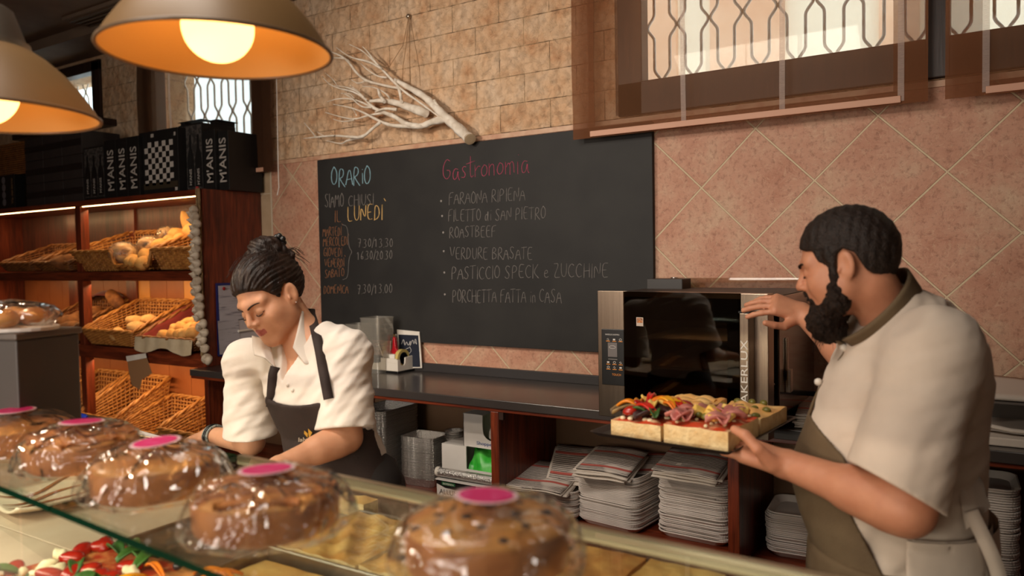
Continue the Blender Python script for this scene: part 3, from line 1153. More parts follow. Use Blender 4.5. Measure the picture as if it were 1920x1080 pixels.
def liner(i, j, s):
    v = .25 + .83 * j
    o = -.012 + (.02 if j > .95 else 0)
    p = ptD(s, i, v, o)
    return p + Vector((0, 0, .004 * math.sin(i * 17 + s) * j))
for s in range(4):
    b.grid(lambda u, v, s=s: liner(u, v, s), 16, 8)
b.quad(*[ptD(s, 0, .25, -.012) for s in range(4)])
b.build('liner', M_RED, D1, smooth=50, label='dark red cloth liner')
b = MB()
b.grid(lambda u, v: ptD(0, u, 1.06 - v * .06, .012 + .012 * v + .004 * math.sin(u * 30)) + Vector((0, 0, -.075 * v * (1 + .25 * math.sin(u * 9)))), 40, 6)
b.build('liner_skirt', M_LINEN, D1, smooth=180, label='cream cloth hanging over the front')
# red cloth in the next basket
b = MB()
b.grid(lambda u, v: (-4.88 + .5 * u, -.10 + .07 * v + .01 * math.sin(u * 11), 1.27 + .05 * math.sin(u * 3) + .03 * v), 20, 5)
b.build('liner', M_RED, C2, world=True, smooth=180, label='dark red cloth at the back', solid=.004)

# ------------------------------------------------------------------ breads
M_ROLL = pm('pale_bread', (216, 166, 96), .75, col2=(196, 138, 68), nscale=18, bump=.002, bscale=60)
M_LOAF = pm('brown_bread', (150, 96, 50), .8, col2=(104, 62, 32), nscale=20, bump=.003, bscale=50)
M_LIGHTROLL = pm('floured_bread', (206, 168, 112), .8, col2=(184, 134, 76), nscale=16, bump=.002, bscale=60)
M_FILM = thin_clear('clear_film', (250, 248, 244), .06, .08, wrinkle=.02, wscale=26, haze=.08, strength=1.1)


def bread_mesh(name, mat, rx, ry, rz, lump=.06, seed=0, slash=0):
    r = random.Random(seed)
    ph = [r.uniform(0, 6) for _ in range(6)]

    def fn(v):
        k = 1 + lump * (math.sin(3 * v.x + ph[0]) * math.cos(4 * v.y + ph[1]) + .6 * math.sin(5 * v.z + ph[2] + 2 * v.x))
        if slash and v.z > 0:
            k += slash * math.sin(14 * v.x + ph[3]) * v.z * (1 - abs(v.y))
        if v.z < -.4:
            k *= .93
        return k
    b = MB().ball((0, 0, 0), (rx, ry, rz), nu=24, nv=14, fn=fn)
    me_o = b.build(name, mat, None, smooth=180)
    return me_o


def put_bread(proto, first, loc, rot, label, cat, group, scale=1):
    o = proto if first else proto.copy()
    if not first:
        COL.objects.link(o)
    o.location = loc
    o.rotation_euler = rot
    o.scale = (scale,) * 3
    return tag(o, label, cat, group)


roll = bread_mesh('bread_roll', M_ROLL, .064, .046, .042, .04, 1)
spots = [(-3.66, -.30, 1.60), (-3.44, -.30, 1.62), (-3.56, -.20, 1.70), (-3.46, -.24, 1.67), (-3.66, -.41, 1.55), (-3.57, -.38, 1.60), (-3.60, -.33, 1.60), (-3.50, -.36, 1.57), (-3.50, -.27, 1.66), (-3.60, -.24, 1.67), (-3.70, -.38, 1.565), (-3.47, -.17, 1.70), (-3.62, -.42, 1.555), (-3.56, -.14, 1.74), (-3.72, -.2, 1.62), (-3.52, -.42, 1.55)]
lab = 'pale bread roll heaped in the wide basket of the top compartment'
for i, p in enumerate(spots):
    put_bread(roll, i == 0, p, (random.uniform(-.5, .5), random.uniform(-.5, .5), random.uniform(0, 3)), lab, 'bread', 'pale rolls in the wide top basket', random.uniform(.95, 1.25))
o = roll.copy(); COL.objects.link(o)
o.location = (-3.50, -.10, 1.80); o.rotation_euler = (0, R(70), R(40)); o.scale = (1.7, 1.1, 1.1)
tag(o, 'long pale roll standing upright at the back of the top basket', 'bread')
o = roll.copy(); COL.objects.link(o)
o.location = (-3.36, -.12, 1.74); o.rotation_euler = (0, R(20), R(20)); o.scale = (1.8, 1.9, 1.8)
tag(o, 'big round pale loaf at the back of the top basket', 'bread')
brown = bread_mesh('brown_loaf', M_LOAF, .11, .06, .055, .06, 4, .04)
for i, (p, s) in enumerate([((-4.62, -.36, 1.565), 1), ((-4.50, -.38, 1.565), 1.05), ((-4.53, -.24, 1.60), 1), ((-4.44, -.16, 1.66), 1.1), ((-4.70, -.28, 1.57), .9)]):
    put_bread(brown, i == 0, p, (0, 0, .4 + i), 'crusty brown loaf in the top basket left of the front post', 'bread', 'brown loaves in the top left basket', s)
for i, p in enumerate([(-4.62, -.30, 1.12), (-4.50, -.20, 1.18), (-4.56, -.36, 1.08), (-4.70, -.2, 1.14)]):
    put_bread(brown, False, p, (.3, .2, 1.1 + 1.3 * i), 'dark loaf in the basket behind the middle post', 'bread', 'dark loaves in the middle left basket', 1.15)
o = brown.copy(); COL.objects.link(o)
o.location = (-4.36, -.13, 1.29); o.rotation_euler = (.4, .9, .5); o.scale = (.8, .9, .9)
tag(o, 'small brown loaf leaning at the rim behind the middle post', 'bread')
rollb = bread_mesh('bread_roll', M_LIGHTROLL, .074, .050, .044, .05, 8)
for i, p in enumerate([(-3.98, -.34, 1.075), (-3.90, -.38, 1.065), (-3.86, -.27, 1.11), (-3.76, -.33, 1.12), (-3.80, -.22, 1.16), (-3.72, -.36, 1.065), (-3.93, -.24, 1.15)]):
    put_bread(rollb, i == 0, p, (random.uniform(-.3, .3), random.uniform(-.3, .3), random.uniform(0, 3)), 'pale floured roll in the golden basket of the middle compartment', 'bread', 'floured rolls in the middle basket')
bun = bread_mesh('bread_bun', M_ROLL, .05, .043, .04, .09, 11)
for i in range(15):
    p = (-3.38 + (i % 5) * .075 + random.uniform(-.015, .015), -.38 + (i // 5) * .075, 1.085 + (i // 5) * .035 + (i % 5) * .008)
    put_bread(bun, i == 0, p, (random.uniform(-.6, .6), random.uniform(-.6, .6), random.uniform(0, 3)), 'small golden bun in the red-lined basket', 'bread', 'golden buns in the red-lined basket', random.uniform(.9, 1.15))

# knotted bread in bags
def knotted(loc, s, rz, label):
    t = thing('bagged_bread', label, 'bread', loc, rz, 'bags of twisted bread')
    b = MB()
    for k in range(5):
        r0 = .052 - .008 * abs(k - 2)
        path = [(r0 * math.cos(a) + .006 * math.sin(3 * a + k), -.05 + k * .024 + .012 * math.sin(2 * a + k), .05 + r0 * .8 * math.sin(a)) for a in np.linspace(0, 2 * PI, 18)[:-1]]
        b.tube([tuple(x * s for x in p) for p in path], .014 * s, 7, closed=True)
    b.build('twisted_bread', M_LIGHTROLL, t, smooth=180)
    b = MB().ball((0, 0, .052 * s), (.078 * s, .085 * s, .062 * s), nu=28, nv=16, fn=lambda v: 1 + .05 * math.sin(9 * v.x + 7 * v.y) * math.cos(8 * v.z))
    b.grid(lambda u, v: ((.012 + .028 * v) * s * math.cos(2 * PI * u), (.075 + .05 * v) * s, (.075 + (.012 + .03 * v) * math.sin(2 * PI * u + .3 * math.sin(9 * u))) * s), 20, 5, True)
    b.build('clear_bag', M_FILM, t, smooth=180, label='clear plastic bag')
    return t


knotted((-3.84, -.36, 1.56), 1.25, 1.0, 'bag of twisted bread at the front of the top basket')
knotted((-3.76, -.22, 1.62), 1.1, .4, 'bag of twisted bread in the middle of the top basket')
knotted((-3.72, -.10, 1.70), 1.0, -.4, 'bag of twisted bread at the back of the top basket')

# paper tag hanging from the lower board
t = thing('hanging_paper_bag', 'small brown paper bag hanging from the lower shelf board', 'paper bag', tuple(aty(256, 672, YS - .012)))
b = MB()
p = [aty(u, v, YS - .012) for u, v in ((238, 674), (274, 668), (285, 700), (266, 712), (262, 731), (247, 722), (242, 700))]
b.prism([(q.x, q.z) for q in p], 0, .002, fn=lambda x, z, y: (x, YS - .012 + y, z))
b.build('paper', pm('brown_paper', (148, 108, 72), .8), t, world=True)
b = MB()
p = [aty(u, v, YS - .016) for u, v in ((236, 668), (273, 662), (275, 671), (238, 678))]
b.quad(*[tuple(q) for q in p])
b.build('paper_top', M_PAPER, t, world=True, label='white printed strip')

# ------------------------------------------------------------------ garlic string
M_GARLIC = pm('garlic_skin', (206, 192, 172), .6, col2=(176, 158, 138), nscale=40, stretch=(1, 1, .2), sss=.05)
M_GROOT = pm('garlic_root', (110, 88, 62), .9)
M_STRAW = pm('dry_straw', (140, 114, 78), .85, col2=(110, 86, 56), nscale=50)
gar = thing('garlic_braid', 'long string of garlic bulbs hanging from the shelf corner', 'garlic', (XR - .02, YS - .03, 1.97))
b = MB()
for k in range(5):
    b.tube([(XR - .012 + .013 * math.cos(k * 1.3 + z * 6), YS - .022 + .006 * math.sin(k * 1.3 + z * 6), 1.99 - z * 1.0) for z in np.linspace(0, 1, 30)], .006, 5)
for k in range(26):
    z = 1.9 - k * .036
    a = random.uniform(-1, 1)
    b.tube([(XR - .012, YS - .02, z), (XR + .012 + .012 * a, YS - .035, z - .015), (XR + .02 + .012 * a, YS - .04, z - .05)], [.004, .003, .001], 4)
b.build('straw_braid', M_STRAW, gar, world=True, smooth=180)
bulb = MB().lathe([(.003, .034), (.006, .026), (.012, .019), (.024, .008), (.0285, -.003), (.026, -.014), (.016, -.021), (.006, -.023), (.001, -.022)], 20,
                  wob=lambda q, z: .07 * abs(math.sin(q * 3.5)) - .03).build('garlic_bulb', M_GARLIC, gar, smooth=180)
rootm = MB().lathe([(.009, -.024), (.007, -.019), (.002, -.021)], 10).build('root', M_GROOT, bulb, smooth=180, label='brown root end')
zz = [(363, 394), (365, 406), (368, 420), (366, 435), (369, 452), (367, 466), (366, 479), (368, 494), (370, 508), (369, 526), (370, 541), (373, 558), (373, 575), (375, 589), (380, 607), (382, 624), (380, 637), (383, 653), (387, 672), (390, 675)]
first = True
for i, (u, v) in enumerate(zz):
    for side in (0, 1) if i < 17 else (0,):
        p = aty(u - (6 if side else 0), v + (7 if side else 0), YS - .055 + (.025 if side else 0))
        o = bulb if first else bulb.copy()
        rt = rootm if first else rootm.copy()
        if not first:
            COL.objects.link(o)
            COL.objects.link(rt)
            o.parent = gar
            rt.parent = o
        first = False
        o.matrix_parent_inverse = gar.matrix_basis.inverted()
        o.location = p
        o.rotation_euler = (R(80) + random.uniform(-.3, .3), random.uniform(-.4, .4), random.uniform(-.6, .8))
        k = random.uniform(.88, 1.08) * (.85 if side else 1)
        o.scale = (k, k, k)
b = MB()
for a, c in (((0, 0, 0), (128, 30, 30)), ):
    b.tube([(XR - .012, YS - .024, 1.985), (XR - .012, YS - .024, 2.0)], .009, 8)
b.build('ribbon', pm('red_ribbon', (150, 30, 34), .6), gar, world=True)

# ------------------------------------------------------------------ clipboard on the shelf side
XP = XR + .004
cb = thing('clipboard', 'blue board with pinned price sheets on the shelf side', 'noticeboard', (XP, -.25, 1.2))


def pside(pix, x):
    return [(q.y, q.z) for q in (atx(u, v, x) for u, v in pix)]


def sheet_side(nm, pix, x, th, mat, label=None):
    b = MB()
    b.prism(pside(pix, x), 0, th, fn=lambda y, z, d: (x + d, y, z))
    return b.build(nm, mat, cb, world=True, label=label)


sheet_side('board', [(404, 531), (408, 668), (492, 668), (488, 529)], XP, .006, pm('blue_plastic', (22, 38, 104), .4))
M_SHEETP = pm('printed_sheet', (178, 174, 180), .8, col2=(120, 116, 124), nscale=30, lo=.56, hi=.7, stretch=(1, .25, 3.2))
M_SHEETQ = pm('pale_sheet', (186, 180, 182), .8)
sheet_side('paper_sheet', [(409, 536), (412, 606), (470, 597), (470, 533)], XP + .007, .002, M_SHEETP)
sheet_side('paper_sheet', [(408, 602), (412, 665), (452, 661), (447, 600)], XP + .0095, .002, M_SHEETP)
sheet_side('paper_sheet', [(443, 600), (448, 664), (488, 660), (486, 592)], XP + .007, .002, M_SHEETQ)
q = atx(420, 541, XP + .014)
MB().ball(q, (.005, .011, .011), nu=10, nv=8).build('red_pin', pm('red_plastic', (156, 16, 24), .35), cb, world=True, smooth=180)
q = [atx(447, 621, XP + .018), atx(476, 617, XP + .018)]
MB().tube([tuple(x) for x in q], .008, 8).build('marker_pen', M_CREAM, cb, world=True, smooth=60, label='white marker pen')

# ================================================================== boxes on the shelf top
ZB = 1.99
M_BOXBLACK = pm('black_carton', (17, 15, 15), .5, col2=(22, 20, 19), nscale=4)
M_INK = pm('silver_ink', (176, 168, 160), .5)
M_BOXGREY = pm('dark_grey_carton', (44, 37, 35), .6, col2=(50, 42, 40), nscale=5)
M_BRICKPRINT = pm('grey_brick_print', (74, 68, 64), .7, col2=(40, 36, 34), nscale=50, lo=.45, hi=.55)


def wine_box(u0, u1, vb, y, h, label, dep=.25):
    a, c = aty(u0, vb, y), aty(u1, vb, y)
    x0, x1 = a.x + .001, c.x - .001
    t = thing('wine_box', label, 'box', ((x0 + x1) / 2, y + dep / 2, ZB), 0, 'black wine boxes on the bread shelf')
    MB().box(x0, x1, y, y + dep, ZB, ZB + h).build('carton', M_BOXBLACK, t, world=True, bevel=.002)
    return t, x0, x1, ZB + h


def manis(u0, u1, y, h, label, z0=.05, z1=.32):
    t, x0, x1, z = wine_box(u0, u1, 365, y, h, label)
    wd = (x1 - x0)
    text_mesh("M'ANIS", 'lettering', M_INK, t, onwall_up(x1 - wd * .18, y - .001, ZB + z0), z1 - z0, wd * .58, .012, 'pale block lettering')


manis(198, 219.5, -.40, .385, 'thin black wine box with pale lettering, leftmost of three beside the chequered box')
manis(220, 240.5, -.40, .385, 'thin black wine box with pale lettering, middle of three left of the chequered box')
manis(241, 263, -.40, .385, 'thin black wine box with pale lettering touching the chequered box')
manis(383.5, 406, -.30, .372, 'black wine box with big pale lettering right of the bottle-print box')
manis(407.5, 431, -.275, .36, 'black wine box with big pale lettering, last on the right')


def bottle_box(u0, u1, y, h, label, open_top):
    t, x0, x1, z = wine_box(u0, u1, 360, y, h, label)
    MB().box(x0 + .004, x1 - .004, y - .0012, y, ZB + .02, z - .01).build('brick_print', M_BRICKPRINT, t, world=True)
    w = (x1 - x0) / 3
    for k in range(3):
        cx = x0 + w * (k + .5)
        r = w * .42
        prof = [(-r, .03), (r, .03), (r, .19), (r * .8, .225), (r * .32, .26), (r * .28, .335), (-r * .28, .335), (-r * .32, .26), (-r * .8, .225), (-r, .19)]
        b = MB().prism([(cx + px, ZB + pz * h / .40) for px, pz in prof], 0, .0012, fn=lambda x, zq, d: (x, y - .0012 - d, zq))
        b.build('bottle_print', M_BOXBLACK, t, world=True)
        text_mesh("M'ANIS", 'lettering', M_INK, t, onwall_up(cx + r * .3, y - .003, ZB + .045), .10, r * .75, .012)
    if open_top:
        b = MB()
        b.box(x0, x1, y + .0, y + .07, z + .018, z + .021, rot=None)
        b.box(x0 + (x1 - x0) * .55, x1 + .02, y + .10, y + .26, z + .028, z + .031)
        b.box(x0 + .01, x0 + .05, y + .01, y + .06, z, z + .02)
        b.box(x1 - .05, x1 - .005, y + .1, y + .25, z, z + .03)
        b.build('flap', M_BOXBLACK, t, world=True, label='loose open flaps')


bottle_box(160, 197, -.40, .36, 'dark box printed with three bottles, left of the lettered boxes', False)
bottle_box(338.5, 382, -.31, .425, 'taller box printed with three bottles and open flaps', True)
t, x0, x1, z = wine_box(264, 336.5, 358, -.37, .405, 'black box with a white chequered board on its front')
y = -.371
cw = (x1 - x0) * .74 / 8
cx0, cz1 = x0 + (x1 - x0) * .14, z - .07
b = MB()
M_CHK = pm('chequer_white', (186, 178, 170), .6)
for i in range(8):
    for j in range(8):
        if (i + j) % 2 == 1 and not (j == 7 and False):
            b.box(cx0 + i * cw, cx0 + (i + 1) * cw, y - .001, y, cz1 - (j + 1) * .0345, cz1 - j * .0345)
b.build('chequer_print', M_CHK, t, world=True, label='white chequer squares')
b = MB()
for q in ((x0 + .01, z - .06, .018, .03), (x1 - .035, z - .05, .016, .022), (x0 + .13, z - .04, .03, .022), (x1 - .04, ZB + .015, .026, .026)):
    b.box(q[0], q[0] + q[2], y - .001, y, q[1], q[1] + q[3])
b.build('small_marks', M_INK, t, world=True)
MB().box(x0 + .01, x1 - .01, y - .001, y, ZB + .035, ZB + .075).build('print_band', pm('olive_print', (52, 42, 26), .6), t, world=True)

# dark cartons stacked behind
xs_ = [-5.05, -4.79, -4.53, -4.27]
names = ['left', 'middle', 'right']
for j in range(3):
    for i in range(3):
        t = thing('carton', 'dark grey carton, %s of the %s row, stacked between the bottle and the wine boxes' % (['first', 'second', 'third'][i], ['bottom', 'middle', 'top'][j]),
                  'box', ((xs_[i] + xs_[i + 1]) / 2, -.24, ZB + j * .168), 0, 'dark cartons stacked on the bread shelf')
        MB().box(-.128, .128, -.14, .14, 0, .166).build('carton_body', M_BOXGREY, t, bevel=.003)
        MB().box(-.127, .127, -.142, -.1405, .06, .105).build('tape', pm('dark_tape', (30, 25, 24), .4), t)
t = thing('hamper', 'brown wicker hamper at the far left behind the lamp', 'basket', (-5.32, -.2, ZB + .262))
b = MB()
for k in range(14):
    b.box(-.22, .22, -.15, .15, k * .016, k * .016 + .013)
b.build('weave', M_WICK2, t, bevel=.003)
MB().box(-.215, .215, -.14, .14, .226, .25).build('lid', M_WICK2, t, bevel=.01)
t = thing('beer_box', 'black beer carton lettered up its front at the far left', 'box', (-5.32, -.2, ZB))
MB().box(-.19, .14, -.2, .14, 0, .258).build('carton', M_BOXBLACK, t, bevel=.002)
text_mesh('Via dei birrai', 'lettering', pm('tan_ink', (150, 118, 84), .6), t, lambda a, bb, c: tuple(Vector((.115 - bb, -.2 - c, .035 + a)) + t.location), .19, .03, .006)
b = MB()
for k in range(4):
    b.lathe([(.028, 0), (.028, .001)], 16, c=(-.02 - (k % 2) * .002, -.201, .05 + k * .056), rot=Matrix.Rotation(R(90), 3, 'X'))
b.build('disc_print', pm('grey_ink', (106, 100, 104), .6), t)
t = thing('wine_bottle', 'dark glass bottle with green foil beside the beer carton', 'bottle', (-5.10, -.33, ZB))
MB().lathe([(.034, 0), (.036, .01), (.036, .18), (.03, .205), (.014, .235), (.0135, .29)], 20).build('bottle_body', pm('dark_bottle_glass', (14, 14, 10), .08), t, smooth=40)
MB().lathe([(.0155, .255), (.0155, .305), (.012, .308)], 16).build('foil', pm('green_foil', (30, 82, 74), .35, .5), t, smooth=40)
t2 = dup(t, (-5.16, -.24, ZB), 0, 'second dark bottle behind the green-foiled one')
# ================================================================== things on the worktop
M_CLEARTUB = thin_clear('clear_tub_plastic', (244, 242, 238), .08, .12, haze=.10, strength=1.2)


def rrect(w, d, r, n=5):
    out = []
    for cx, cy, a0 in ((w / 2 - r, d / 2 - r, 0), (-w / 2 + r, d / 2 - r, 90), (-w / 2 + r, -d / 2 + r, 180), (w / 2 - r, -d / 2 + r, 270)):
        for i in range(n + 1):
            a = R(a0 + 90 * i / n)
            out.append((cx + r * math.cos(a), cy + r * math.sin(a)))
    return out


def rings(b, layers, cap0=True, cap1=False):
    """loft between closed outlines of equal length: [(outline, z)]"""
    n = len(layers[0][0])
    vs = [(x, y, z) for o, z in layers for x, y in o]
    fs = []
    for k in range(len(layers) - 1):
        for i in range(n):
            fs.append((k * n + i, k * n + (i + 1) % n, (k + 1) * n + (i + 1) % n, (k + 1) * n + i))
    if cap0:
        fs.append(tuple(range(n - 1, -1, -1)))
    if cap1:
        fs.append(tuple((len(layers) - 1) * n + i for i in range(n)))
    return b.add(vs, fs)


def tub(loc, w, h, n, label, rz):
    t = thing('plastic_tub', label, 'food container', loc, rz, 'clear tubs nested on the worktop')
    b = MB()
    rings(b, [(rrect(w * .9, w * .9, .02), 0), (rrect(w * .97, w * .97, .022), h * .93), (rrect(w * 1.02, w * 1.02, .024), h * .94), (rrect(w * 1.02, w * 1.02, .024), h * .955), (rrect(w * .95, w * .95, .02), h * .955), (rrect(w * .86, w * .86, .018), .004)])
    for k in range(n):
        z = h * .25 + k * h * .66 / n
        rings(b, [(rrect(w * .985, w * .985, .022), z), (rrect(w * .995, w * .995, .023), z + .003), (rrect(w * .94, w * .94, .02), z + .003)], cap0=False)
    b.build('tub_body', M_CLEARTUB, t, smooth=50)
    return t


tub((-1.935, -.14, ZCT + .001), .125, .275, 7, 'left stack of clear nested plastic tubs behind the woman\'s shoulder', .1)
tub((-1.79, -.15, ZCT + .001), .145, .318, 9, 'taller right stack of clear nested plastic tubs by the tape holder', .0)

# desk organiser with tape, pens and stapler
A, Bc, Cc = atz(694, 696, ZCT), atz(746, 701, ZCT), atz(791, 693, ZCT)
e1, e2 = (A - Bc), (Cc - Bc)
og = thing('desk_organiser', 'white desk organiser with tape holder standing on the worktop', 'desk organiser', (Bc.x, Bc.y, ZCT))
rzo = math.atan2(-e1.y, -e1.x)
W1 = e1.length * .98
W2 = .135
og.rotation_euler = (0, 0, rzo)
# local: corner at the origin, long face along -x at y=0, side going back along +y
b = MB()
b.box(-W1, 0, 0, W2, 0, .012)
b.build('foot', M_PLASTICBLACK, og, bevel=.002, label='black rubber foot')
b = MB()
prof = [(0, .012), (0, .075), (.02, .075), (.026, .045), (.05, .04), (.06, .05), (.062, .082), (W2, .088), (W2, .012)]
b.prism(prof, -.008, 0, fn=lambda y, z, x: (x, y, z))
b.box(-W1, -.008, 0, .007, .012, .055)
b.box(-W1 * .62, -.008, 0, .007, .055, .08)
b.box(-W1, -W1 + .007, .007, W2, .012, .055)
b.box(-W1, -.008, W2 - .007, W2, .012, .085)
b.box(-W1, -.008, .007, W2, .012, .018)
b.box(-W1 * .62 - .006, -W1 * .62, .007, W2, .018, .07)
b.build('tray', M_CREAM, og, bevel=.0015)
MB().box(-W1 + .002, -W1 * .68, -.002, .03, .05, .09).build('tape_cutter', M_PLASTICBLACK, og, bevel=.002, label='black blade holder')
MB().box(-W1 * .46, -W1 * .2, .02, .06, .06, .10).build('note_block', M_PAPER, og, bevel=.001)
t = thing('tape_roll', 'roll of yellow clear tape sitting in the white organiser', 'tape')
t.parent = None
ml = Matrix.Translation((Bc.x, Bc.y, ZCT)) @ Matrix.Rotation(rzo, 4, 'Z')
t.matrix_world = ml @ Matrix.Translation((-.035, .075, .075)) @ Matrix.Rotation(R(90), 4, 'Y')
ro = [(.034, -.012), (.05, -.012), (.05, .012), (.034, .012)]
MB().lathe(ro + [ro[0]], 32, close=False).build('tape_layers', pm('yellow_tape', (198, 176, 104), .25, spec=.6), t, smooth=40)
MB().lathe([(.030, -.011), (.0335, -.011), (.0335, .011), (.030, .011), (.030, -.011)], 32, close=False).build('core', M_PLASTICBLACK, t, smooth=40)


def inorg(name, label, cat, x, y, z, lean, length, r, mat, tip=None, group=None):
    t = thing(name, label, cat, (0, 0, 0), 0, group)
    t.matrix_world = ml @ Matrix.Translation((x, y, z)) @ Euler(lean).to_matrix().to_4x4()
    MB().lathe([(r * .3, 0), (r, .012), (r, length - .004), (r * .7, length)], 10).build('barrel', mat, t, smooth=40)
    MB().box(r * .8, r * 1.5, -.0015, .0015, length * .62, length * .98).build('clip', tip or M_CHROME, t)
    return t


inorg('pen', 'silver pen leaning left in the white organiser', 'pen', -.13, .05, .02, (0, R(-24), 0), .14, .004, M_STEEL)
inorg('pen', 'white pen standing in the organiser between the silver and yellow pens', 'pen', -.118, .06, .02, (0, R(6), 0), .15, .0045, M_CREAM)
inorg('pen', 'yellow-brown pen standing left of the red stapler', 'pen', -.10, .07, .02, (0, R(4), 0), .185, .005, pm('ochre_plastic', (152, 106, 34), .35))
inorg('scissors', 'steel scissors standing behind the red stapler', 'scissors', -.08, .09, .02, (0, R(-4), 0), .185, .004, M_STEEL)
t = thing('stapler', 'red stapler standing on end in the white organiser', 'stapler')
t.matrix_world = ml @ Matrix.Translation((-.068, .055, .03))
M_REDP = pm('red_stapler_plastic', (170, 18, 30), .3, coat=.3)
MB().prism([(-.03, 0), (.022, 0), (.024, .09), (.012, .10), (.006, .158), (-.008, .165), (-.014, .10), (-.032, .085)], -.009, .009, fn=lambda x, z, y: (x, y, z)).build('stapler_body', M_REDP, t, bevel=.003)
MB().lathe([(.004, -.011), (.004, .011)], 10, c=(0, 0, .05), rot=Matrix.Rotation(R(90), 3, 'X')).build('rivet', M_CHROME, t)
# small framed card
t = thing('price_card', 'small dark blue card with white script in a white holder', 'card', tuple(aty(767, 664, -.037)))
p = [aty(u, v, -.037) for u, v in ((744, 618), (786, 622), (791, 690), (750, 690))]
b = MB()
b.prism([(q.x, q.z) for q in reversed(p)], -.037, -.031, fn=lambda x, z, y: (x, y, z))
b.build('holder', M_PAPER, t, world=True)
p = [aty(u, v, -.039) for u, v in ((747, 627), (784, 629), (788, 688), (751, 688))]
b = MB()
b.quad(*[tuple(q) for q in reversed(p)])
b.build('card_face', pm('navy_print', (22, 28, 44), .5), t, world=True)
st = [(753, 645), (757, 634), (759, 650), (762, 639), (766, 650), (770, 636), (768, 652), (774, 634), (776, 648), (779, 632), (782, 648), (778, 640)]
b = MB()
b.tube([tuple(aty(u, v, -.041)) for u, v in smooth_path(st, 3)], .0016, 5)
b.build('script_lettering', pm('white_ink', (210, 206, 200), .6), t, world=True, smooth=180)
b = MB()
b.tube([tuple(aty(u, v, -.041)) for u, v in smooth_path([(768, 650), (772, 658), (766, 664), (759, 662), (760, 655), (767, 652)], 3)], .0014, 5)
b.build('script_lettering', MATS['white_ink'], t, world=True, smooth=180)

# ------------------------------------------------------------------ oven
OX0, OX1, OY0, OY1, OZ0, OZ1 = -.194, .476, -.655, -.06, ZCT + .004, 1.398
M_OVST = pm('oven_steel', (150, 132, 116), .27, 1, col2=(166, 148, 130), nscale=30, stretch=(6, 6, .05))
M_OVSIDE = pm('oven_side_steel', (150, 138, 128), .14, 1)
M_OVBLK = pm('oven_black', (12, 12, 12), .3)
ov = thing('oven', 'stainless steel convection oven with black glass door left ajar', 'oven', ((OX0 + OX1) / 2, -.36, ZCT))
b = MB()
b.box(OX0, OX0 + .13, OY0, OY1, OZ0 + .02, OZ1)
b.box(OX1 - .05, OX1, OY0, OY1, OZ0 + .02, OZ1)
b.box(OX0 + .13, OX1 - .05, OY0, OY1, OZ1 - .06, OZ1)
b.box(OX0 + .13, OX1 - .05, OY0, OY1, OZ0 + .02, OZ0 + .07)
b.box(OX0 + .13, OX1 - .05, OY1 - .04, OY1, OZ0 + .07, OZ1 - .06)
b.build('body', M_OVSIDE, ov, world=True, bevel=.002)
MB().box(OX0, OX1, OY0 + .002, OY1, OZ1, OZ1 + .003).build('top_plate', pm('dark_oven_top', (58, 48, 40), .55, .3), ov, world=True, label='dull dark top plate')
b = MB()
b.box(OX0 - .001, OX0 + .128, OY0 - .012, OY0, OZ0 + .0, 1.413)
b.build('control_front', M_OVST, ov, world=True, bevel=.002)
b = MB()
for x, y in ((OX0 + .05, OY0 + .12), (OX1 - .05, OY0 + .12), (OX0 + .05, OY1 - .06), (OX1 - .05, OY1 - .06)):
    MB().lathe([(.02, 0), (.018, .022)], 16, c=(x, y, ZCT)).build('foot', M_PLASTICBLACK, ov, world=True)
b = MB()
b.box(OX0 + .01, OX0 + .17, OY1 - .14, OY1 - .03, OZ1, OZ1 + .045)
b.build('vent_box', pm('dark_grey_metal', (50, 46, 44), .5), ov, world=True, bevel=.003)
# inside: racks and baking bread
M_CAV = pm('oven_cavity', (26, 24, 22), .4, .6)
b = MB()
b.box(OX0 + .132, OX1 - .052, OY1 - .045, OY1 - .041, OZ0 + .07, OZ1 - .06)
b.box(OX0 + .131, OX0 + .134, OY0, OY1 - .05, OZ0 + .07, OZ1 - .06)
b.box(OX1 - .054, OX1 - .051, OY0, OY1 - .05, OZ0 + .07, OZ1 - .06)
b.build('cavity', M_CAV, ov, world=True)
M_FOC = pm('golden_crust', (212, 150, 74), .6, col2=(228, 184, 110), nscale=12, bump=.006, bscale=24)
for k, z in enumerate((1.03, 1.13, 1.24)):
    rk = MB().box(OX0 + .14, OX1 - .06, OY0 + .05, OY1 - .08, z - .012, z - .006).build('oven_rack', M_STEEL, ov, world=True)
lamp('AREA', 'oven_light', (.16, -.5, 1.33), 1.6, (1, .7, .4), (.16, -.35, 1.1), shape='RECTANGLE', size=.3, size_y=.02)
for k, z in enumerate((1.03, 1.13)):
    o = MB().grid(lambda u, v: (OX0 + .16 + .44 * u, OY0 + .08 + .42 * v, z - .005 + (.035 + .008 * math.sin(u * 23 + k) * math.cos(v * 19)) * min(1, 8 * min(u, 1 - u, v, 1 - v))), 30, 30).build('baking_bread', M_FOC, None, smooth=180)
    tag(o, ['slab of bread baking on the lower oven rack', 'slab of bread baking on the middle oven rack'][k], 'bread')
# control panel
CY = OY0 - .0125
MB().box(-.178, -.083, CY - .004, CY, 1.055, 1.268).build('control_panel', M_PLASTICBLACK, ov, world=True, bevel=.004)
cp = [o for o in COL.objects if o.name == 'control_panel'][0]
CY -= .0045


def cpanel(u, v):
    return aty(u, v, CY)


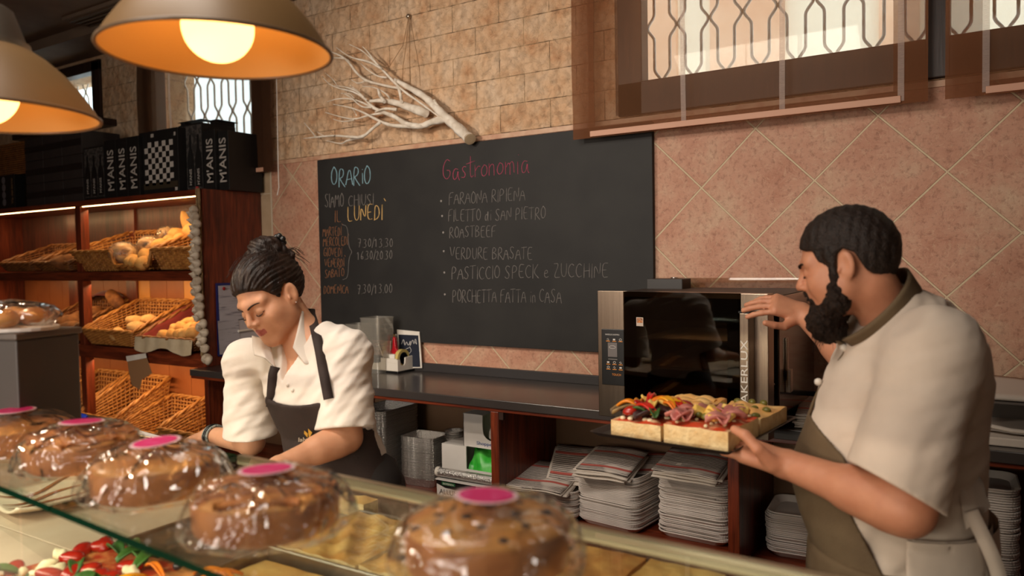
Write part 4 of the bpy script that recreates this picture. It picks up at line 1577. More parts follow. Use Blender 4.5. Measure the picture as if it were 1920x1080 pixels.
M_CPI = pm('panel_white_print', (196, 190, 184), .5)
M_CPO = pm('panel_orange_print', (206, 128, 44), .5)
text_mesh('BAKERLUX SHOP.PRO', 'lettering', M_CPI, ov, onwall(-.161, CY, 1.245), .058, .0055, .004)
text_mesh('TOUCH', 'lettering', M_CPO, ov, onwall(-.135, CY, 1.092), .036, .008, .004, 'orange lettering')
b = MB()
b.box(-.151, -.113, CY - .001, CY, 1.163, 1.217)
b.build('display', pm('grey_screen', (104, 98, 96), .3), ov, world=True)
b = MB()
b.tube([(-.132 + .013 * math.cos(a), CY - .0012, 1.2 + .0055 * math.sin(a)) for a in np.linspace(0, 2 * PI, 25)[:-1]], .0008, 4, closed=True)
b.build('display_ring', M_CPI, ov, world=True)
for j, (z, zb) in enumerate(((1.229, 1.2225), (1.142, 1.1345), (1.123, 1.1155))):
    for i in range(3):
        x = -.158 + i * .0255
        MB().box(x, x + .016, CY - .001, CY, zb - .0012, zb + .0012).build('button_bar', M_CPO, ov, world=True)
        b = MB()
        if (i + j) % 3 == 0:
            b.tube([(x + .003, CY - .001, z), (x + .008, CY - .001, z + .004), (x + .012, CY - .001, z - .002), (x + .006, CY - .001, z - .003)], .0011, 4)
        elif (i + j) % 3 == 1:
            b.box(x + .003, x + .012, CY - .001, CY, z - .003, z + .003)
        else:
            b.tube([(x + .008 + .005 * math.cos(a), CY - .001, z + .004 * math.sin(a)) for a in np.linspace(0, 2 * PI, 9)[:-1]], .001, 4, closed=True)
        b.build('button_icon', M_CPI, ov, world=True)
MB().box(-.15, -.113, CY - .001, CY, 1.1525, 1.1555).build('slider', pm('grey_print', (120, 114, 110), .5), ov, world=True)
# door, hinged at the left and slightly open
HX, HY, TH = OX0 + .131, OY0 - .004, R(8)
cT, sT = math.cos(TH), math.sin(TH)


def door_pt(a, o, z):
    """a along the door, o outwards, z up"""
    return (HX + a * cT - o * sT, HY - a * sT - o * cT, z)


def dbox(name, a0, a1, o0, o1, z0, z1, m, bv=.002, label=None):
    b = MB()
    vs = [door_pt(a, o, z) for z in (z0, z1) for o in (o0, o1) for a in (a0, a1)]
    b.add(vs, [(0, 1, 3, 2), (4, 6, 7, 5), (0, 4, 5, 1), (2, 3, 7, 6), (0, 2, 6, 4), (1, 5, 7, 3)])
    return b.build(name, m, ov, world=True, bevel=bv, label=label)


M_OVGLASS = thin_clear('oven_door_glass', (150, 138, 124), .07, .03)
Z0, Z1 = OZ0 + .002, 1.413
GA = .452
dbox('door_glass', 0, GA, .044, .05, Z0, Z1, M_OVGLASS, 0, 'dark reflecting glass')
b = MB()
for q in ((0, .05, Z0, Z1), (GA - .05, GA, Z0, Z1), (.05, GA - .05, Z1 - .1, Z1), (.05, GA - .05, Z0, Z0 + .07)):
    vs = [door_pt(a, o, z) for z in q[2:] for o in (.036, .043) for a in q[:2]]
    b.add(vs, [(0, 1, 3, 2), (4, 6, 7, 5), (0, 4, 5, 1), (2, 3, 7, 6), (0, 2, 6, 4), (1, 5, 7, 3)])
b.build('door_mask', M_OVBLK, ov, world=True)
dbox('door_top', 0, GA, 0, .044, Z1 - .02, Z1, M_OVST, .001)
door_ = dbox('door', GA, .545, -.0, .05, Z0, Z1, M_OVST, .002, 'brushed steel door edge')
hd = dbox('handle', GA + .016, GA + .048, .05, .098, Z0 + .01, 1.352, M_OVST, .003, 'tall steel bar handle')
MB().add([door_pt(a, o, z) for z in (1.352, 1.358) for o in (.05, .1) for a in (GA + .014, GA + .05)], [(0, 1, 3, 2), (4, 6, 7, 5), (0, 4, 5, 1), (2, 3, 7, 6), (0, 2, 6, 4), (1, 5, 7, 3)]).build('handle_cap', M_OVBLK, ov, world=True)
text_mesh('BAKERLUX', 'lettering', pm('etched_white', (214, 206, 196), .5), ov, lambda a, h, c: door_pt(GA + .044 - h, .0985 + c, 1.035 + a), .230, .023, .0, 'pale vertical lettering')
for o in list(ov.children):
    up_ = door_ if o.name.split('.')[0] in ('door_glass', 'door_mask', 'door_top', 'handle', 'handle_cap') or (o.name.startswith('lettering') and o.data.materials[0].name == 'etched_white') else \
        cp if o.name.split('.')[0] in ('display', 'display_ring', 'button_bar', 'button_icon', 'slider') or (o.name.startswith('lettering')) else None
    if up_ is not None:
        o.parent = up_
        o.matrix_parent_inverse = Matrix()
# latch side of the body
MB().box(OX1 - .03, OX1 - .004, OY0 - .003, OY0, 1.05, 1.36).build('latch_plate', M_OVBLK, ov, world=True)
for z in (1.315, 1.10):
    MB().ball((OX1 - .018, OY0 - .004, z), .005, nu=8, nv=6).build('screw', M_CHROME, ov, world=True)
b = MB()
b.box(OX1, OX1 + .008, OY0 + .08, OY0 + .105, 1.1, 1.25)
b.box(OX1, OX1 + .018, OY0 + .08, OY0 + .12, 1.06, 1.14)
b.build('side_latch', M_STEEL, ov, world=True, bevel=.002)
# energy sticker on the glass
q = [door_pt(a, .0508, z) for a, z in ((.055, 1.288), (.084, 1.288), (.084, 1.32), (.055, 1.32))]
MB().quad(*q).build('sticker', pm('sticker_grey', (176, 160, 146), .6), ov, world=True)
MB().quad(*[door_pt(a, .0512, z) for a, z in ((.058, 1.3), (.081, 1.3), (.081, 1.317), (.058, 1.317))]).build('sticker_print', pm('sticker_print', (60, 46, 40), .6, col2=(196, 120, 60), nscale=90), ov, world=True)
b = MB()
b.tube([door_pt(.06 + .018 * t, .0515, 1.305 + .008 * math.sin(t * 3)) for t in np.linspace(0, 1, 8)], .001, 4)
b.build('sticker_print', MATS['sticker_grey'], ov, world=True)

# glass splash guard behind the oven
t = thing('glass_guard', 'clear glass splash guard with chrome clip on the wall behind the oven', 'glass panel', (.1, -.045, ZCT))
b = MB()
b.quad((-.2, -.048, .98), (.47, -.048, .98), (.47, -.048, 1.443), (-.2, -.048, 1.443))
b.quad((.47, -.042, .98), (-.2, -.042, .98), (-.2, -.042, 1.443), (.47, -.042, 1.443))
b.mat(1)
b.quad((-.2, -.048, 1.443), (.47, -.048, 1.443), (.47, -.042, 1.443), (-.2, -.042, 1.443))
b.quad((.47, -.048, .98), (.47, -.042, .98), (.47, -.042, 1.443), (.47, -.048, 1.443))
b.build('pane', [thin_clear('guard_glass', (232, 226, 218), .05, .03), pm('ground_glass_edge', (70, 62, 52), .9, spec=.05)], t, world=True)
q = aty(1265, 525, -.055)
b = MB()
b.lathe([(.018, -.012), (.018, .012)], 20, c=(q.x, q.y, q.z))
b.build('clip', M_CHROME, t, world=True, smooth=40)
b = MB().tube([(q.x - .05, q.y - .002, q.z), (q.x, q.y - .002, q.z - .004), (q.x + .05, q.y - .002, q.z)], .004, 6, flat=.6)
b.build('clip_bar', M_CHROME, t, world=True, smooth=60)

# ================================================================== inside the base cabinet
M_ALU = pm('crinkled_foil', (214, 210, 206), .36, 1, bump=.006, bscale=150)


def scallop(w, d, r, amp, n=60):
    base = rrect(w, d, r, 14)
    out = []
    for i, (x, y) in enumerate(base):
        k = 1 + amp * (1 if i % 2 else -1)
        out.append((x * k, y * k))
    return out


def foil_tray(w, d, h):
    b = MB()
    rings(b, [(scallop(w * .80, d * .80, .02, .004), 0), (scallop(w * .93, d * .93, .025, .007), h), (scallop(w, d, .03, .002), h + .001), (scallop(w, d, .03, .002), h + .004),
              (scallop(w * .92, d * .92, .025, .007), h + .004), (scallop(w * .79, d * .79, .02, .004), .003)])
    n = len(rrect(1, 1, .1, 14))
    b.add([(x * w * .79 / w, y * d * .79 / d, .003) for x, y in rrect(w, d, .03, 14)], [tuple(range(n))])
    return b.build('foil_tray', M_ALU, None, smooth=35)


def pile(proto, first, x, y, z, rz, n, step, label, cat, group, jit=.002, kids=True):
    for k in range(n):
        if first and k == 0:
            o = proto
        else:
            o = proto.copy()
            COL.objects.link(o)
        o.location = (x + random.uniform(-jit, jit), y + random.uniform(-jit, jit), z + k * step)
        o.rotation_euler = (0, 0, rz + random.uniform(-jit, jit) * 3)
        tag(o, label if k < n - 1 else label.replace('nested in', 'on top of'), cat, group)


ft = foil_tray(.22, .30, .045)
pile(ft, True, -1.635, -.27, ZF + .001, .02, 44, .0079, 'large foil tray nested in the tall stack by the woman', 'foil tray', 'large foil trays in the tall stack')
ft2 = foil_tray(.215, .165, .042)
pile(ft2, True, -1.40, -.235, ZF + .001, .05, 28, .0077, 'foil tray nested in the shorter stack beside the white boxes', 'foil tray', 'foil trays in the shorter stack')
cupb = MB()
cupb.lathe([(.03, 0), (.045, .035), (.05, .036), (.05, .038), (.044, .037), (.028, .003), (.001, .003)], 36, wob=lambda q, z: .03 * math.sin(q * 18) if z > .01 else 0)
cup = cupb.build('foil_cup', M_ALU, None, smooth=40)
pile(cup, True, -1.235, -.2, ZF + .001, 0, 24, .0108, 'round foil cup nested in the stack behind the white boxes', 'foil cup', 'round foil cups behind the white boxes')
pile(cup, False, -1.12, -.12, ZF + .001, 0, 22, .0108, 'round foil cup nested in the rear stack behind the white boxes', 'foil cup', 'rear round foil cups')

YB = -.385
t = thing('foil_box', 'white and black foil carton lettered ALLUMINIO at the bottom of the pile', 'box', (-1.0, YB + .07, ZF))
MB().box(-1.213, -.80, YB, YB + .14, ZF, .470).build('carton', M_CARDWHITE, t, world=True, bevel=.002)
b = MB()
b.prism([(-1.213, .468), (-1.213, .450), (-1.16, .434), (-1.06, .430), (-.98, .440), (-.98, .468)], 0, .001, fn=lambda x, z, d: (x, YB - d, z))
b.build('black_print', M_BOXBLACK, t, world=True)
MB().box(-1.18, -1.10, YB - .002, YB - .001, .447, .463).build('green_logo', pm('green_print', (40, 110, 66), .5), t, world=True)
text_mesh('BIOTENDA', 'lettering', M_PAPER, t, onwall(-1.172, YB - .0025, .45), .066, .009, .01)
text_mesh('ALLUMINIO', 'lettering', pm('black_ink', (40, 36, 36), .6), t, onwall(-1.196, YB - .001, .402), .19, .024, .0, 'dark thin lettering')
MB().box(-.98, -.80, YB - .001, YB, ZF, .444).build('grey_print', pm('grey_carton_print', (128, 122, 120), .6), t, world=True)
for k in range(3):
    MB().lathe([(.020, 0), (.020, .001)], 18, c=(-.955 + k * .047, YB - .001, .412), rot=Matrix.Rotation(R(90), 3, 'X')).build('picture_disc', M_CARDWHITE, t, world=True)
    MB().lathe([(.012, 0), (.012, .001)], 14, c=(-.955 + k * .047, YB - .002, .412), rot=Matrix.Rotation(R(90), 3, 'X') @ Matrix.Diagonal((1.1, .6, 1))).build('picture_food', pm('food_print', (180, 36, 34), .5, col2=(210, 150, 110), nscale=70), t, world=True)
MB().lathe([(.016, 0), (.016, .001)], 18, c=(-.823, YB - .001, .415), rot=Matrix.Rotation(R(90), 3, 'X')).build('number_disc', M_BOXBLACK, t, world=True)
text_mesh('150', 'lettering', M_PAPER, t, onwall(-.834, YB - .0025, .409), .022, .012, .01)
MB().box(-.93, -.80, YB - .002, YB - .001, .436, .443).build('print_strip', M_BOXBLACK, t, world=True)
# foil roll in its open carton lid
t = thing('foil_roll', 'shiny roll of kitchen foil lying along the front of the white boxes', 'foil roll', (-1.0, YB - .005, .498))
MB().tube([(-1.20, YB + .012, .505), (-.80, YB + .012, .505)], .022, 24).build('foil', M_ALU, t, world=True, smooth=40)
MB().tube([(-1.217, YB + .012, .505), (-1.20, YB + .012, .505)], .0235, 24).build('roll_end', M_CREAM, t, world=True, smooth=40, label='white end ring')
MB().tube([(-.872, YB + .012, .505), (-.855, YB + .012, .505)], .0235, 24).build('roll_end', M_CREAM, t, world=True, smooth=40, label='white end ring')
MB().box(-1.21, -.79, YB - .012, YB + .06, .4715, .477).build('carton_lid', M_CARDWHITE, t, world=True)
# box of green bags
t = thing('bag_box', 'white carton with green bags showing in its cut-out', 'box', (-1.0, YB + .15, .531))
b = MB()
zt = .636
b.prism([(-1.208, .4785), (-1.208, zt), (-1.06, zt), (-1.06, .53), (-.905, .53), (-.905, zt), (-.80, zt), (-.80, .4785)], YB + .04, YB + .044, fn=lambda x, z, y: (x, y, z))
b.box(-1.208, -.80, YB + .20, YB + .204, .4785, zt)
b.box(-1.208, -1.204, YB + .044, YB + .20, .4785, zt)
b.box(-1.208, -1.06, YB + .04, YB + .204, zt, zt + .003)
b.box(-.905, -.80, YB + .04, YB + .204, zt, zt + .003)
b.box(-1.06, -.905, YB + .13, YB + .204, zt, zt + .003)
b.build('carton', M_CARDWHITE, t, world=True)
b = MB()
b.grid(lambda u, v: (-1.06 + .155 * u, YB + .05 + .1 * v + .01 * math.sin(u * 9 + v * 5), .50 + .135 * v ** .5 - .012 * math.sin(u * 14) * v + .01 * math.cos(u * 7 + v * 9)), 30, 14)
b.build('green_bags', pm('green_plastic_bag', (40, 170, 46), .35, col2=(96, 208, 86), nscale=14), t, world=True, smooth=180, label='bright green plastic bags')
# box of white bags
t = thing('bag_box', 'white carton of white shopping bags on top of the pile', 'box', (-.95, YB + .12, .64))
b = MB()
x0, x1, z0, z1 = -1.078, -.785, .6405, .797
yf, yb = YB + .045, YB + .20
hole = [(.0 + math.cos(a) * .05, math.sin(a) * .048) for a in np.linspace(PI, 2 * PI, 12)]
cx, cz = -.915, .728
poly = [(x0, z0), (x0, z1), (cx - .05, z1)] + [(cx + hx, cz + hz) for hx, hz in hole] + [(cx + .05, z1), (x1, z1), (x1, z0)]
b.prism(list(reversed(poly)), yf, yf + .003, fn=lambda x, z, y: (x, y, z))
b.box(x0, x1, yb, yb + .003, z0, z1)
b.box(x0, x0 + .003, yf, yb, z0, z1)
b.box(x0, cx - .05, yf, yb, z1, z1 + .003)
b.box(cx - .05, x1, yf + .1, yb, z1, z1 + .003)
b.build('carton', M_CARDWHITE, t, world=True)
b = MB().ball((cx + .004, yf + .062, .706), (.046, .055, .046), nu=30, nv=18, fn=lambda v: 1 + .06 * math.sin(15 * v.x + 4 * v.z) + .04 * math.sin(11 * v.y - 8 * v.z))
b.build('white_bags', pm('white_plastic_bag', (214, 204, 196), .5, bump=.004, bscale=40), t, world=True, smooth=180, label='crumpled white plastic bags')
text_mesh('Shopper Biocomp', 'lettering', pm('blue_ink', (58, 84, 140), .5), t, onwall(-1.0, yf - .001, .651), .215, .021, .012, 'blue lettering')

# paper trays
M_PTRAY = pm('paper_tray_card', (222, 212, 204), .85, col2=(208, 198, 190), nscale=10)


def paper_tray(w, d, h, r):
    b = MB()
    o = lambda k, amp: [(x * k, y * k) for x, y in scallop(w, d, r, amp)]
    rings(b, [(o(.86, .002), 0), (o(.985, .006), h), (o(1, .004), h + .0004), (o(1, .004), h + .0054), (o(.97, .006), h + .005), (o(.85, .002), .002)])
    n = len(rrect(1, 1, .1, 14))
    b.add([(x * .85, y * .85, .002) for x, y in rrect(w, d, r, 14)], [tuple(range(n))])
    return b.build('paper_tray', M_PTRAY, None, smooth=35)


pt = paper_tray(.30, .25, .02, .045)
pile(pt, True, -.29, -.27, ZF + .001, -.12, 31, .0070, 'white paper tray nested in the middle stack under the newspapers', 'paper tray', 'paper trays in the middle stack', .0035)
pile(pt, False, .065, -.235, ZF + .001, -.05, 36, .0070, 'white paper tray nested in the stack left of the cabinet divider', 'paper tray', 'paper trays in the stack by the divider', .005)
pile(pt, False, -.60, -.30, ZF + .001, .1, 17, .0070, 'white paper tray nested in the low stack under the loose newspapers', 'paper tray', 'paper trays in the low left stack', .0045)
pile(pt, False, .49, -.22, ZF + .001, .06, 22, .0070, 'white paper tray nested in the low open stack right of the divider', 'paper tray', 'paper trays in the stack right of the divider', .004)
pile(pt, False, 1.01, -.30, ZF + .001, .04, 46, .0080, 'white paper tray nested in the tall stack behind the man', 'paper tray', 'paper trays in the stack behind the man', .004)
pile(pt, False, 1.55, -.30, ZF + .001, .0, 48, .0080, 'white paper tray nested in the tall stack at the right edge', 'paper tray', 'paper trays in the right edge stack', .004)

# newspapers
M_NEWS = pm('newsprint', (196, 184, 172), .9)


def news_material(name, sx, sy):
    m, nt, b, L = nodes_of(name)
    tc = N(nt, 'TexCoord')
    mp = N(nt, 'Mapping')
    mp.inputs['Scale'].default_value = (sx, sy, 1)
    L(tc.outputs['Object'], mp.inputs[0])
    n = N(nt, 'TexNoise', Scale=26.0, Detail=4.0, Roughness=.8)
    L(mp.outputs[0], n.inputs['Vector'])
    w = N(nt, 'TexWave', Scale=24.0)
    w.bands_direction = 'Y'
    L(tc.outputs['Object'], w.inputs['Vector'])
    n2 = N(nt, 'TexNoise', Scale=7.0, Detail=1.0)
    L(tc.outputs['Object'], n2.inputs['Vector'])
    mul = N(nt, 'Math', operation='MULTIPLY')
    L(n.outputs['Fac'], mul.inputs[0])
    L(w.outputs['Fac'], mul.inputs[1])
    r = ramp(nt, [(.20, (196, 184, 174)), (.27, (84, 76, 72))])
    L(mul.outputs[0], r.inputs[0])
    k = ramp(nt, [(.58, (0, 0, 0)), (.64, (255, 255, 255))])
    L(n2.outputs['Fac'], k.inputs[0])
    c = mixc(nt, r.outputs[0], (*lin((196, 184, 174)), 1), k.outputs[0])
    rd = N(nt, 'TexWave', Scale=2.1)
    rd.bands_direction = 'Y'
    L(tc.outputs['Object'], rd.inputs['Vector'])
    rr = ramp(nt, [(.955, (0, 0, 0)), (.97, (255, 255, 255))])
    L(rd.outputs['Fac'], rr.inputs[0])
    c = mixc(nt, c, (*lin((176, 84, 74)), 1), rr.outputs[0])
    L(c, b.inputs['Base Color'])
    b.inputs['Roughness'].default_value = .9
    return m


M_PRINT = news_material('printed_newsprint', 1.0, 3.0)


def newspaper(loc, rz, w, d, n, label, seed, tilt=(0, 0)):
    r = random.Random(seed)
    t = thing('newspaper', label, 'newspaper', loc, rz, 'newspapers on the paper trays')
    t.rotation_euler = (tilt[0], tilt[1], rz)
    for k in range(n):
        ox, oy, a = r.uniform(-.012, .012), r.uniform(-.012, .012), r.uniform(-.05, .05)
        ca, sa = math.cos(a), math.sin(a)
        p1, p2 = r.uniform(0, 6), r.uniform(0, 6)

        def fn(u, v):
            x, y = (u - .5) * w, (v - .5) * d
            z = k * .0052 + .0018 * math.sin(u * 7 + p1) + .0015 * math.sin(v * 9 + p2) - (.007 * max(0, u - .72) / .28 if k < n else 0)
            return (x * ca - y * sa + ox, x * sa + y * ca + oy, z)
        b = MB().grid(fn, 14, 14)
        b.build('sheet', M_PRINT if k == n - 1 else M_NEWS, t, smooth=180, solid=.0042)
    return t


newspaper((-.62, -.32, .528), .12, .27, .31, 7, 'sagging heap of printed newspapers on the low left tray stack', 1, (R(8), 0))
newspaper((-.53, -.22, .578), .35, .24, .26, 4, 'newspapers slanting upwards behind the heap on the low left stack', 2, (R(22), R(4)))
newspaper((-.31, -.31, .632), .05, .23, .27, 7, 'folded newspaper on the middle tray stack', 3, (R(9), 0))
newspaper((-.20, -.18, .63), .4, .2, .2, 2, 'pale loose newspaper sheets lying behind on the middle tray stack', 5, (R(12), R(-4)))
newspaper((.06, -.30, .672), .02, .26, .27, 6, 'newspaper bundle on the tray stack below the tray of pizza', 4, (R(7), 0))
t = newspaper((.57, -.33, ZCT + .006), .1, .17, .38, 9, 'small newspaper pile on the worktop right of the oven', 9)

# paper stacked on the worktop at the right edge
t = thing('paper_rack', 'low grey rack of paper sheets on the worktop at the right edge', 'rack', (1.45, -.32, ZCT))
MB().box(1.0, 1.95, -.50, -.12, ZCT + .001, ZCT + .028).build('lower_sheets', M_NEWS, t, world=True, bevel=.004)
MB().box(1.0, 1.95, -.16, -.13, ZCT + .028, 1.062).build('rack_back', pm('grey_card', (92, 84, 78), .8), t, world=True)
MB().box(1.0, 1.95, -.50, -.12, 1.062, 1.068).build('rack_shelf', MATS['grey_card'], t, world=True)
b = MB()
b.grid(lambda u, v: (1.0 + .95 * u, -.49 + .37 * v, 1.075 + .03 * max(0, .35 - u) * v * 2 + .003 * math.sin(u * 12)), 20, 8)
b.build('upper_sheets', M_NEWS, t, world=True, smooth=180, solid=.012)
b = MB()
b.tube([(1.0 + .95 * k / 14, -.45 + .01 * math.sin(k * 2.1), ZCT + .047 + .006 * math.sin(k * 1.7)) for k in range(15)], .014, 8, flat=.5)
b.build('rolled_sheet', M_NEWS, t, world=True, smooth=180)
# ================================================================== display counter with cakes
M_STONE = pm('beige_stone', (196, 172, 148), .35, col2=(208, 186, 162), nscale=7)
M_GLASS = thin_clear('display_glass', (240, 248, 244), .045, .012)
M_GEDGE = pm('green_glass_edge', (8, 56, 36), .08, spec=.8, coat=.5)
ZG = 1.17
dc = thing('display_counter', 'long glass topped serving counter across the foreground', 'display counter', (-.4, -2.3, 0))
b = MB()
for x0, x1 in ((-2.6, -1.25), (-1.246, -.60), (-.596, .0), (.004, .6), (.604, 1.35)):
    for y0, y1 in ((-2.80, -2.407), (-2.403, -1.865)):
        b.box(x0, x1, y0, y1, .875, .9)
b.build('stone_top', M_STONE, dc, world=True, bevel=.0015)
MB().box(-2.58, 1.33, -2.78, -1.93, .0, .874).build('counter_body', M_WOODX, dc, world=True)
gl = lambda x: -2.712 - .075 * (x + 0)          # front edge of the top pane
gb = lambda x: -2.358 - .035 * x                # rear edge


def pane(name, x0, x1, z0, z1, parent=dc):
    b = MB()
    poly = [(x0, gl(x0)), (x1, gl(x1)), (x1, gb(x1)), (x0, gb(x0))]
    n = 4
    vs = [(x, y, z0) for x, y in poly] + [(x, y, z1) for x, y in poly]
    b.add(vs, [(3, 2, 1, 0), (4, 5, 6, 7)])
    b.mat(1).add(vs, [(i, (i + 1) % n, n + (i + 1) % n, n + i) for i in range(n)])
    return b.build(name, [M_GLASS, M_GEDGE], parent, world=True, bevel=0)


pane('top_glass', -1.25, -.157, ZG - .011, ZG)
pane('top_glass', -.153, 1.25, ZG - .011, ZG)
b = MB()
for x0, x1 in ((-1.25, -.347), (-.343, 1.25)):
    b.add([(x0, gl(x0) + .03, .90), (x1, gl(x1) + .03, .90), (x1, gl(x1) + .03, ZG - .012), (x0, gl(x0) + .03, ZG - .012)], [(0, 1, 2, 3)])
    b.build('front_glass', M_GLASS, dc, world=True)
    b = MB()
b = MB()
x0, x1 = -1.25, -.345
b.tube([(x0, gl(x0) + .03, .908), (x1, gl(x1) + .03, .908)], .012, 8)
b.build('base_rail', M_STEEL, dc, world=True, smooth=40)
b = MB()
x0, x1 = -.153, 1.25
b.add([(x, gb(x) + o, z) for z in (ZG - .018, ZG + .0005) for o in (-.004, .012) for x in (x0, x1)], [(0, 1, 3, 2), (4, 6, 7, 5), (0, 4, 5, 1), (2, 3, 7, 6), (0, 2, 6, 4), (1, 5, 7, 3)])
b.build('rear_rail', pm('champagne_rail', (196, 180, 150), .3, .7), dc, world=True, bevel=.003, label='champagne metal rail along the rear glass edge')
for x in (-1.2, 1.2):
    MB().lathe([(.008, .9), (.008, ZG - .0185)], 12, c=(x, gb(x) - .006, 0)).build('glass_post', M_STEEL, dc, world=True, smooth=40)

# ------------------------------------------------------------------ wrapped cakes on the glass
M_CAKE = pm('brown_cake_crust', (160, 92, 38), .6, col2=(206, 132, 64), nscale=22, bump=.004, bscale=40)
M_CAKETOP = pm('glazed_cake_top', (206, 130, 58), .35, col2=(232, 170, 94), nscale=16, bump=.004, bscale=30, coat=.3)
M_GOLDTOP = pm('golden_cake_top', (232, 172, 92), .45, col2=(206, 132, 60), nscale=14, bump=.004, bscale=30)
M_BERRY = pm('dark_berry', (52, 34, 34), .4)
M_BAG = thin_clear('cake_wrap', (252, 250, 246), .07, .07, wrinkle=.05, wscale=10, haze=.06, hazecol=(255, 236, 214), strength=1.5)
M_PINK = pm('pink_sticker', (226, 40, 122), .45, col2=(236, 92, 156), nscale=60, lo=.5, hi=.7)
M_STWHITE = pm('sticker_rim', (238, 206, 214), .5)


def cake(loc, label, kind, seed, r=.098, h=.05, bag=True):
    rd = random.Random(seed)
    t = thing('wrapped_cake', label, 'cake', loc, rd.uniform(0, 3), 'wrapped cakes on the glass top')
    ht = h + .018
    MB().lathe([(r * .92, .004), (r * .98, .01), (r * 1.0, h * .9), (r * .97, h)], 40, wob=lambda q, z: .012 * math.sin(9 * q + seed) + .006 * math.sin(23 * q)).build('cake_side', M_CAKE, t, smooth=50)
    prof = [(r * .97, h)] + [(r * .97 * math.cos(a), h + .014 * math.sin(a)) for a in np.linspace(.15, PI / 2, 8)]
    MB().lathe(prof, 40, wob=lambda q, z: .012 * math.sin(9 * q + seed)).build('cake_top', M_GOLDTOP if kind == 'berry' else M_CAKETOP, t, smooth=180)
    if kind == 'berry':
        for k in range(16):
            a = k * 2.4
            q = r * .9 * math.sqrt((k + .5) / 16)
            MB().ball((q * math.cos(a), q * math.sin(a), h + .012 - .012 * (q / r) ** 2), (.0085, .0085, .005), nu=10, nv=6).build('berry', M_BERRY, t, smooth=180)
    elif kind == 'lattice':
        for k in range(-2, 3):
            x = k * r * .38
            L = math.sqrt(max(0, (r * .93) ** 2 - x * x))
            for s in (0, 1):
                p = [(x, L * v, h + .012 - .010 * (L * v / r) ** 2 - .008 * (x / r) ** 2) for v in np.linspace(-1, 1, 9)]
                p = [(a, c, z) if s == 0 else (c, a, z + .003) for a, c, z in p]
                MB().tube(p, .009, 8, flat=.55).build('pastry_strip', M_CAKE, t, smooth=180)
    # film: drawn over the cake, gathered and taped on top
    p1, p2, p3 = rd.uniform(0, 6), rd.uniform(0, 6), rd.uniform(0, 6)

    def film(u, v):
        q = 2 * PI * u
        prof = [(.0, .081), (.03, .080), (.06, .075), (.088, .064), (.107, .046), (.116, .027), (.118, .012), (.112, .003), (.095, .0015)]
        s = v * (len(prof) - 1)
        i = min(int(s), len(prof) - 2)
        f = s - i
        rr = prof[i][0] * (1 - f) + prof[i + 1][0] * f
        z = prof[i][1] * (1 - f) + prof[i + 1][1] * f
        k = v * (1 - .3 * v)
        rr *= r / .098 * (1 + k * (.035 * math.sin(5 * q + p1) + .02 * math.sin(11 * q + p2 + 6 * v) + .012 * math.sin(21 * q + p3)))
        z = z + .004 * v * (1 - v) * 4 * math.sin(7 * q + p2 + 9 * v)
        return (rr * math.cos(q), rr * math.sin(q), max(.0012, z * (h / .05)))
    MB().grid(film, 96, 36, True).build('clear_wrap', M_BAG, t, smooth=180, label='crinkled clear wrapping')
    zt = .082 * h / .05
    tl = Matrix.Rotation(rd.uniform(-.07, .07), 3, 'X') @ Matrix.Rotation(rd.uniform(-.07, .07), 3, 'Y')
    MB().lathe([(.0385, 0), (.0385, .0008)], 36, c=(0, 0, zt), rot=tl).build('sticker', M_STWHITE, t, label='pale rim of the round label')
    s = [o for o in t.children if o.name.startswith('sticker')]
    MB().lathe([(.033, 0), (.033, .0006)], 36, c=(0, 0, zt + .001), rot=tl).build('sticker_face', M_PINK, t, label='bright pink round label')
    return t


cake((-.585, -2.55, ZG + .0005), 'wrapped brown cake with pink label at the left edge, beside the grey box', 'plain', 1, r=.100)
cake((-.345, -2.545, ZG + .0005), 'wrapped brown cake with pink label, second from the left of the row', 'lattice', 2, r=.096)
cake((-.07, -2.575, ZG + .0005), 'wrapped cake with pink label in front of the woman\'s hand', 'plain', 3, r=.098)
cake((.225, -2.598, ZG + .0005), 'wrapped cake with pink label standing second from the right', 'lattice', 4, r=.100)
cake((.566, -2.555, ZG + .0005), 'wrapped golden cake dotted with dark berries, nearest of the row', 'berry', 5, r=.100, h=.052)

# grey box with a bagged pastry on it
t = thing('grey_box', 'tall dark grey metal box standing on the glass at the left edge', 'box', (-.725, -2.52, ZG + .0005))
b = MB()
b.box(-.14, .125, -.05, .1, 0, .222)
b.build('casing', pm('dark_grey_casing', (72, 64, 60), .5, col2=(80, 72, 66), nscale=4), t, bevel=.004)
MB().box(-.14, .13, -.055, .105, .222, .236).build('lid', pm('grey_lid', (104, 94, 86), .45), t, bevel=.003)
MB().box(-.1, .03, -.052, -.05, .02, .19).build('front_panel', pm('darker_casing', (48, 43, 41), .5), t, bevel=.001)
t.rotation_euler = (0, 0, .25)
t = thing('bagged_pastries', 'clear bag of pastries on a white tray on top of the grey box', 'pastry', (-.71, -2.51, ZG + .2375), .25)
MB().prism([(.13 * math.cos(a), .085 * math.sin(a)) for a in np.linspace(0, 2 * PI, 33)[:-1]], 0, .008).build('tray', M_CARDWHITE, t, bevel=.002)
for k in range(7):
    a = k * .9
    MB().ball((.075 * math.cos(a) * (1 if k else 0), .045 * math.sin(a) * (1 if k else 0), .026), (.034, .028, .02), nu=16, nv=10, fn=lambda v: 1 + .06 * math.sin(6 * v.x + k)).build('pastry', M_CAKETOP, t, smooth=180)
MB().ball((0, 0, .03), (.135, .09, .034), nu=48, nv=20, fn=lambda v: 1 + .03 * math.sin(9 * v.x + 5 * v.y) + .03 * math.sin(13 * v.y + 4 * v.z)).build('clear_bag', M_BAG, t, smooth=180)

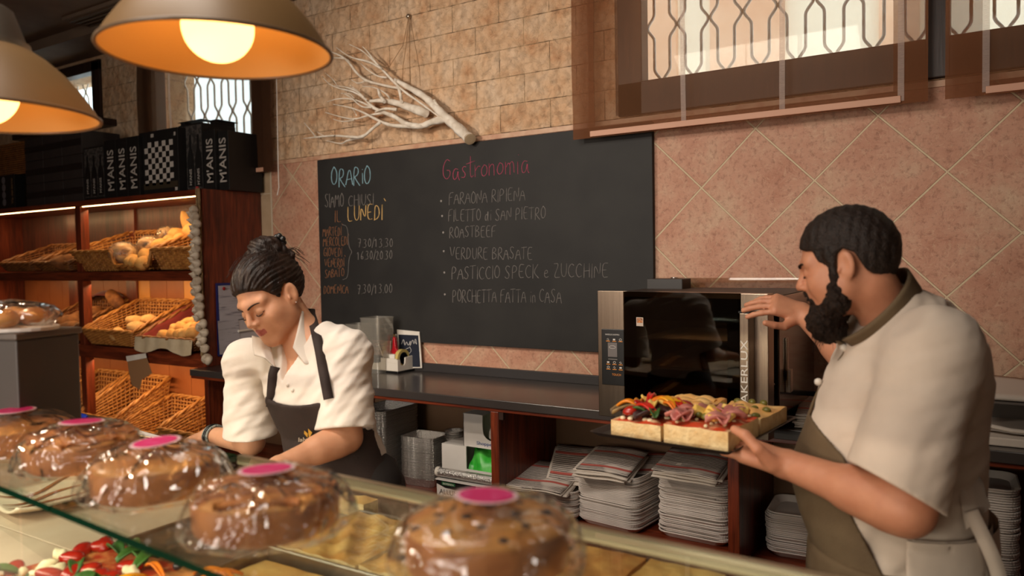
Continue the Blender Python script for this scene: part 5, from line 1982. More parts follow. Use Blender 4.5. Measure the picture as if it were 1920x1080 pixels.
# ------------------------------------------------------------------ food inside the case
M_SAUCE = pm('tomato_sauce', (164, 52, 24), .5, col2=(206, 138, 78), nscale=20, lo=.45, hi=.6, bump=.006, bscale=30)
M_CRUST = pm('pizza_crust', (214, 156, 84), .7, col2=(176, 104, 44), nscale=14, bump=.003, bscale=40)
M_CRUMB = pm('bread_crumb', (232, 202, 152), .85, col2=(216, 180, 124), nscale=40, bump=.004, bscale=90)
M_TOM = pm('tomato_skin', (150, 18, 12), .25, col2=(172, 40, 22), nscale=20, coat=.4)
M_BASIL = pm('basil_green', (40, 74, 26), .45, col2=(66, 104, 40), nscale=16)
M_MOZZ = pm('mozzarella', (236, 222, 188), .5, col2=(222, 200, 152), nscale=14)
M_OLIVE = pm('dark_olive', (48, 34, 36), .3)
M_GOLIVE = pm('green_olive', (108, 104, 42), .35)
M_PEPPER = pm('yellow_pepper', (232, 172, 30), .35, col2=(226, 132, 22), nscale=12, coat=.2)
M_PEPR = pm('red_pepper', (196, 34, 22), .3, coat=.3)
M_CARROT = pm('orange_strip', (226, 120, 30), .4)
M_HAM = pm('cooked_ham', (206, 142, 128), .45, col2=(184, 104, 96), nscale=16)
M_AUB = pm('aubergine', (58, 36, 36), .4, col2=(176, 146, 90), nscale=9, lo=.5, hi=.6)
M_POTATO = pm('yellow_potato', (228, 182, 76), .5, col2=(236, 204, 116), nscale=12)


def slab(b, x0, x1, y0, y1, z0, z1, amp=.004, seed=0, n=26, puff=0):
    """bread slab with a lumpy top (material 1) and cut sides (material 0)"""
    r = random.Random(seed)
    p = [r.uniform(0, 6) for _ in range(5)]

    def top(u, v):
        x, y = x0 + (x1 - x0) * u, y0 + (y1 - y0) * v
        e = min(1, 7 * min(u, 1 - u, v, 1 - v))
        return (x, y, z1 + amp * (math.sin(x * 60 + p[0]) * math.cos(y * 52 + p[1]) + .6 * math.sin(x * 95 + y * 70 + p[2])) * (.4 + .6 * e) + puff * e)
    b.mat(1).grid(top, n, n)
    b.mat(0)
    for edge in ([(i / (n - 1), 0) for i in range(n)], [(1, i / (n - 1)) for i in range(n)], [(1 - i / (n - 1), 1) for i in range(n)], [(0, 1 - i / (n - 1)) for i in range(n)]):
        tp = [top(u, v) for u, v in edge]
        k = len(tp)
        b.add([(x, y, z0) for x, y, z in tp] + tp, [(i, i + 1, k + i + 1, k + i) for i in range(k - 1)])
    b.add([(x0, y0, z0), (x0, y1, z0), (x1, y1, z0), (x1, y0, z0)], [(0, 1, 2, 3)])
    return b


rt = random.Random(21)
pz = thing('tomato_pizza', 'tray pizza with tomatoes, basil and mozzarella inside the case', 'pizza', (-.36, -2.53, .9005))
slab(MB(), -.245, .26, -.165, .168, 0, .022, .004, 2).build('pizza_base', [M_CRUST, M_SAUCE], pz, smooth=50)


def topping(name, mat, parent, p, rad, rot, fn=None, nu=14, nv=8, label=None):
    b = MB().ball((0, 0, 0), rad, nu=nu, nv=nv, fn=fn)
    o = b.build(name, mat, parent, smooth=180, label=label)
    o.location = p
    o.rotation_euler = rot
    return o


def curl(name, mat, parent, p, rz, L, w, th=.0025, arch=.012):
    b = MB()
    n = 9
    c, s = math.cos(rz), math.sin(rz)
    vs = []
    b.grid(lambda u, v: (p[0] + (u - .5) * L * c - (v - .5) * w * s * (1 - .5 * (2 * u - 1) ** 2), p[1] + (u - .5) * L * s + (v - .5) * w * c * (1 - .5 * (2 * u - 1) ** 2),
                         p[2] + arch * math.sin(PI * u) + .3 * w * (2 * v - 1) ** 2), n, 5)
    return b.build(name, mat, parent, smooth=180, solid=th)


for k in range(17):
    x, y = rt.uniform(-.225, .02), rt.uniform(-.14, .15)
    topping('tomato_half', M_TOM, pz, (x, y, .032), (.027, .018, .013), (rt.uniform(-.3, .3), rt.uniform(-.3, .3), rt.uniform(0, 3)))
for k in range(14):
    x, y = rt.uniform(-.225, .04), rt.uniform(-.14, .155)
    curl('basil_leaf', M_BASIL, pz, (x, y, .032), rt.uniform(0, 3), .06, .028)
for k in range(14):
    x, y = rt.uniform(-.225, .02), rt.uniform(-.14, .15)
    topping('mozzarella_piece', M_MOZZ, pz, (x, y, .03), (.022, .014, .009), (.2, rt.uniform(-.4, .4), rt.uniform(0, 3)), lambda v: 1 + .15 * math.sin(5 * v.x + 4 * v.y))
for k in range(22):
    x, y = rt.uniform(.03, .24), rt.uniform(-.14, .155)
    curl('pepper_strip', [M_PEPPER, M_CARROT][k % 2], pz, (x, y, .033), rt.uniform(0, 3), .085, .014, arch=.014)
for k in range(8):
    x, y = rt.uniform(.0, .24), rt.uniform(-.12, .15)
    topping('olive', M_OLIVE, pz, (x, y, .036), (.010, .009, .008), (0, 0, 0))

pl = thing('platter', 'cream platter with brown swirls inside the case at the left', 'platter', (-1.06, -2.26, .9005), -.15)
b = MB()
b.grid(lambda u, v: ((u - .5) * .24, (v - .5) * .22, .004 + .045 * abs(2 * u - 1) ** 2.2 * .6 + .012 * abs(2 * v - 1) ** 2), 24, 24)
b.build('plate', pm('cream_ceramic', (228, 208, 180), .3, coat=.3), pl, smooth=180, solid=.006)
for k in range(4):
    x0 = -.09 + .05 * k
    pts = [(x0 + .02 * math.sin(v * 5 + k), -.1 + .2 * v, .0095 + .045 * abs(2 * ((x0 + .02 * math.sin(v * 5 + k)) / .24)) ** 2.2 * .6 + .012 * abs(2 * v - 1) ** 2) for v in np.linspace(.0, 1, 14)]
    MB().tube(pts, [.002 + .005 * math.sin(PI * i / 13) for i in range(14)], 6, flat=.2).build('swirl', pm('brown_glaze', (150, 92, 56), .3), pl, smooth=180)

M_TRAYSTEEL = pm('worn_tray_steel', (150, 138, 124), .38, .9, col2=(118, 104, 88), nscale=9)


def tray_at(x0, x1, y0, y1, z, h, label, name='steel_tray', mat=None):
    t = thing(name, label, 'tray', ((x0 + x1) / 2, (y0 + y1) / 2, z))
    b = MB()
    b.box(x0, x1, y0, y1, z, z + .002)
    for q in ((x0, x0 + .003, y0, y1), (x1 - .003, x1, y0, y1), (x0, x1, y0, y0 + .003), (x0, x1, y1 - .003, y1)):
        b.box(*q, z, z + h)
    b.build('tray_body', mat or M_TRAYSTEEL, t, world=True)
    b = MB()
    b.tube([(x0, y0, z + h), (x1, y0, z + h), (x1, y1, z + h), (x0, y1, z + h)], .003, 6, closed=True)
    b.build('rim', M_STEEL, t, world=True, smooth=40)
    return t


tray_at(-.61, -.25, -2.33, -2.02, .9005, .008, 'flat steel tray behind the tomato pizza in the case')
tray_at(-.235, .12, -2.60, -2.22, .9005, .03, 'empty crumb-strewn steel baking tray in the case')
o = slab(MB(), -.22, .105, -2.58, -2.24, .9035, .912, .002, 8).build('crumb_bread', [M_CRUST, M_FOC], None, smooth=50)
tag(o, 'thin browned bread crumbs covering the bottom of the steel baking tray', 'crumbs', kind='stuff')
tray_at(-.24, .30, -2.21, -1.93, .9005, .022, 'steel baking tray holding golden focaccia in the case')
for i, (x0, x1, sd) in enumerate(((-.23, -.0, 3), (.01, .29, 6))):
    o = slab(MB(), x0, x1, -2.2, -1.95, .9035, .93, .006, sd).build('focaccia', [M_CRUMB, M_FOC], None, smooth=50)
    tag(o, ['golden focaccia slab in the left half of the baking tray', 'golden focaccia slab in the right half of the baking tray'][i], 'focaccia')
o = MB().box(-.36, -.05, -1.925, -1.87, .9005, .902).build('grey_paper', pm('grey_wrapping_paper', (138, 128, 118), .8), None)
tag(o, 'sheet of grey paper behind the focaccia tray', 'paper')
o = slab(MB(), -.345, -.235, -1.925, -1.872, .9025, .937, .005, 4, n=14).build('focaccia_end', [M_CRUMB, M_FOC], None, smooth=50)
tag(o, 'small end piece of focaccia on the grey paper', 'focaccia')
for i, (x0, x1, y0, y1, l) in enumerate(((.335, .50, -2.06, -1.90, 'toasted bread slab at the right of the case, nearest the cabinet'), (.51, .66, -2.06, -1.90, 'bread slab with seeds right of the toasted slab'), (.36, .7, -2.3, -2.08, 'large golden bread slab in front of the two small slabs'))):
    o = slab(MB(), x0, x1, y0, y1, .9005, .94, .003, 10 + i, n=18).build('bread_slab', [M_CRUMB if i == 1 else M_CRUST, M_FOC if i else M_CRUST], None, smooth=50)
    tag(o, l, 'bread')

# cash terminal and pen beside the woman
ct = thing('cash_terminal', 'white cash terminal with blue display under the woman\'s right hand', 'cash register', (-1.26, -1.95, .9005), 0)
ct.rotation_euler = (0, 0, -.12)
prof = [(-.085, 0), (-.085, .048), (-.02, .062), (.055, .098), (.09, .10), (.09, 0)]
b = MB()
b.prism(prof, -.21, .21, fn=lambda y, z, x: (x, y, z))
b.build('casing', pm('off_white_plastic', (214, 208, 204), .4), ct, bevel=.006)
b = MB()
b.box(-.20, -.02, -.001, .048, 0, .004)
o = b.build('display_bezel', M_CREAM, ct, bevel=.001)
o.location = (0, .01, .0755)
o.rotation_euler = (R(26), 0, 0)
b = MB()
b.box(-.165, -.055, .008, .038, .004, .0055)
o = b.build('blue_display', pm('blue_lcd', (44, 54, 110), .2, emit=((54, 66, 140), .15)), ct)
o.location = (0, .01, .0755)
o.rotation_euler = (R(26), 0, 0)
for r_ in range(3):
    for c_ in range(5):
        o = MB().box(0, .022, 0, .014, 0, .005).build('key', M_CREAM, ct, bevel=.001)
        o.location = (.03 + c_ * .028, .004 + r_ * .018, .0735 + r_ * .0085)
        o.rotation_euler = (R(26), 0, 0)
pq = aty(140, 778, -1.97)
t = thing('note_stand', 'low dark stand on the counter behind the wrapped cakes', 'stand', (pq.x, -1.97, .9005))
MB().box(-.16, .16, -.06, .06, 0, pq.z - .9005 - .012).build('stand_body', M_PLASTICBLACK, t, bevel=.004)
t = thing('pen', 'blue pen lying on the dark stand behind the wrapped cakes', 'pen', (pq.x, -1.97, pq.z))
MB().tube([(-.085, 0, 0), (.06, 0, 0), (.075, 0, 0)], [.009, .009, .004], 10).build('barrel', pm('blue_pen_plastic', (16, 36, 120), .35), t, smooth=40)
MB().tube([(-.10, 0, 0), (-.085, 0, 0)], .010, 10).build('cap', pm('dark_cap', (20, 22, 30), .4), t, smooth=40)

# ------------------------------------------------------------------ pendant lamps
M_SHADE = pm('taupe_enamel', (120, 90, 54), .45, col2=(126, 96, 60), nscale=4)
M_SHADEIN = pm('white_enamel_inside', (226, 180, 112), .6)
M_BULB = pm('glowing_globe', (255, 220, 170), .5, emit=((255, 186, 104), 5))


def pendant(loc, label):
    t = thing('pendant_lamp', label, 'lamp', loc, 0, 'pendant lamps over the counter')
    outer = [(.2, 0), (.186, .026), (.165, .056), (.14, .085), (.112, .11), (.084, .128)]
    inner = [(r - .003, z + .001) for r, z in outer]
    MB().lathe(outer, 64, close=False).build('shade', M_SHADE, t, smooth=180, label='taupe outside of the shade')
    MB().lathe(list(reversed(inner)), 64, close=False).build('shade_lining', M_SHADEIN, t, smooth=180, label='pale inside of the shade')
    b = MB()
    b.tube([(.2 * math.cos(a), .2 * math.sin(a), .0) for a in np.linspace(0, 2 * PI, 65)[:-1]], .0036, 8, closed=True)
    b.build('rim', pm('rim_enamel', (120, 98, 76), .3), t, smooth=180)
    MB().lathe([(.086, .126), (.084, .138), (.078, .14), (.058, .20), (.05, .206), (.01, .21)], 40).build('cap', pm('satin_metal', (150, 140, 128), .35, .9), t, smooth=40, label='satin metal cap')
    MB().lathe([(.03, .04), (.03, .125)], 20).build('socket', M_PLASTICBLACK, t, smooth=40)
    MB().ball((0, 0, .045), .063, nu=32, nv=20).build('bulb', M_BULB, t, smooth=180, label='glowing white globe bulb')
    MB().tube([(0, 0, .205), (0, 0, ZC + .07 - loc[2])], .004, 8).build('cord', M_PLASTICBLACK, t, smooth=40)
    MB().lathe([(.009, .205), (.009, .235), (.005, .24)], 12).build('cord_grip', M_PLASTICBLACK, t, smooth=40)
    return t


pendant((-.114, -2.397, 1.925), 'large pendant lamp hanging nearest, glowing globe fully in view')
pendant((-.55, -2.6, 1.83), 'pendant lamp cut by the left edge of the picture')
# ================================================================== people
# smooth blended solids on a grid, turned into one continuous surface
def _v(p):
    return np.array((p[0], p[1], p[2]), np.float32)


def cone(a, b, ra, rb):
    a, b = _v(a), _v(b)
    ab = b - a
    L2 = float(ab @ ab) + 1e-12

    def f(P):
        t = np.clip(((P - a) @ ab) / L2, 0, 1)
        return np.linalg.norm(P - a - t[:, None] * ab, axis=1) - (ra + (rb - ra) * t)
    f.box = (np.minimum(a - ra, b - rb), np.maximum(a + ra, b + rb))
    return f


def ell(c, r, rot=None):
    c, r = _v(c), _v(r)
    M = None if rot is None else np.array(rot, np.float32)

    def f(P):
        Q = P - c
        if M is not None:
            Q = Q @ M
        k = np.linalg.norm(Q / r, axis=1)
        k2 = np.linalg.norm(Q / (r * r), axis=1) + 1e-9
        return k * (k - 1) / k2
    m = float(r.max())
    f.box = (c - m, c + m)
    return f


def smin(a, b, k):
    h = np.clip(.5 + .5 * (b - a) / k, 0, 1)
    return b * (1 - h) + a * h - k * h * (1 - h)


def smax(a, b, k):
    return -smin(-a, -b, k)


def union(prims, k0=.02):
    """prims: list of f or (f, k)"""
    ps = [(p if isinstance(p, tuple) else (p, k0)) for p in prims]

    def f(P):
        d = None
        for g, k in ps:
            if hasattr(g, 'box'):
                lo, hi = g.box
                m = k + .03
                s = np.all((P > lo - m) & (P < hi + m), axis=1)
                if d is None:
                    d = np.full(len(P), .2, np.float32)
                if s.any():
                    d[s] = smin(d[s], g(P[s]).astype(np.float32), k)
            else:
                v = g(P).astype(np.float32)
                d = v if d is None else smin(d, v, k)
        return d
    return f


def surface(f, lo, hi, h, block=12):
    """zero surface of f inside the box, as vertices and quads"""
    lo = np.array(lo, np.float32)
    n = np.ceil((np.array(hi) - lo) / h / block).astype(int) * block + 1
    V = np.full(n, .5, np.float32)
    nb = (n - 1) // block
    g = np.stack(np.meshgrid(*[np.arange(k) for k in nb], indexing='ij'), -1).reshape(-1, 3)
    cen = lo + (g * block + block / 2) * h
    d = np.concatenate([f(c) for c in np.array_split(cen, max(1, len(cen) // 200000))])
    act = g[np.abs(d) < block * h * .9 + .04]
    off = np.stack(np.meshgrid(*[np.arange(block + 1)] * 3, indexing='ij'), -1).reshape(-1, 3)
    V_in = g[d < -(block * h * .9 + .04)]
    for c in V_in:
        V[c[0] * block:(c[0] + 1) * block + 1, c[1] * block:(c[1] + 1) * block + 1, c[2] * block:(c[2] + 1) * block + 1] = -.5
    for ch in np.array_split(act, max(1, len(act) // 120)):
        idx = (ch[:, None, :] * block + off[None]).reshape(-1, 3)
        V[idx[:, 0], idx[:, 1], idx[:, 2]] = f((lo + idx * h).astype(np.float32))
    S = V < 0
    c8 = [(i, j, k) for i in (0, 1) for j in (0, 1) for k in (0, 1)]
    m = [k - 1 for k in n]
    cnt = np.zeros(m, np.int8)
    for i, j, k in c8:
        cnt += S[i:i + m[0], j:j + m[1], k:k + m[2]]
    cells = np.argwhere((cnt > 0) & (cnt < 8))
    vals = np.stack([V[cells[:, 0] + i, cells[:, 1] + j, cells[:, 2] + k] for i, j, k in c8], 1)
    acc = np.zeros((len(cells), 3), np.float32)
    num = np.zeros(len(cells), np.float32)
    for a in range(8):
        for b in range(a + 1, 8):
            if sum(x != y for x, y in zip(c8[a], c8[b])) != 1:
                continue
            va, vb = vals[:, a], vals[:, b]
            s = (va < 0) != (vb < 0)
            t = np.where(s, va / np.where(s, va - vb, 1), 0)[:, None]
            p = np.array(c8[a], np.float32) + t * (np.array(c8[b], np.float32) - np.array(c8[a], np.float32))
            acc += np.where(s[:, None], p, 0)
            num += s
    verts = lo + (cells + acc / num[:, None]) * h
    ind = np.full(m, -1, np.int32)
    ind[cells[:, 0], cells[:, 1], cells[:, 2]] = np.arange(len(cells))
    faces = []
    for ax in range(3):
        u, w = [(1, 2), (2, 0), (0, 1)][ax]
        A = np.take(S, range(n[ax] - 1), ax)
        B = np.take(S, range(1, n[ax]), ax)
        e = np.argwhere(A != B)
        ok = (e[:, u] > 0) & (e[:, w] > 0) & (e[:, u] < m[u]) & (e[:, w] < m[w])
        e = e[ok]
        q = []
        for du, dw in ((1, 1), (0, 1), (0, 0), (1, 0)):
            c = e.copy()
            c[:, u] -= du
            c[:, w] -= dw
            q.append(ind[c[:, 0], c[:, 1], c[:, 2]])
        q = np.stack(q, 1)
        flip = ~S[e[:, 0], e[:, 1], e[:, 2]]
        q[flip] = q[flip][:, ::-1]
        faces.append(q)
    F = np.concatenate(faces)
    F = F[(F >= 0).all(1)]
    return verts, F


def sdf_mesh(name, f, lo, hi, h, mats, parent, matfn=None, relax=1, label=None):
    v, F = surface(f, lo, hi, h)
    me = bpy.data.meshes.new(name)
    me.vertices.add(len(v))
    me.vertices.foreach_set('co', v.astype(np.float32).ravel())
    me.loops.add(len(F) * 4)
    me.loops.foreach_set('vertex_index', F.ravel().astype(np.int32))
    me.polygons.add(len(F))
    me.polygons.foreach_set('loop_start', np.arange(0, len(F) * 4, 4, dtype=np.int32))
    me.polygons.foreach_set('loop_total', np.full(len(F), 4, np.int32))
    for m in (mats if isinstance(mats, (list, tuple)) else [mats]):
        me.materials.append(m)
    if matfn is not None:
        c = v[F].mean(1)
        me.polygons.foreach_set('material_index', matfn(c).astype(np.int32))
    me.update(calc_edges=True)
    me.polygons.foreach_set('use_smooth', np.ones(len(F), bool))
    me.validate()
    o = bpy.data.objects.new(name, me)
    COL.objects.link(o)
    if parent is not None:
        o.parent = parent
        o.matrix_parent_inverse = parent.matrix_basis.inverted()
    if relax:
        q = o.modifiers.new('smooth', 'SMOOTH')
        q.factor = .5
        q.iterations = relax
    if label:
        o['label'] = label
    return o


def frame(l, f, u):
    """columns: left, front, up"""
    return np.stack([_v(l), _v(f), _v(u)], 1)


class Fr:
    """a local frame: left, front, up"""
    def __init__(s, o, l, f, u, k=1):
        s.o, s.M, s.k = _v(o), frame(l, f, u), k

    def __call__(s, x, y, z):
        return s.o + s.M @ _v((x, y, z)) * s.k

    def inv(s, P):
        return (P - s.o) @ s.M / s.k

    def ell(s, c, r, rot=None):
        return ell(s(*c), [q * s.k for q in r], s.M if rot is None else s.M @ np.array(rot, np.float32))

    def cone(s, a, b, ra, rb):
        return cone(s(*a), s(*b), ra * s.k, rb * s.k)


def camvec(x, y, z):
    """direction given as right, down, forward of the view"""
    return np.array(RIGHT * x - UP * y + FWD * z, np.float32)


def unit(v):
    v = np.array(v, np.float32)
    return v / np.linalg.norm(v)


def head_prims(H, female):
    j = .93 if female else 1.06
    P = [H.ell((0, -.014, .045), (.073, .096, .082)), (H.ell((0, .028, -.025), (.057 * j, .062, .082)), .03),
         (H.cone((.046 * j, .004, -.048), (.018, .066, -.090), .024 * j, .019 * j), .03), (H.cone((-.046 * j, .004, -.048), (-.018, .066, -.090), .024 * j, .019 * j), .03),
         (H.ell((0, .072, -.094), (.020 * j, .018, .016)), .02),
         (H.ell((.040, .056, -.022), (.025, .024, .022)), .02), (H.ell((-.040, .056, -.022), (.025, .024, .022)), .02),
         (H.ell((.046, .030, -.034), (.019 * j, .038, .034)), .03), (H.ell((-.046, .030, -.034), (.019 * j, .038, .034)), .03),
         (H.cone((.046, .066, .026), (0, .079, .024), .011, .012), .018), (H.cone((-.046, .066, .026), (0, .079, .024), .011, .012), .018),
         (H.ell((0, .076, -.052), (.028, .018, .026)), .02)]
    N_ = [(H.cone((0, .088, .014), (0, .108, -.020), .0075, .0098), .012), (H.ell((.0105, .099, -.025), (.008, .010, .0075)), .006), (H.ell((-.0105, .099, -.025), (.008, .010, .0075)), .006)]
    lip = .006 if female else .0045
    Lp = [(H.cone((-.020, .084, -.0505), (-.004, .0945, -.0465), lip * .6, lip), .004), (H.cone((.020, .084, -.0505), (.004, .0945, -.0465), lip * .6, lip), .004),
          (H.cone((-.017, .085, -.0535), (0, .0935, -.0585), lip * .6, lip * 1.15), .004), (H.cone((.017, .085, -.0535), (0, .0935, -.0585), lip * .6, lip * 1.15), .004)]
    base, nose, lips = union(P, .03), union(N_, .01), union(Lp, .004)
    sock = [H.ell((s * .031, .094, .003), (.019, .015, .011)) for s in (1, -1)]
    lids = [H.ell((s * .031, .0735, .002), (.0165, .0145, .0135)) for s in (1, -1)]
    nostril = [H.ell((s * .0075, .103, -.0325), (.0038, .005, .004)) for s in (1, -1)]
    slit = H.cone((-.021, .092, -.0520), (.021, .092, -.0520), .0012, .0012)
    ears = []
    for s in (1, -1):
        a = R(18) * s
        ears.append((s, H.ell((s * .076, -.012, -.004), (.0085, .019, .032), Matrix.Rotation(a, 3, 'Z') @ Matrix.Rotation(R(12), 3, 'X'))))

    def f(Q):
        d = base(Q)
        for s in sock:
            d = smax(d, -s(Q), .012)
        d = smin(d, nose(Q), .010)
        for e in lids:
            d = smin(d, e(Q), .004)
        d = smin(d, lips(Q), .004)
        d = smax(d, -slit(Q), .0022)
        for e in nostril:
            d = smax(d, -e(Q), .003)
        for s, e in ears:
            d = smin(d, e(Q), .008)
            inner = H.ell((s * .085, -.008, .001), (.0065, .011, .019), Matrix.Rotation(R(18) * s, 3, 'Z'))
            d = smax(d, -inner(Q), .004)
            d = smin(d, H.cone((s * .079, .004, -.006), (s * .079, .006, -.012), .0035, .004)(Q), .003)
        return d
    b = H.ell((0, 0, 0), (.15, .15, .15))
    f.box = b.box
    return f


def hand_prims(W, d, n, side, curls, thumb, scale=1.0, spread=.10):
    """W wrist, d towards the knuckles, n out of the palm, side towards the thumb; curls: per finger three bends (degrees)"""
    d, n = unit(d), unit(n)
    n = unit(n - d * float(n @ d))
    side = unit(side)
    W = _v(W)
    k = scale
    out = []
    for q, (x, r) in enumerate(((.030, .0155), (.010, .0165), (-.010, .016), (-.028, .0145))):
        out.append((cone(W + d * .012 + side * x * .55 * k, W + d * .082 * k + side * x * k, r * 1.15 * k, r * .92 * k), .016))
    L = [(.040, .025, .020), (.045, .028, .021), (.042, .027, .020), (.033, .020, .018)]
    rad = [.0088, .0092, .0088, .0078]
    for q in range(4):
        x = (.031, .0105, -.0105, -.029)[q] * k
        p = W + d * (.086 if q in (1, 2) else .080) * k + side * x
        dd = unit(d + side * spread * (1.2, .35, -.4, -1.2)[q])
        ang = 0
        for s in range(3):
            ang += R(curls[q][s])
            dirv = unit(dd * math.cos(ang) + n * math.sin(ang))
            p2 = p + dirv * L[q][s] * k
            r0 = rad[q] * k * (1.06, .98, .92)[s]
            out.append((cone(p, p2, r0, r0 * .93), .004))
            p = p2
    p = W + d * .022 * k + side * .030 * k + n * .008
    for ln, ra, rb, (a, b, c) in zip((.042, .034, .027), (.0165, .0115, .0105), (.012, .0105, .0088), thumb):
        dirv = unit(d * a + side * b + n * c)
        p2 = p + dirv * ln * k
        out.append((cone(p, p2, ra * k, rb * k), .010 if ra > .014 else .004))
        p = p2
    return out


def torso(c0, c1, l, f, rows):
    """c0 pelvis, c1 neck base; rows (t, half width, half depth, forward shift)"""
    c0, c1, l, f = _v(c0), _v(c1), unit(l), unit(f)
    ax = c1 - c0
    T = np.array([r[0] for r in rows], np.float32)
    A, B, C = [np.array([r[i] for r in rows], np.float32) for i in (1, 2, 3)]
    zz = float(ax[2])

    def fn(P):
        t = (P[:, 2] - c0[2]) / zz
        tc = np.clip(t, T[0], T[-1])
        a, b, s = np.interp(tc, T, A), np.interp(tc, T, B), np.interp(tc, T, C)
        cen = c0 + tc[:, None] * ax
        Q = P - cen
        x, y = (Q @ l) / a, (Q @ f - s) / b
        r = np.sqrt(x * x + y * y) + 1e-6
        dd = (r - 1) * np.minimum(a, b) * (.75 + .25 * np.clip(np.maximum(a, b) / np.minimum(a, b), 1, 2) * np.abs(x) / r)
        over = np.maximum(np.maximum(t - T[-1], T[0] - t), 0) * zz
        return np.where(over > 0, np.sqrt(np.maximum(dd, 0) ** 2 + over ** 2) + np.minimum(dd, 0) * 0, dd)
    return fn


def wob(P, s, seed=0, st=(1, 1, 1)):
    """smooth fold noise"""
    q = P * np.array(st, np.float32) * s
    a, b, c = q[:, 0], q[:, 1], q[:, 2]
    return (np.sin(a * 1.3 + 1.7 * np.sin(b * .9 + seed) + c * .6) + .6 * np.sin(b * 2.1 + 1.3 * np.sin(c * 1.4 + seed * 2) + 1.1 * a) + .5 * np.sin(c * 1.9 + 1.5 * np.sin(a * 1.1) - b + seed)) / 2.1


def folds(P, a, b, n, seed=0, tw=1.5):
    """folds running round a sleeve from a to b"""
    a, b = _v(a), _v(b)
    ab = b - a
    t = ((P - a) @ ab) / float(ab @ ab)
    return np.sin(t * n * 6.28 + tw * wob(P, 9, seed) + seed) * np.clip(1.2 - np.abs(t - .6) * 1.4, 0, 1)


def crease(P, s, seed=0, st=(1, 1, 1)):
    """thin pressed creases"""
    return np.maximum(0, 1 - np.abs(wob(P, s, seed, st)) * 2.6) ** 2


ROT1 = np.array(Euler((R(25), R(38), R(20))).to_matrix(), np.float32)
ROT2 = np.array(Euler((R(-30), R(-28), R(50))).to_matrix(), np.float32)


def drape(P_, dirv, k, seed=0, warp=1.6, lo=6.0):
    """long soft folds across dirv, coming and going over the cloth"""
    dirv = unit(dirv)
    m = np.clip(.5 + .9 * wob(P_, lo, seed + 3), 0, 1)
    s_ = np.sin((P_ @ dirv) * k + warp * wob(P_, 7, seed))
    return m * (s_ + .35 * np.sin((P_ @ dirv) * k * 2.1 + 2 * warp * wob(P_, 9, seed + 1)))


def on_surface(f, u, v, d0, d1, lift=.002):
    """where the view through (u, v) first meets the cloth f"""
    ds = np.arange(d0, d1, .003)
    r_ = np.array(ray(u, v), np.float32)
    Q = np.array(CAM, np.float32) + ds[:, None].astype(np.float32) * r_
    k = np.argmax(f(Q) < 0)
    return Q[k] - r_ * lift if (f(Q[k:k + 1]) < 0)[0] else Q[len(Q) // 2]


def ribbon(name, mat, parent, pts, w, label=None, th=.003):
    """flat band lying on a surface, its width across the view"""
    pts = [np.array(p, np.float32) for p in smooth_path([tuple(map(float, p)) for p in pts], 3)]
    L_, R_ = [], []
    for i, p in enumerate(pts):
        t_ = unit(pts[min(i + 1, len(pts) - 1)] - pts[max(i - 1, 0)])
        s_ = unit(np.cross(t_, p - np.array(CAM, np.float32)))
        L_.append(p - s_ * w / 2)
        R_.append(p + s_ * w / 2)
    b = MB()
    k = len(pts)
    b.add([tuple(map(float, p)) for p in L_ + R_], [(i, i + 1, k + i + 1, k + i) for i in range(k - 1)])
    return b.build(name, mat, parent, world=True, smooth=180, solid=th, label=label)


def skin(name, col, col2):
    m = pm(name, col, .48, col2=col2, nscale=30, detail=5, lo=.3, hi=.75, bump=.0004, bscale=500, sss=.12, spec=.4)
    return m


M_SKINW = skin('light_skin', (206, 150, 116), (216, 162, 128))
M_SKINM = skin('tanned_skin', (190, 128, 98), (202, 142, 110))
M_LIP = pm('lip_pink', (176, 92, 82), .4, sss=.1)
M_HAIRW = pm('dark_brown_hair', (22, 14, 11), .46, col2=(44, 28, 20), nscale=70, stretch=(1, 1, .25), bump=.003, bscale=120, spec=.3)
M_HAIRM = pm('black_brown_hair', (26, 18, 14), .55, col2=(44, 32, 26), nscale=160, bump=.003, bscale=260, spec=.3)
M_BEARD = pm('dark_beard', (24, 16, 12), .7, col2=(44, 30, 22), nscale=170, bump=.004, bscale=240, spec=.2)
M_BROW = pm('eyebrow_hair', (36, 22, 16), .8)
M_EYE = pm('eye_white', (224, 214, 204), .15, spec=.6)
M_IRIS = pm('dark_iris', (40, 24, 14), .1)
M_SHIRT = pm('white_cotton', (236, 228, 218), .85, col2=(228, 218, 206), nscale=12, bump=.0012, bscale=26, sheen=.1)
M_JACKET = pm('white_chef_cotton', (210, 194, 178), .88, col2=(200, 184, 168), nscale=9, bump=.0014, bscale=22, sheen=.1)
M_APRONW = pm('dark_brown_apron', (44, 32, 28), .8, col2=(52, 38, 34), nscale=14, bump=.0008, bscale=200)
M_APRONM = pm('olive_brown_apron', (92, 74, 52), .85, col2=(102, 84, 60), nscale=12, bump=.0008, bscale=160)
M_TROU = pm('dark_trousers', (36, 30, 28), .85)
M_SHOE = pm('black_shoe', (18, 17, 16), .5)


def P(u, v, d):
    return np.array(atd(u, v, d), np.float32)


def hairline(pts, y):
    ys = np.array([p[0] for p in pts][::-1], np.float32)
    zs = np.array([p[1] for p in pts][::-1], np.float32)
    return np.interp(y, ys, zs)


def plane_cut(p, n):
    p, n = _v(p), unit(n)
    return lambda Q: (Q - p) @ n


def strip_on(name, mat, parent, pts, w, th=.0022, n=6):
    """flat band following points; w may be a list"""
    return MB().tube([tuple(p) for p in pts], w, n, flat=th / (w if not isinstance(w, (list, tuple)) else max(w))).build(name, mat, parent, world=True, smooth=180)


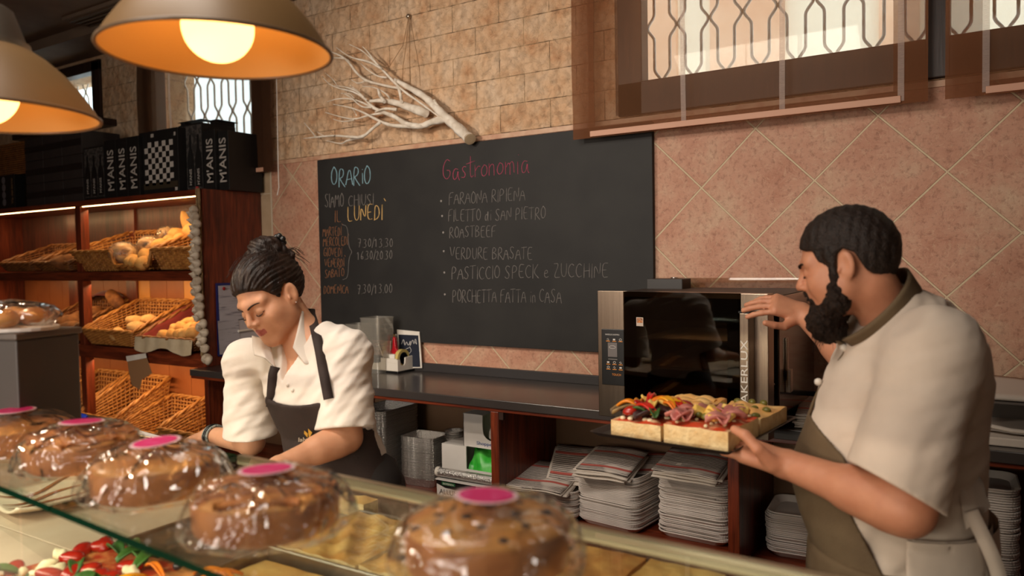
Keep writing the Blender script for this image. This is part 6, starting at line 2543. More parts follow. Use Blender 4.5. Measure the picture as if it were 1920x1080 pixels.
def legs(t, pel, l, f, zt, mats, wid=.10):
    """trousers and shoes under a standing figure"""
    l, f = unit(l), unit(f)
    pel = _v(pel)
    pr = []
    for s in (1, -1):
        hip = pel + l * s * wid * .85
        knee = np.array((hip[0], hip[1], .48), np.float32) + l * s * .015 + f * .02
        ank = np.array((hip[0], hip[1], .07), np.float32) + l * s * .02 - f * .02
        pr += [(cone(hip, knee, .095, .07), .03), (cone(knee, ank, .07, .055), .03)]
    lo = pel - np.array((.35, .35, pel[2]), np.float32)
    hi = pel + np.array((.35, .35, .02), np.float32)
    sdf_mesh('trousers', union(pr, .03), (lo[0], lo[1], .03), hi, .014, mats[0], t)
    for s in (1, -1):
        a = np.array((pel[0], pel[1], .045), np.float32) + l * s * (wid * .85 + .02) - f * .05
        g = union([cone(a, a + f * .17, .045, .04)], .02)
        cut = lambda Q, g=g: np.maximum(g(Q), .002 - Q[:, 2])
        sdf_mesh('shoe', cut, a - .12, a + f * .17 + .12, .009, mats[1], t)


# ------------------------------------------------------------------ the woman
DW = 1.07
wl, wf = unit((.985, .10, 0)), unit((.10, -.985, 0))
HW = P(509, 561, 2.05 * DW)
uW = unit(camvec(-.44, -.838, -.325))
lW = unit(camvec(.80, -.20, -.565))
lW = unit(lW - uW * float(lW @ uW))
fW = np.cross(uW, lW) * -1
fW = np.cross(lW, uW)
if fW @ camvec(-.41, .5, -.76) < 0:
    fW = -fW
H = Fr(HW, lW, fW, uW, 1.0)
nkW = P(578, 645, 2.09 * DW)
LshW, RshW = P(648, 664, 2.02 * DW), P(462, 678, 2.2 * DW)
LelW, LwrW = P(650, 820, 1.97 * DW), P(528, 872, 1.84 * DW)
RelW, RwrW = P(470, 828, 2.22 * DW), P(394, 816, 2.36 * DW)
pelW = P(650, 945, 2.10 * DW)
pelW[2] = .90
wo = thing('person', 'woman in white shirt and dark brown apron leaning over the counter, looking down', 'person', (float(pelW[0]), float(pelW[1]), 0))
rowsW = [(-.05, .150, .122, 0), (.12, .142, .115, .0), (.35, .132, .10, .005), (.62, .155, .115, .02), (.82, .165, .10, .01), (.97, .10, .07, -.005), (1.05, .06, .055, -.005)]
tW = torso(pelW, nkW, wl, wf, rowsW)
handL = hand_prims(LwrW, P(488, 892, 1.76 * DW) - LwrW, (0, .2, -1), (-1, 0, .1), [(20, 20, 10)] * 4, ((.7, .6, .3), (.9, .2, .3), (1, 0, .2)), .92)
dR = P(352, 826, 2.40 * DW) - RwrW
handR = hand_prims(RwrW, dR, (-.2, .1, -1), np.cross(unit(dR), (-.2, .1, -1)), [(22, 34, 20), (24, 36, 20), (26, 38, 20), (28, 40, 20)], ((.7, .6, .35), (.9, .25, .4), (1, 0, .3)), .92)
bodyW = union([(lambda Q: tW(Q) + .012, .03), (cone(nkW - uW * .03, H(0, -.032, -.045), .054, .047), .03), (cone(nkW, LshW, .055, .048), .04), (cone(nkW, RshW, .055, .048), .04),
               (cone(LshW, LelW, .047, .040), .03), (cone(RshW, RelW, .047, .040), .03), (cone(LelW, LwrW, .041, .027), .02), (cone(RelW, RwrW, .040, .027), .02),
               (cone(LelW + (LwrW - LelW) * .2, LelW + (LwrW - LelW) * .45, .043, .037), .02)] + [(p, k) for p, k in handL + handR] + [(head_prims(H, True), .018)], .02)


def mfW(c):
    q = H.inv(c)
    lip = (np.abs(q[:, 0]) < .0225) & (q[:, 1] > .083) & (q[:, 2] > -.0655 + .22 * np.abs(q[:, 0])) & (q[:, 2] < -.0415 - .28 * np.abs(q[:, 0]))
    return np.where(lip, 1, 0)


sdf_mesh('body', bodyW, np.minimum.reduce([HW, LwrW, RwrW, pelW]) - .16, np.maximum.reduce([HW, LshW, pelW]) + .17, .0034, [M_SKINW, M_LIP], wo, mfW, 1)
# eyes: lashes along the lowered lids, brows
for s in (1, -1):
    arc = [H(s * .031 + .0150 * math.cos(a), .0885 - .0045 * abs(math.cos(a)) ** 2 + .0005, -.0035 - .0045 * math.sin(a)) for a in np.linspace(.05, PI - .05, 11)]
    MB().tube([tuple(p) for p in arc], [.0006 + .0012 * math.sin(PI * i / 10) for i in range(11)], 6).build('eyelashes', M_BROW, wo, world=True, smooth=180)
    wing = [H(s * (.044 + .0015 * i), .0815 - .0018 * i, -.003 + .0009 * i) for i in range(4)]
    MB().tube([tuple(p) for p in wing], [.0013, .001, .0007, .0003], 6).build('eyelashes', M_BROW, wo, world=True, smooth=180)
    br = [H(s * x, y, z) for x, y, z in ((.012, .0945, .020), (.022, .0935, .0245), (.033, .0890, .0275), (.044, .0805, .0265), (.053, .071, .021))]
    br = smooth_path([tuple(float(c) for c in p) for p in br], 3)
    MB().tube(br, [.0036 * (1 - .65 * (i / (len(br) - 1)) ** 1.5) for i in range(len(br))], 6, flat=.6).build('eyebrow', M_BROW, wo, world=True, smooth=180)
MB().ball(H(.0785, -.006, -.032), .0022, nu=8, nv=6).build('earring', M_CHROME, wo, world=True, smooth=180)
# hair swept up into a bun
HL = [(.12, .082), (.088, .072), (.070, .060), (.050, .046), (.034, .020), (.022, -.004), (.006, .022), (-.012, .030), (-.03, .006), (-.045, -.03), (-.07, -.052), (-.12, -.05)]
capW = union([H.ell((0, -.016, .048), (.0815, .105, .092)), (H.ell((0, -.055, .03), (.07, .07, .075)), .03)], .03)
bunW = union([H.ell((-.004, -.070, .135), (.040, .038, .032)), (H.ell((.010, -.088, .118), (.036, .034, .034)), .014), (H.ell((-.014, -.056, .128), (.028, .030, .026)), .01), (H.cone((.02, -.09, .12), (.046, -.115, .075), .02, .008), .012)], .012)


def hairW(Q):
    q = H.inv(Q)
    d = capW(Q)
    ang = np.arctan2(q[:, 0], q[:, 2] - .02)
    d = d + .0016 * np.sin(ang * 46 + 3 * np.sin(q[:, 1] * 30)) + .0012 * np.sin(ang * 23 + q[:, 1] * 60)
    d = smax(d, (hairline(HL, q[:, 1]) - q[:, 2]) * .8, .010)
    b = bunW(Q) + .002 * np.sin(q[:, 0] * 160 + q[:, 2] * 220 + 4 * np.sin(q[:, 1] * 60)) + .0015 * np.sin(q[:, 1] * 240)
    return smin(d, b, .012)


sdf_mesh('hair', hairW, HW - .19, HW + .22, .003, M_HAIRW, wo, None, 0, 'dark brown hair swept up into a bun')
rr = random.Random(4)
b = MB()
for k in range(46):
    a = rr.uniform(-1.3, 1.3)
    y0 = rr.uniform(.0, .06)
    p0 = H(.075 * math.sin(a), y0, .048 + .085 * math.cos(a))
    p1 = H(.086 * math.sin(a), y0 - .05, .052 + .097 * math.cos(a) + rr.uniform(.0, .008))
    p2 = H(.05 * math.sin(a), -.07, .12 + rr.uniform(0, .02))
    b.tube(smooth_path([tuple(map(float, p)) for p in (p0, p1, p2)], 3), .0005, 3)
for k in range(16):
    p0 = H(rr.uniform(.02, .05), -.1, .09)
    p1 = p0 + np.array(H.M @ _v((rr.uniform(0, .03), -.03, rr.uniform(-.04, .01))))
    p2 = p1 + np.array(H.M @ _v((rr.uniform(0, .01), -.006, -.03)))
    b.tube(smooth_path([tuple(map(float, p)) for p in (p0, p1, p2)], 3), .0006, 3)
b.build('loose_strands', M_HAIRW, wo, world=True, smooth=180)
b = MB()
for k in range(6):
    a = k * PI / 3
    b.ball(H(.030 + .013 * math.cos(a), -.105 - .012, .128 + .013 * math.sin(a)), .009, nu=10, nv=8)
b.ball(H(.03, -.12, .128), .008, nu=10, nv=8)
b.build('hair_clip', M_PLASTICBLACK, wo, world=True, smooth=180, label='black flower hair clip')

# shirt
LhemW = LshW + (LelW - LshW) * .90
RhemW = RshW + (RelW - RshW) * .92
shW = union([(lambda Q: tW(Q) - .010, .03), (cone(P(614, 634, 2.05 * DW), LshW, .050, .060), .04), (cone(nkW - np.array((0, 0, .02), np.float32), LshW, .058, .062), .04), (cone(nkW - np.array((0, 0, .02), np.float32), RshW, .058, .062), .04),
             (cone(LshW, LhemW + (LelW - LshW) * .12, .064, .082), .035), (cone(RshW, RhemW + (RelW - RshW) * .12, .064, .086), .035)], .03)
dl, dr = unit(LelW - LshW), unit(RelW - RshW)
voidL = cone(LhemW - dl * .03, LhemW + dl * .12, .070, .084)
voidR = cone(RhemW - dr * .03, RhemW + dr * .12, .069, .082)
vtop = nkW + wf * .045 - np.array((0, 0, .0), np.float32)


tSW = lambda Q: tW(Q) - .010


def shirtW(Q):
    cr = .0022 * wob(Q, 22, 1) +   .0024 * drape(Q, camvec(.80, .55, .1), 120, 2, 2.6, 7) + .0013 * drape(Q, camvec(.35, .9, 0), 150, 5, 2.2, 9)
    d = shW(Q) + cr
    body = tSW(Q) + cr
    for S_, h_, dd in ((LshW, LhemW, dl), (RshW, RhemW, dr)):
        tl = (Q - h_) @ dd
        r = np.linalg.norm((Q - h_) - tl[:, None] * dd, axis=1)
        near = (r < .125) & (tl > -.10) & (tl < .2)
        arm = smax(d, tl, .003)
        arm = np.maximum(arm, -np.maximum(r - .063, -.022 - tl))
        d = np.where(near, np.minimum(arm, body), d)
    q = Q - nkW
    x, y, z = q @ wl - .004, q @ wf, q[:, 2]
    vee = np.abs(x) - (.036 + .42 * (z + .01))
    d = np.where(y > .0, np.maximum(d, -np.maximum(vee, -.13 - z) * .85), d)
    nx = H(0, -.032, -.045) - nkW
    tn = np.clip((q @ nx) / float(nx @ nx), -.2, 1)
    rn = np.linalg.norm(q - tn[:, None] * nx, axis=1)
    d = np.maximum(d, -np.maximum(rn - .0605, -.012 - z))
    return np.maximum(d, z - .088 + .5 * np.clip(y, -.06, .2))


lo = np.minimum.reduce([LelW, RelW, pelW]) - .16
sdf_mesh('shirt', shirtW, (lo[0], lo[1], .86), np.maximum.reduce([LshW, nkW, pelW]) + .16, .0042, M_SHIRT, wo, None, 2, 'white short-sleeved shirt')


def collar_leaf(pix, name='collar'):
    """collar leaf from rows of (u, v, depth)"""
    rows = [[P(u, v, d * DW) for u, v, d in r] for r in pix]
    nu_ = len(rows[0])
    b = MB()

    def fn(a, c):
        x, y = a * (nu_ - 1), c * (len(rows) - 1)
        i, j = min(int(x), nu_ - 2), min(int(y), len(rows) - 2)
        fx, fy = x - i, y - j
        p = (rows[j][i] * (1 - fx) + rows[j][i + 1] * fx) * (1 - fy) + (rows[j + 1][i] * (1 - fx) + rows[j + 1][i + 1] * fx) * fy
        return tuple(map(float, p))
    b.grid(fn, 14, 10)
    return b.build(name, M_SHIRT, wo, smooth=180, solid=.004, world=True)


collar_leaf([[(566, 583, 2.06), (584, 600, 2.10), (600, 640, 2.04)], [(560, 610, 2.03), (580, 640, 2.03), (600, 672, 2.01)], [(549, 652, 2.00), (572, 682, 1.985), (593, 684, 1.995)]])
collar_leaf([[(512, 640, 2.06), (490, 634, 2.05), (473, 630, 2.07)], [(508, 655, 2.03), (490, 655, 2.02), (474, 650, 2.04)], [(516, 690, 2.01), (498, 672, 2.00), (477, 666, 2.02)]])
for u, v in ((549, 732), (540, 722)):
    MB().ball(on_surface(shirtW, u, v, 1.8, 2.5, .001), (.0055, .0055, .0055), nu=12, nv=8).build('button', M_CREAM, wo, world=True, smooth=180)

# apron: bib, straps and skirt
tA = torso(pelW, nkW, wl, wf, [(a, b_ + .024, c + .024, s) for a, b_, c, s in rowsW])


def apronW(Q):
    d = np.abs(tA(Q) + .004 + .003 * wob(Q, 17, 4)) - .0045
    q = Q - pelW
    x, y, z = q @ wl, q @ wf, q[:, 2]
    sh = (nkW - pelW)
    tt = z / sh[2]
    x = x - tt * float(sh @ wl)
    y = y - tt * float(sh @ wf)
    half = np.interp(z, [-.35, .04, .16, .255, .27], [.4, .4, .132, .106, .102])
    d = np.maximum(d, (np.abs(x - .020) - half) * .8)
    d = np.maximum(d, np.where(z > .05, -y * .9, -1))
    return np.maximum(d, z - .248 - 1.6 * (x - .02) ** 2)


sdf_mesh('apron', apronW, (pelW[0] - .32, pelW[1] - .30, .86), (pelW[0] + .25, pelW[1] + .25, 1.24), .0042, M_APRONW, wo, None, 2, 'dark brown bib apron')
skW = union([(torso(pelW - np.array((0, 0, .55), np.float32), pelW, wl, wf, [(-.02, .22, .19, .0), (.6, .195, .165, 0), (1.0, .174, .148, 0)]), .02)], .02)


def skirtW(Q):
    q = Q - pelW
    ang = np.arctan2(q @ wl, q @ wf)
    return np.abs(skW(Q) + .006 * np.sin(ang * 9) * np.clip((pelW[2] - Q[:, 2]) * 3, 0, 1)) - .005


sdf_mesh('apron_skirt', skirtW, pelW - np.array((.34, .34, .5), np.float32), pelW + np.array((.34, .34, .0), np.float32), .008, M_APRONW, wo, None, 1)
legs(wo, pelW, wl, wf, .9, (M_TROU, M_SHOE))
for top, pts in (([(581, 584, 2.29), (588, 606, 2.21)], [(594, 632), (599, 655), (602, 672), (605, 690), (608, 706), (611, 722), (616, 748)]), ([(516, 688, 2.15)], [(512, 702), (511, 714), (510, 726), (509, 740), (508, 762)])):
    pp = [P(*q) for q in top] + [on_surface(shirtW, u, v, 1.8, 2.5, .012) for u, v in pts]
    ribbon('apron_strap', M_APRONW, wo, pp, .027, th=.006)
MB().box(-.022, .022, -.008, .008, -.012, .012, at=tuple(map(float, P(579, 586, 2.17 * DW)))).build('strap_knot', M_APRONW, wo, world=True, bevel=.004)
M_GOLD = pm('gold_print', (212, 160, 58), .5)
M_PALEPRINT = pm('pale_print', (206, 190, 168), .6)
O_, RX_, UX_ = P(561, 829, 1.90 * DW), unit(P(600, 826, 1.90 * DW) - P(561, 829, 1.90 * DW)), unit(P(561, 800, 1.90 * DW) - P(561, 829, 1.90 * DW))


def hit(u, v):
    """first point of the apron along the view, for the print sewn onto it"""
    d0 = ray(u, v)
    for d in np.arange(1.75, 2.4, .004):
        if apronW(np.array([CAM + d0 * float(d)], np.float32))[0] < .001:
            return np.array(CAM + d0 * float(d - .004), np.float32)
    return P(u, v, 1.92 * DW)


Lb, Rb, Tb = hit(561, 829), hit(592, 827), hit(562, 812)
ex, ey = (Rb - Lb) / 31, (Tb - Lb) / 17
nrm = unit(np.cross(ex, ey))
text_mesh('lalypan', 'lettering', M_PALEPRINT, wo, lambda a, c, z: tuple(map(float, Lb + ex * a + ey * c + nrm * (.004 + z))), 34, 10, .012, 'small pale and gold lettering')
for (pts) in ([(571, 806), (578, 812), (578, 820), (571, 812)], [(578, 803), (586, 811), (581, 821), (579, 812)]):
    q = [Lb + ex * (u - 561) + ey * (829 - v) + nrm * .005 for u, v in pts]
    MB().add([tuple(map(float, p)) for p in q], [(0, 1, 2, 3)]).build('leaf_print', M_GOLD, wo, world=True)
# bracelets on the right wrist
c = RwrW + (RelW - RwrW) * .10
ax = unit(RelW - RwrW)
e1_ = unit(np.cross(ax, (0, 0, 1)))
e2_ = np.cross(ax, e1_)
for k, (o_, r_, m_) in enumerate(((0, .0335, M_PLASTICBLACK), (.013, .034, pm('teal_beads', (52, 78, 84), .4, col2=(160, 160, 150), nscale=160)), (-.012, .0325, MATS['teal_beads']))):
    pts = [tuple(map(float, c + ax * o_ + e1_ * r_ * math.cos(a) + e2_ * r_ * math.sin(a))) for a in np.linspace(0, 2 * PI, 33)[:-1]]
    MB().tube(pts, .0065 if k == 0 else .0042, 8, closed=True).build('bracelet', m_, wo, world=True, smooth=180, label='black leather bracelet' if k == 0 else 'beaded bracelet')

# ------------------------------------------------------------------ the man
hd = math.atan2(-.22, -.975)
mf = unit((math.cos(hd), math.sin(hd), 0))
ml_ = np.cross((0, 0, 1), mf)
HM = P(1586, 499, 1.66)
ph, th = R(32), R(15)
fM0 = camvec(-math.cos(ph), 0, math.sin(ph))
lM = camvec(-math.sin(ph), 0, -math.cos(ph))
uM0 = camvec(0, -1, 0)
fM = unit(fM0 * math.cos(th) - uM0 * math.sin(th))
uM = unit(uM0 * math.cos(th) + fM0 * math.sin(th))
G = Fr(HM, unit(lM), fM, uM, .96)
nkM = P(1676, 590, 1.69)
LshM, RshM = P(1752, 655, 1.50), P(1640, 655, 1.88)
LelM, LwrM = P(1700, 955, 1.44), P(1480, 872, 1.63)
RelM, RwrM = P(1622, 700, 2.05), P(1506, 588, 2.25)
pelM = P(1690, 1075, 1.66)
pelM[2] = .90
ma = thing('person', 'bearded man in white chef jacket holding a tray of pizza and touching the oven', 'person', (float(pelM[0]), float(pelM[1]), 0))
rowsM = [(-.05, .178, .150, .0), (.12, .176, .162, .015), (.30, .172, .172, .022), (.5, .170, .162, .004), (.72, .172, .155, -.022), (.88, .155, .128, -.034), (.97, .11, .095, -.028), (1.05, .08, .08, -.02)]
tM = torso(pelM, nkM, ml_, mf, rowsM)
dRm = camvec(-.93, -.34, .12)
nRm = camvec(0, .72, .70)
handR = hand_prims(RwrM, dRm, nRm, np.cross(unit(dRm), unit(nRm)), [(32, 10, 8), (30, 12, 8), (30, 14, 8), (30, 16, 10)], ((.55, .8, .15), (.88, .4, -.1), (.95, .2, -.1)), 1.0, .08)
dLm = camvec(-.74, -.20, .62)
nLm = camvec(-.12, -.96, -.16)
handL = hand_prims(LwrM, dLm, nLm, np.cross(unit(nLm), unit(dLm)), [(-4, 10, 14), (-4, 10, 14), (-2, 12, 14), (0, 14, 16)], ((.58, .40, .66), (.86, -.10, .52), (.96, -.26, .02)), 1.10, .05)
bodyM = union([(lambda Q: tM(Q) + .012, .03), (cone(nkM - uM * .05, G(0, -.034, -.05), .058, .056), .03), (cone(nkM - np.array((0, 0, .05), np.float32), LshM, .05, .05), .04), (cone(nkM - np.array((0, 0, .05), np.float32), RshM, .05, .05), .04),
               (cone(LshM, LelM, .056, .048), .03), (cone(RshM, RelM, .056, .048), .03), (cone(LelM, LwrM, .050, .032), .02), (cone(RelM, RwrM, .048, .031), .02),
               (cone(LelM + (LwrM - LelM) * .15, LelM + (LwrM - LelM) * .42, .053, .045), .02), (cone(RelM + (RwrM - RelM) * .15, RelM + (RwrM - RelM) * .42, .051, .044), .02)] + handL + handR + [(head_prims(G, False), .018)], .02)
sdf_mesh('body', bodyM, np.minimum.reduce([HM, LwrM, RwrM, pelM, LshM]) - .17, np.maximum.reduce([HM, RwrM, pelM, LshM]) + .2, .0034, [M_SKINM], ma, None, 1)
for s in (1, -1):
    br = [G(s * x, y, z) for x, y, z in ((.014, .0935, .021), (.025, .0915, .026), (.038, .084, .0275), (.05, .071, .021))]
    br = smooth_path([tuple(map(float, p)) for p in br], 3)
    MB().tube(br, [.0042 * (1 - .5 * (i / (len(br) - 1)) ** 2) for i in range(len(br))], 6, flat=.6).build('eyebrow', M_BEARD, ma, world=True, smooth=180)
    arc = [G(s * .031 + .0150 * math.cos(a), .0885 - .0045 * abs(math.cos(a)) ** 2, -.002 - .003 * math.sin(a)) for a in np.linspace(.05, PI - .05, 9)]
    MB().tube([tuple(map(float, p)) for p in arc], .0012, 6).build('eyelashes', M_BROW, ma, world=True, smooth=180)
HLM = [(.12, .085), (.093, .074), (.082, .062), (.066, .052), (.052, .048), (.044, .018), (.034, .004), (.022, -.028), (.006, -.028), (.002, .024), (-.014, .034), (-.034, .02), (-.045, -.022), (-.07, -.052), (-.13, -.062)]
capM = union([G.ell((0, -.015, .046), (.080, .104, .090)), (G.ell((0, -.05, .015), (.068, .066, .075)), .03)] + [(G.cone((s * .071, .016, .03), (s * .070, .018, -.03), .012, .010), .01) for s in (1, -1)], .03)


def hairM(Q):
    q = G.inv(Q)
    d = capM(Q) + .0012 * wob(Q, 160, 3) + .0008 * np.sin(q[:, 1] * 300 + q[:, 2] * 120)
    return smax(d, (hairline(HLM, q[:, 1]) - q[:, 2]) * .8, .004)


sdf_mesh('hair', hairM, HM - .17, HM + .19, .003, M_HAIRM, ma, None, 0, 'short dark hair')
bp_ = [(G.cone((s * .071, .018, -.004), (s * .060, .030, -.074), .008, .022), .012) for s in (1, -1)] + [(G.cone((s * .056, .03, -.078), (s * .020, .078, -.108), .023, .030), .02) for s in (1, -1)]
bp_ += [(G.ell((0, .078, -.112), (.040, .036, .040)), .02), (G.ell((0, .066, -.132), (.032, .034, .030)), .02)]
bp_ += [(G.cone((s * .024, .086, -.056), (s * .004, .098, -.037), .006, .006), .006) for s in (1, -1)] + [(G.cone((s * .026, .084, -.056), (s * .022, .08, -.085), .007, .014), .01) for s in (1, -1)]
bdM = union(bp_, .015)


def beardM(Q):
    q = G.inv(Q)
    return bdM(Q) + .0026 * wob(Q, 210, 5) + .0018 * np.sin(q[:, 2] * 260 + 5 * np.sin(q[:, 1] * 130))


sdf_mesh('beard', beardM, HM - .24, HM + .16, .003, M_BEARD, ma, None, 0, 'full dark beard')
rr = random.Random(8)
b = MB()
for k in range(260):
    s = rr.choice((1, 1, 1, -1))
    a = rr.uniform(0, 1)
    base = G(s * (.062 - .045 * a) + rr.uniform(-.01, .01), .02 + .075 * a + rr.uniform(-.01, .012), -.07 - .055 * a + rr.uniform(-.03, .02))
    tip = base + np.array(G.M @ _v((s * rr.uniform(.0, .02), rr.uniform(.004, .022), rr.uniform(-.035, -.014))))
    b.tube([tuple(map(float, base)), tuple(map(float, tip))], [.0008, .0002], 3, cap=False)
hb_ = b.build('beard_hairs', M_BEARD, ma, world=True)
hb_['kind'] = 'stuff'

SLV = P(1674, 935, 1.45)
LhemM = LshM + (SLV - LshM) * .93
RhemM = RshM + (RelM - RshM) * .78
NAPE, THROAT = P(1696, 527, 1.69), P(1590, 642, 1.65)
CC = (NAPE + THROAT) / 2
cax = camvec(-.735, -.678, 0)
jk = union([(lambda Q: tM(Q) - .012, .03), (cone(nkM - np.array((0, 0, .04), np.float32), LshM, .066, .076), .06), (cone(nkM - np.array((0, 0, .04), np.float32), RshM, .066, .074), .05),
            (cone(CC - cax * .06, CC - cax * .004, .092, .086), .04),
            (cone(LshM, LhemM + (SLV - LshM) * .14, .078, .098), .05), (cone(RshM, RhemM + (RelM - RshM) * .15, .078, .088), .04)], .03)
dlm, drm = unit(SLV - LshM), unit(RelM - RshM)
hemn = unit(camvec(-.50, .86, .0))


ce1 = unit(NAPE - THROAT)
ce2 = unit(np.cross(cax, ce1))
if ce2 @ camvec(0, 0, -1) < 0:
    ce2 = -ce2
CR1, CR2 = float(np.linalg.norm(NAPE - THROAT)) / 2, .088
tJM = lambda Q: tM(Q) - .012


def jacket(Q):
    cr = .0040 * wob(Q, 13, 2) + .0040 * drape(Q, camvec(.78, .55, .2), 78, 4, 2.8, 6) + .0016 * drape(Q, camvec(.3, .95, 0), 120, 7, 2.2, 8)
    d = jk(Q) + cr
    body = tJM(Q) + cr
    tl = (Q - LhemM) @ hemn
    ax_ = (Q - LhemM) @ dlm
    r = np.linalg.norm((Q - LhemM) - ax_[:, None] * dlm, axis=1)
    arm = (r < .155) & (tl > -.12) & (tl < .22)
    az = np.maximum(smax(d, tl, .003), -np.maximum(r - .078, -.03 - tl))
    d = np.where(arm, np.minimum(az, body), d)
    tr_ = (Q - RhemM) @ drm
    r2 = np.linalg.norm((Q - RhemM) - tr_[:, None] * drm, axis=1)
    d = np.where((r2 < .13) & (tr_ > -.1) & (tr_ < .2), np.minimum(smax(d, tr_, .003), body), d)
    return smax(d, (Q - CC) @ cax - .004, .01)


sdf_mesh('jacket', jacket, (pelM[0] - .34, pelM[1] - .36, .89), np.maximum.reduce([LshM, RshM, nkM]) + .2, .0042, M_JACKET, ma, None, 2, 'white short-sleeved chef jacket')


def collar_pt(a, h):
    k = 1 + .10 * h
    return tuple(map(float, CC + (ce1 * math.cos(a) * CR1 + ce2 * math.sin(a) * CR2) * k + cax * (-.022 + .046 * h + .006 * math.cos(a))))


MB().grid(lambda u, v: collar_pt(PI * 1.0 + .12 + (2 * PI - .24) * u, v), 48, 6).build('collar', M_APRONM, ma, world=True, smooth=180, solid=.006, label='olive brown stand collar')
# front edge and knot buttons
edge = [on_surface(jacket, u, v, 1.35, 2.1, -.012) for u, v in ((1592, 650), (1568, 685), (1540, 722), (1520, 765), (1508, 820), (1502, 870))]
edge = smooth_path([tuple(map(float, p)) for p in edge], 3)
MB().tube(edge, .006, 8, flat=.5).build('front_edge', M_APRONM, ma, world=True, smooth=180)
for u, v in ((1582, 652), (1534, 716)):
    MB().ball(on_surface(jacket, u, v, 1.35, 2.1, .006), .0085, nu=16, nv=12).build('knot_button', M_CREAM, ma, world=True, smooth=180)

# apron tied over the jacket, skirt to the shins
tB = torso(pelM, nkM, ml_, mf, [(a, b_ + .020, c + .022, s) for a, b_, c, s in rowsM])


def apronM(Q):
    d = np.abs(tB(Q) - .0 + .004 * wob(Q, 16, 6)) - .005
    q = Q - pelM
    sh = nkM - pelM
    t_ = q[:, 2] / sh[2]
    x, y, z = q @ ml_ - t_ * float(sh @ ml_), q @ mf - t_ * float(sh @ mf), q[:, 2]
    lim = np.interp(z, [-.05, .06, .12, .24, .30], [.03, .085, .115, .118, .14])
    d = np.maximum(d, (lim - y) * .8)
    return smax(d, z - .30 + .95 * np.clip(.20 - y, 0, .3), .01)


sdf_mesh('apron', apronM, (pelM[0] - .34, pelM[1] - .34, .86), (pelM[0] + .3, pelM[1] + .34, 1.26), .0045, M_APRONM, ma, None, 2, 'olive brown apron')
skM = torso(pelM - np.array((0, 0, .55), np.float32), pelM, ml_, mf, [(-.02, .23, .20, .01), (.6, .215, .185, .01), (1.0, .212, .176, 0.008)])


def skirtM(Q):
    q = Q - pelM
    ang = np.arctan2(q @ ml_, q @ mf)
    d = np.abs(skM(Q) + .006 * np.sin(ang * 8 + 1) * np.clip((pelM[2] - Q[:, 2]) * 3, 0, 1)) - .006
    return np.maximum(d, (-.02 - q @ mf) * .8)


sdf_mesh('apron_skirt', skirtM, pelM - np.array((.34, .34, .5), np.float32), pelM + np.array((.34, .34, .02), np.float32), .009, M_APRONM, ma, None, 1, 'olive brown apron skirt')
tail = torso(pelM - np.array((0, 0, .2), np.float32), pelM + np.array((0, 0, .1), np.float32), ml_, mf, [(-.02, .216, .19, .0), (.5, .206, .178, 0), (1.0, .202, .172, 0.0)])
sdf_mesh('jacket_tail', lambda Q: np.maximum(np.abs(tail(Q) + .004 * wob(Q, 15, 3)) - .005, ((Q - pelM) @ mf - .02) * .8), pelM - np.array((.34, .34, .2), np.float32), pelM + np.array((.34, .34, .08), np.float32), .008, M_JACKET, ma, None, 1, 'white jacket tail')
legs(ma, pelM, ml_, mf, .9, (M_TROU, M_SHOE), .11)
ribbon('apron_tie', M_JACKET, ma, [P(*p) for p in ((1820, 958, 1.47), (1838, 995, 1.46), (1856, 1032, 1.45), (1868, 1062, 1.45), (1874, 1085, 1.45))], .026, 'white apron tie hanging behind', .008)
q = [P(*p) for p in ((1812, 850, 1.56), (1840, 900, 1.52), (1857, 950, 1.49), (1838, 972, 1.48), (1812, 992, 1.47), (1800, 930, 1.50))]
b = MB()
b.add([tuple(map(float, p)) for p in q], [(0, 1, 2, 3), (0, 3, 4, 5)])
b.build('jacket_vent', M_JACKET, ma, world=True, solid=.006, smooth=180)
# ================================================================== the tray of pizza the man holds
TZ = 1.11
c0, c1, c2 = atz(1107, 815, TZ), atz(1358, 853, TZ), atz(1494, 790, TZ)
rzt = math.atan2(c1.y - c0.y, c1.x - c0.x)
TW, TD = .36, .44
tloc = c0 + (c1 - c0) / 2 + (c2 - c1) / 2
M_DTRAY = pm('dark_baking_tray', (62, 56, 54), .42, .6, col2=(72, 64, 60), nscale=10)
tr = thing('baking_tray', 'dark baking tray with four slabs of pizza and focaccia held by the man', 'tray', tuple(tloc), rzt)
b = MB()
prof = []
rings(b, [(rrect(TW, TD, .012), .010), (rrect(TW - .006, TD - .006, .010), .010), (rrect(TW - .03, TD - .03, .01), .001), (rrect(TW - .03, TD - .03, .01), -.001), (rrect(TW - .004, TD - .004, .012), .008), (rrect(TW, TD, .012), .010)], cap0=False)
b.prism(rrect(TW - .03, TD - .03, .01), -.001, .001)
b.build('tray_sheet', M_DTRAY, tr, smooth=30)


def local(a, c):
    """fractions across and along the tray"""
    return (a - .5) * (TW - .03), (c - .5) * (TD - .03)


def slice_thing(name, label, cat, a0, a1, c0_, c1_, h, mats, amp, seed, zoff=.0015, puff=.004):
    t = thing(name, label, cat, (tloc.x, tloc.y, TZ), rzt)
    x0, y0 = local(a0, c0_)
    x1, y1 = local(a1, c1_)
    slab(MB(), x0, x1, y0, y1, zoff, zoff + h, amp, seed, 28, puff).build('bread_base', mats, t, smooth=50)
    return t, x0, x1, y0, y1, zoff + h + puff


M_FOCT = pm('golden_focaccia_top', (224, 160, 82), .45, col2=(236, 196, 128), nscale=16, lo=.35, hi=.7, bump=.004, bscale=34, coat=.25)
M_PIZT = pm('pizza_sauce_top', (206, 72, 36), .5, col2=(232, 196, 150), nscale=26, lo=.5, hi=.62, bump=.004, bscale=40)
M_CRUM2 = pm('cut_bread_side', (236, 208, 156), .85, col2=(214, 172, 112), nscale=34, lo=.4, hi=.75, bump=.005, bscale=70)
rg = random.Random(11)
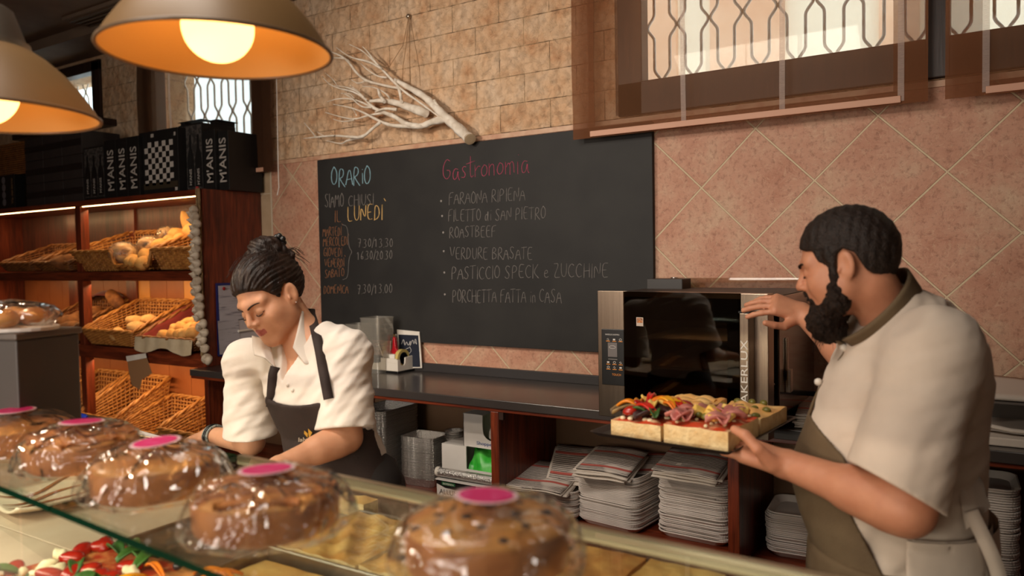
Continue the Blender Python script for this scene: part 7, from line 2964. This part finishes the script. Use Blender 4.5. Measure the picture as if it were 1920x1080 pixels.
# vegetables
t, x0, x1, y0, y1, z = slice_thing('pizza_slab', 'pizza slab heaped with aubergine, peppers and cherry tomatoes, front left on the tray', 'pizza', .085, .485, .05, .46, .036, [M_CRUM2, M_PIZT], .003, 1)
rx = lambda: rg.uniform(x0 + .015, x1 - .015)
ry = lambda: rg.uniform(y0 + .02, y1 - .02)
for k in range(26):
    topping('mozzarella_piece', M_MOZZ, t, (rx(), rg.uniform(y0 + .004, y1), z + .001), (.008, .007, .005), (0, 0, rg.uniform(0, 3)), nu=10, nv=6)
for k in range(6):
    curl('aubergine_slice', M_AUB, t, (x0 + .02 + .022 * k + rg.uniform(-.006, .006), y0 + .03 + rg.uniform(0, .09), z + .003), rg.uniform(-.6, .9), .085, .04, .004, .014)
for k in range(15):
    curl('pepper_strip', [M_PEPPER, M_CARROT, M_PEPPER, M_PEPR, M_POTATO][k % 5], t, (rx(), ry(), z + .010 + rg.uniform(0, .014)), rg.uniform(0, 3), rg.uniform(.055, .085), rg.uniform(.014, .026), .005, .016)
for k in range(7):
    topping('tomato_half', M_TOM, t, (rx(), ry(), z + .016 + rg.uniform(0, .01)), (.019, .014, .011), (rg.uniform(-.5, .5), rg.uniform(-.5, .5), rg.uniform(0, 3)))
for k in range(5):
    topping('olive', M_OLIVE, t, (rx(), ry(), z + .018), (.009, .008, .008), (0, 0, 0))
for k in range(4):
    curl('basil_leaf', M_BASIL, t, (rx(), ry(), z + .012), rg.uniform(0, 3), .05, .026)
topping('tomato_half', M_TOM, t, (x1 - .008, y1 - .03, z + .02), (.026, .02, .011), (.5, .1, .3))
# ham
t, x0, x1, y0, y1, z = slice_thing('pizza_slab', 'pizza slab with ham, yellow chunks and olives, front right on the tray', 'pizza', .52, .985, .035, .48, .044, [M_CRUM2, M_PIZT], .003, 2)
for k in range(15):
    curl('ham_slice', M_HAM, t, (rx(), ry(), z + .002 + rg.uniform(0, .006)), rg.uniform(0, 3), rg.uniform(.04, .065), rg.uniform(.03, .045), .003, .010)
for k in range(8):
    o = MB().box(-.014, .014, -.010, .010, -.007, .007).build('yellow_chunk', M_POTATO, t, bevel=.004, seg=3)
    o.location = (rx(), rg.uniform(y0 + .03, y1 - .02), z + .016)
    o.rotation_euler = (rg.uniform(-.6, .6), rg.uniform(-.6, .6), rg.uniform(0, 3))
    o.scale = (1.3, 1.3, 1.3) if k < 3 else (1, 1, 1)
for k in range(9):
    topping('olive', [M_OLIVE, M_GOLIVE][k % 2], t, (rx(), ry(), z + .012), (.0105, .009, .008), (0, 0, rg.uniform(0, 3)))
for k in range(24):
    topping('cheese_crumb', M_MOZZ, t, (rx(), rg.uniform(y0 + .003, y1), z + .002), (.005, .005, .004), (0, 0, 0), nu=8, nv=6)
# plain focaccia
t, x0, x1, y0, y1, z = slice_thing('focaccia_slab', 'plain golden focaccia slab at the back left of the tray', 'focaccia', .08, .50, .50, .97, .040, [M_CRUM2, M_FOCT], .005, 3)
for k in range(4):
    MB().tube([(x0 + .012 + (x1 - x0 - .024) * i / 9, y0 + .022 + .044 * k + .005 * math.sin(i * .9 + k), z - .004 + .003 * math.sin(i * 1.7 + k)) for i in range(10)], [.012] + [.019] * 8 + [.012], 10, flat=.55).build('crust_ridge', M_FOCT, t, smooth=180)
# olive focaccia
t, x0, x1, y0, y1, z = slice_thing('focaccia_slab', 'golden focaccia slab with green olives at the back right of the tray', 'focaccia', .54, .985, .51, .97, .036, [M_CRUM2, M_FOCT], .007, 5)
for k in range(11):
    topping('olive', M_GOLIVE, t, (x0 + .02 + (x1 - x0 - .04) * (k % 4) / 3 + rg.uniform(-.008, .008), y0 + .015 + (y1 - y0 - .03) * (k // 4) / 2 + rg.uniform(-.01, .01), z + .002), (.0115, .009, .008), (0, 0, rg.uniform(0, 3)))
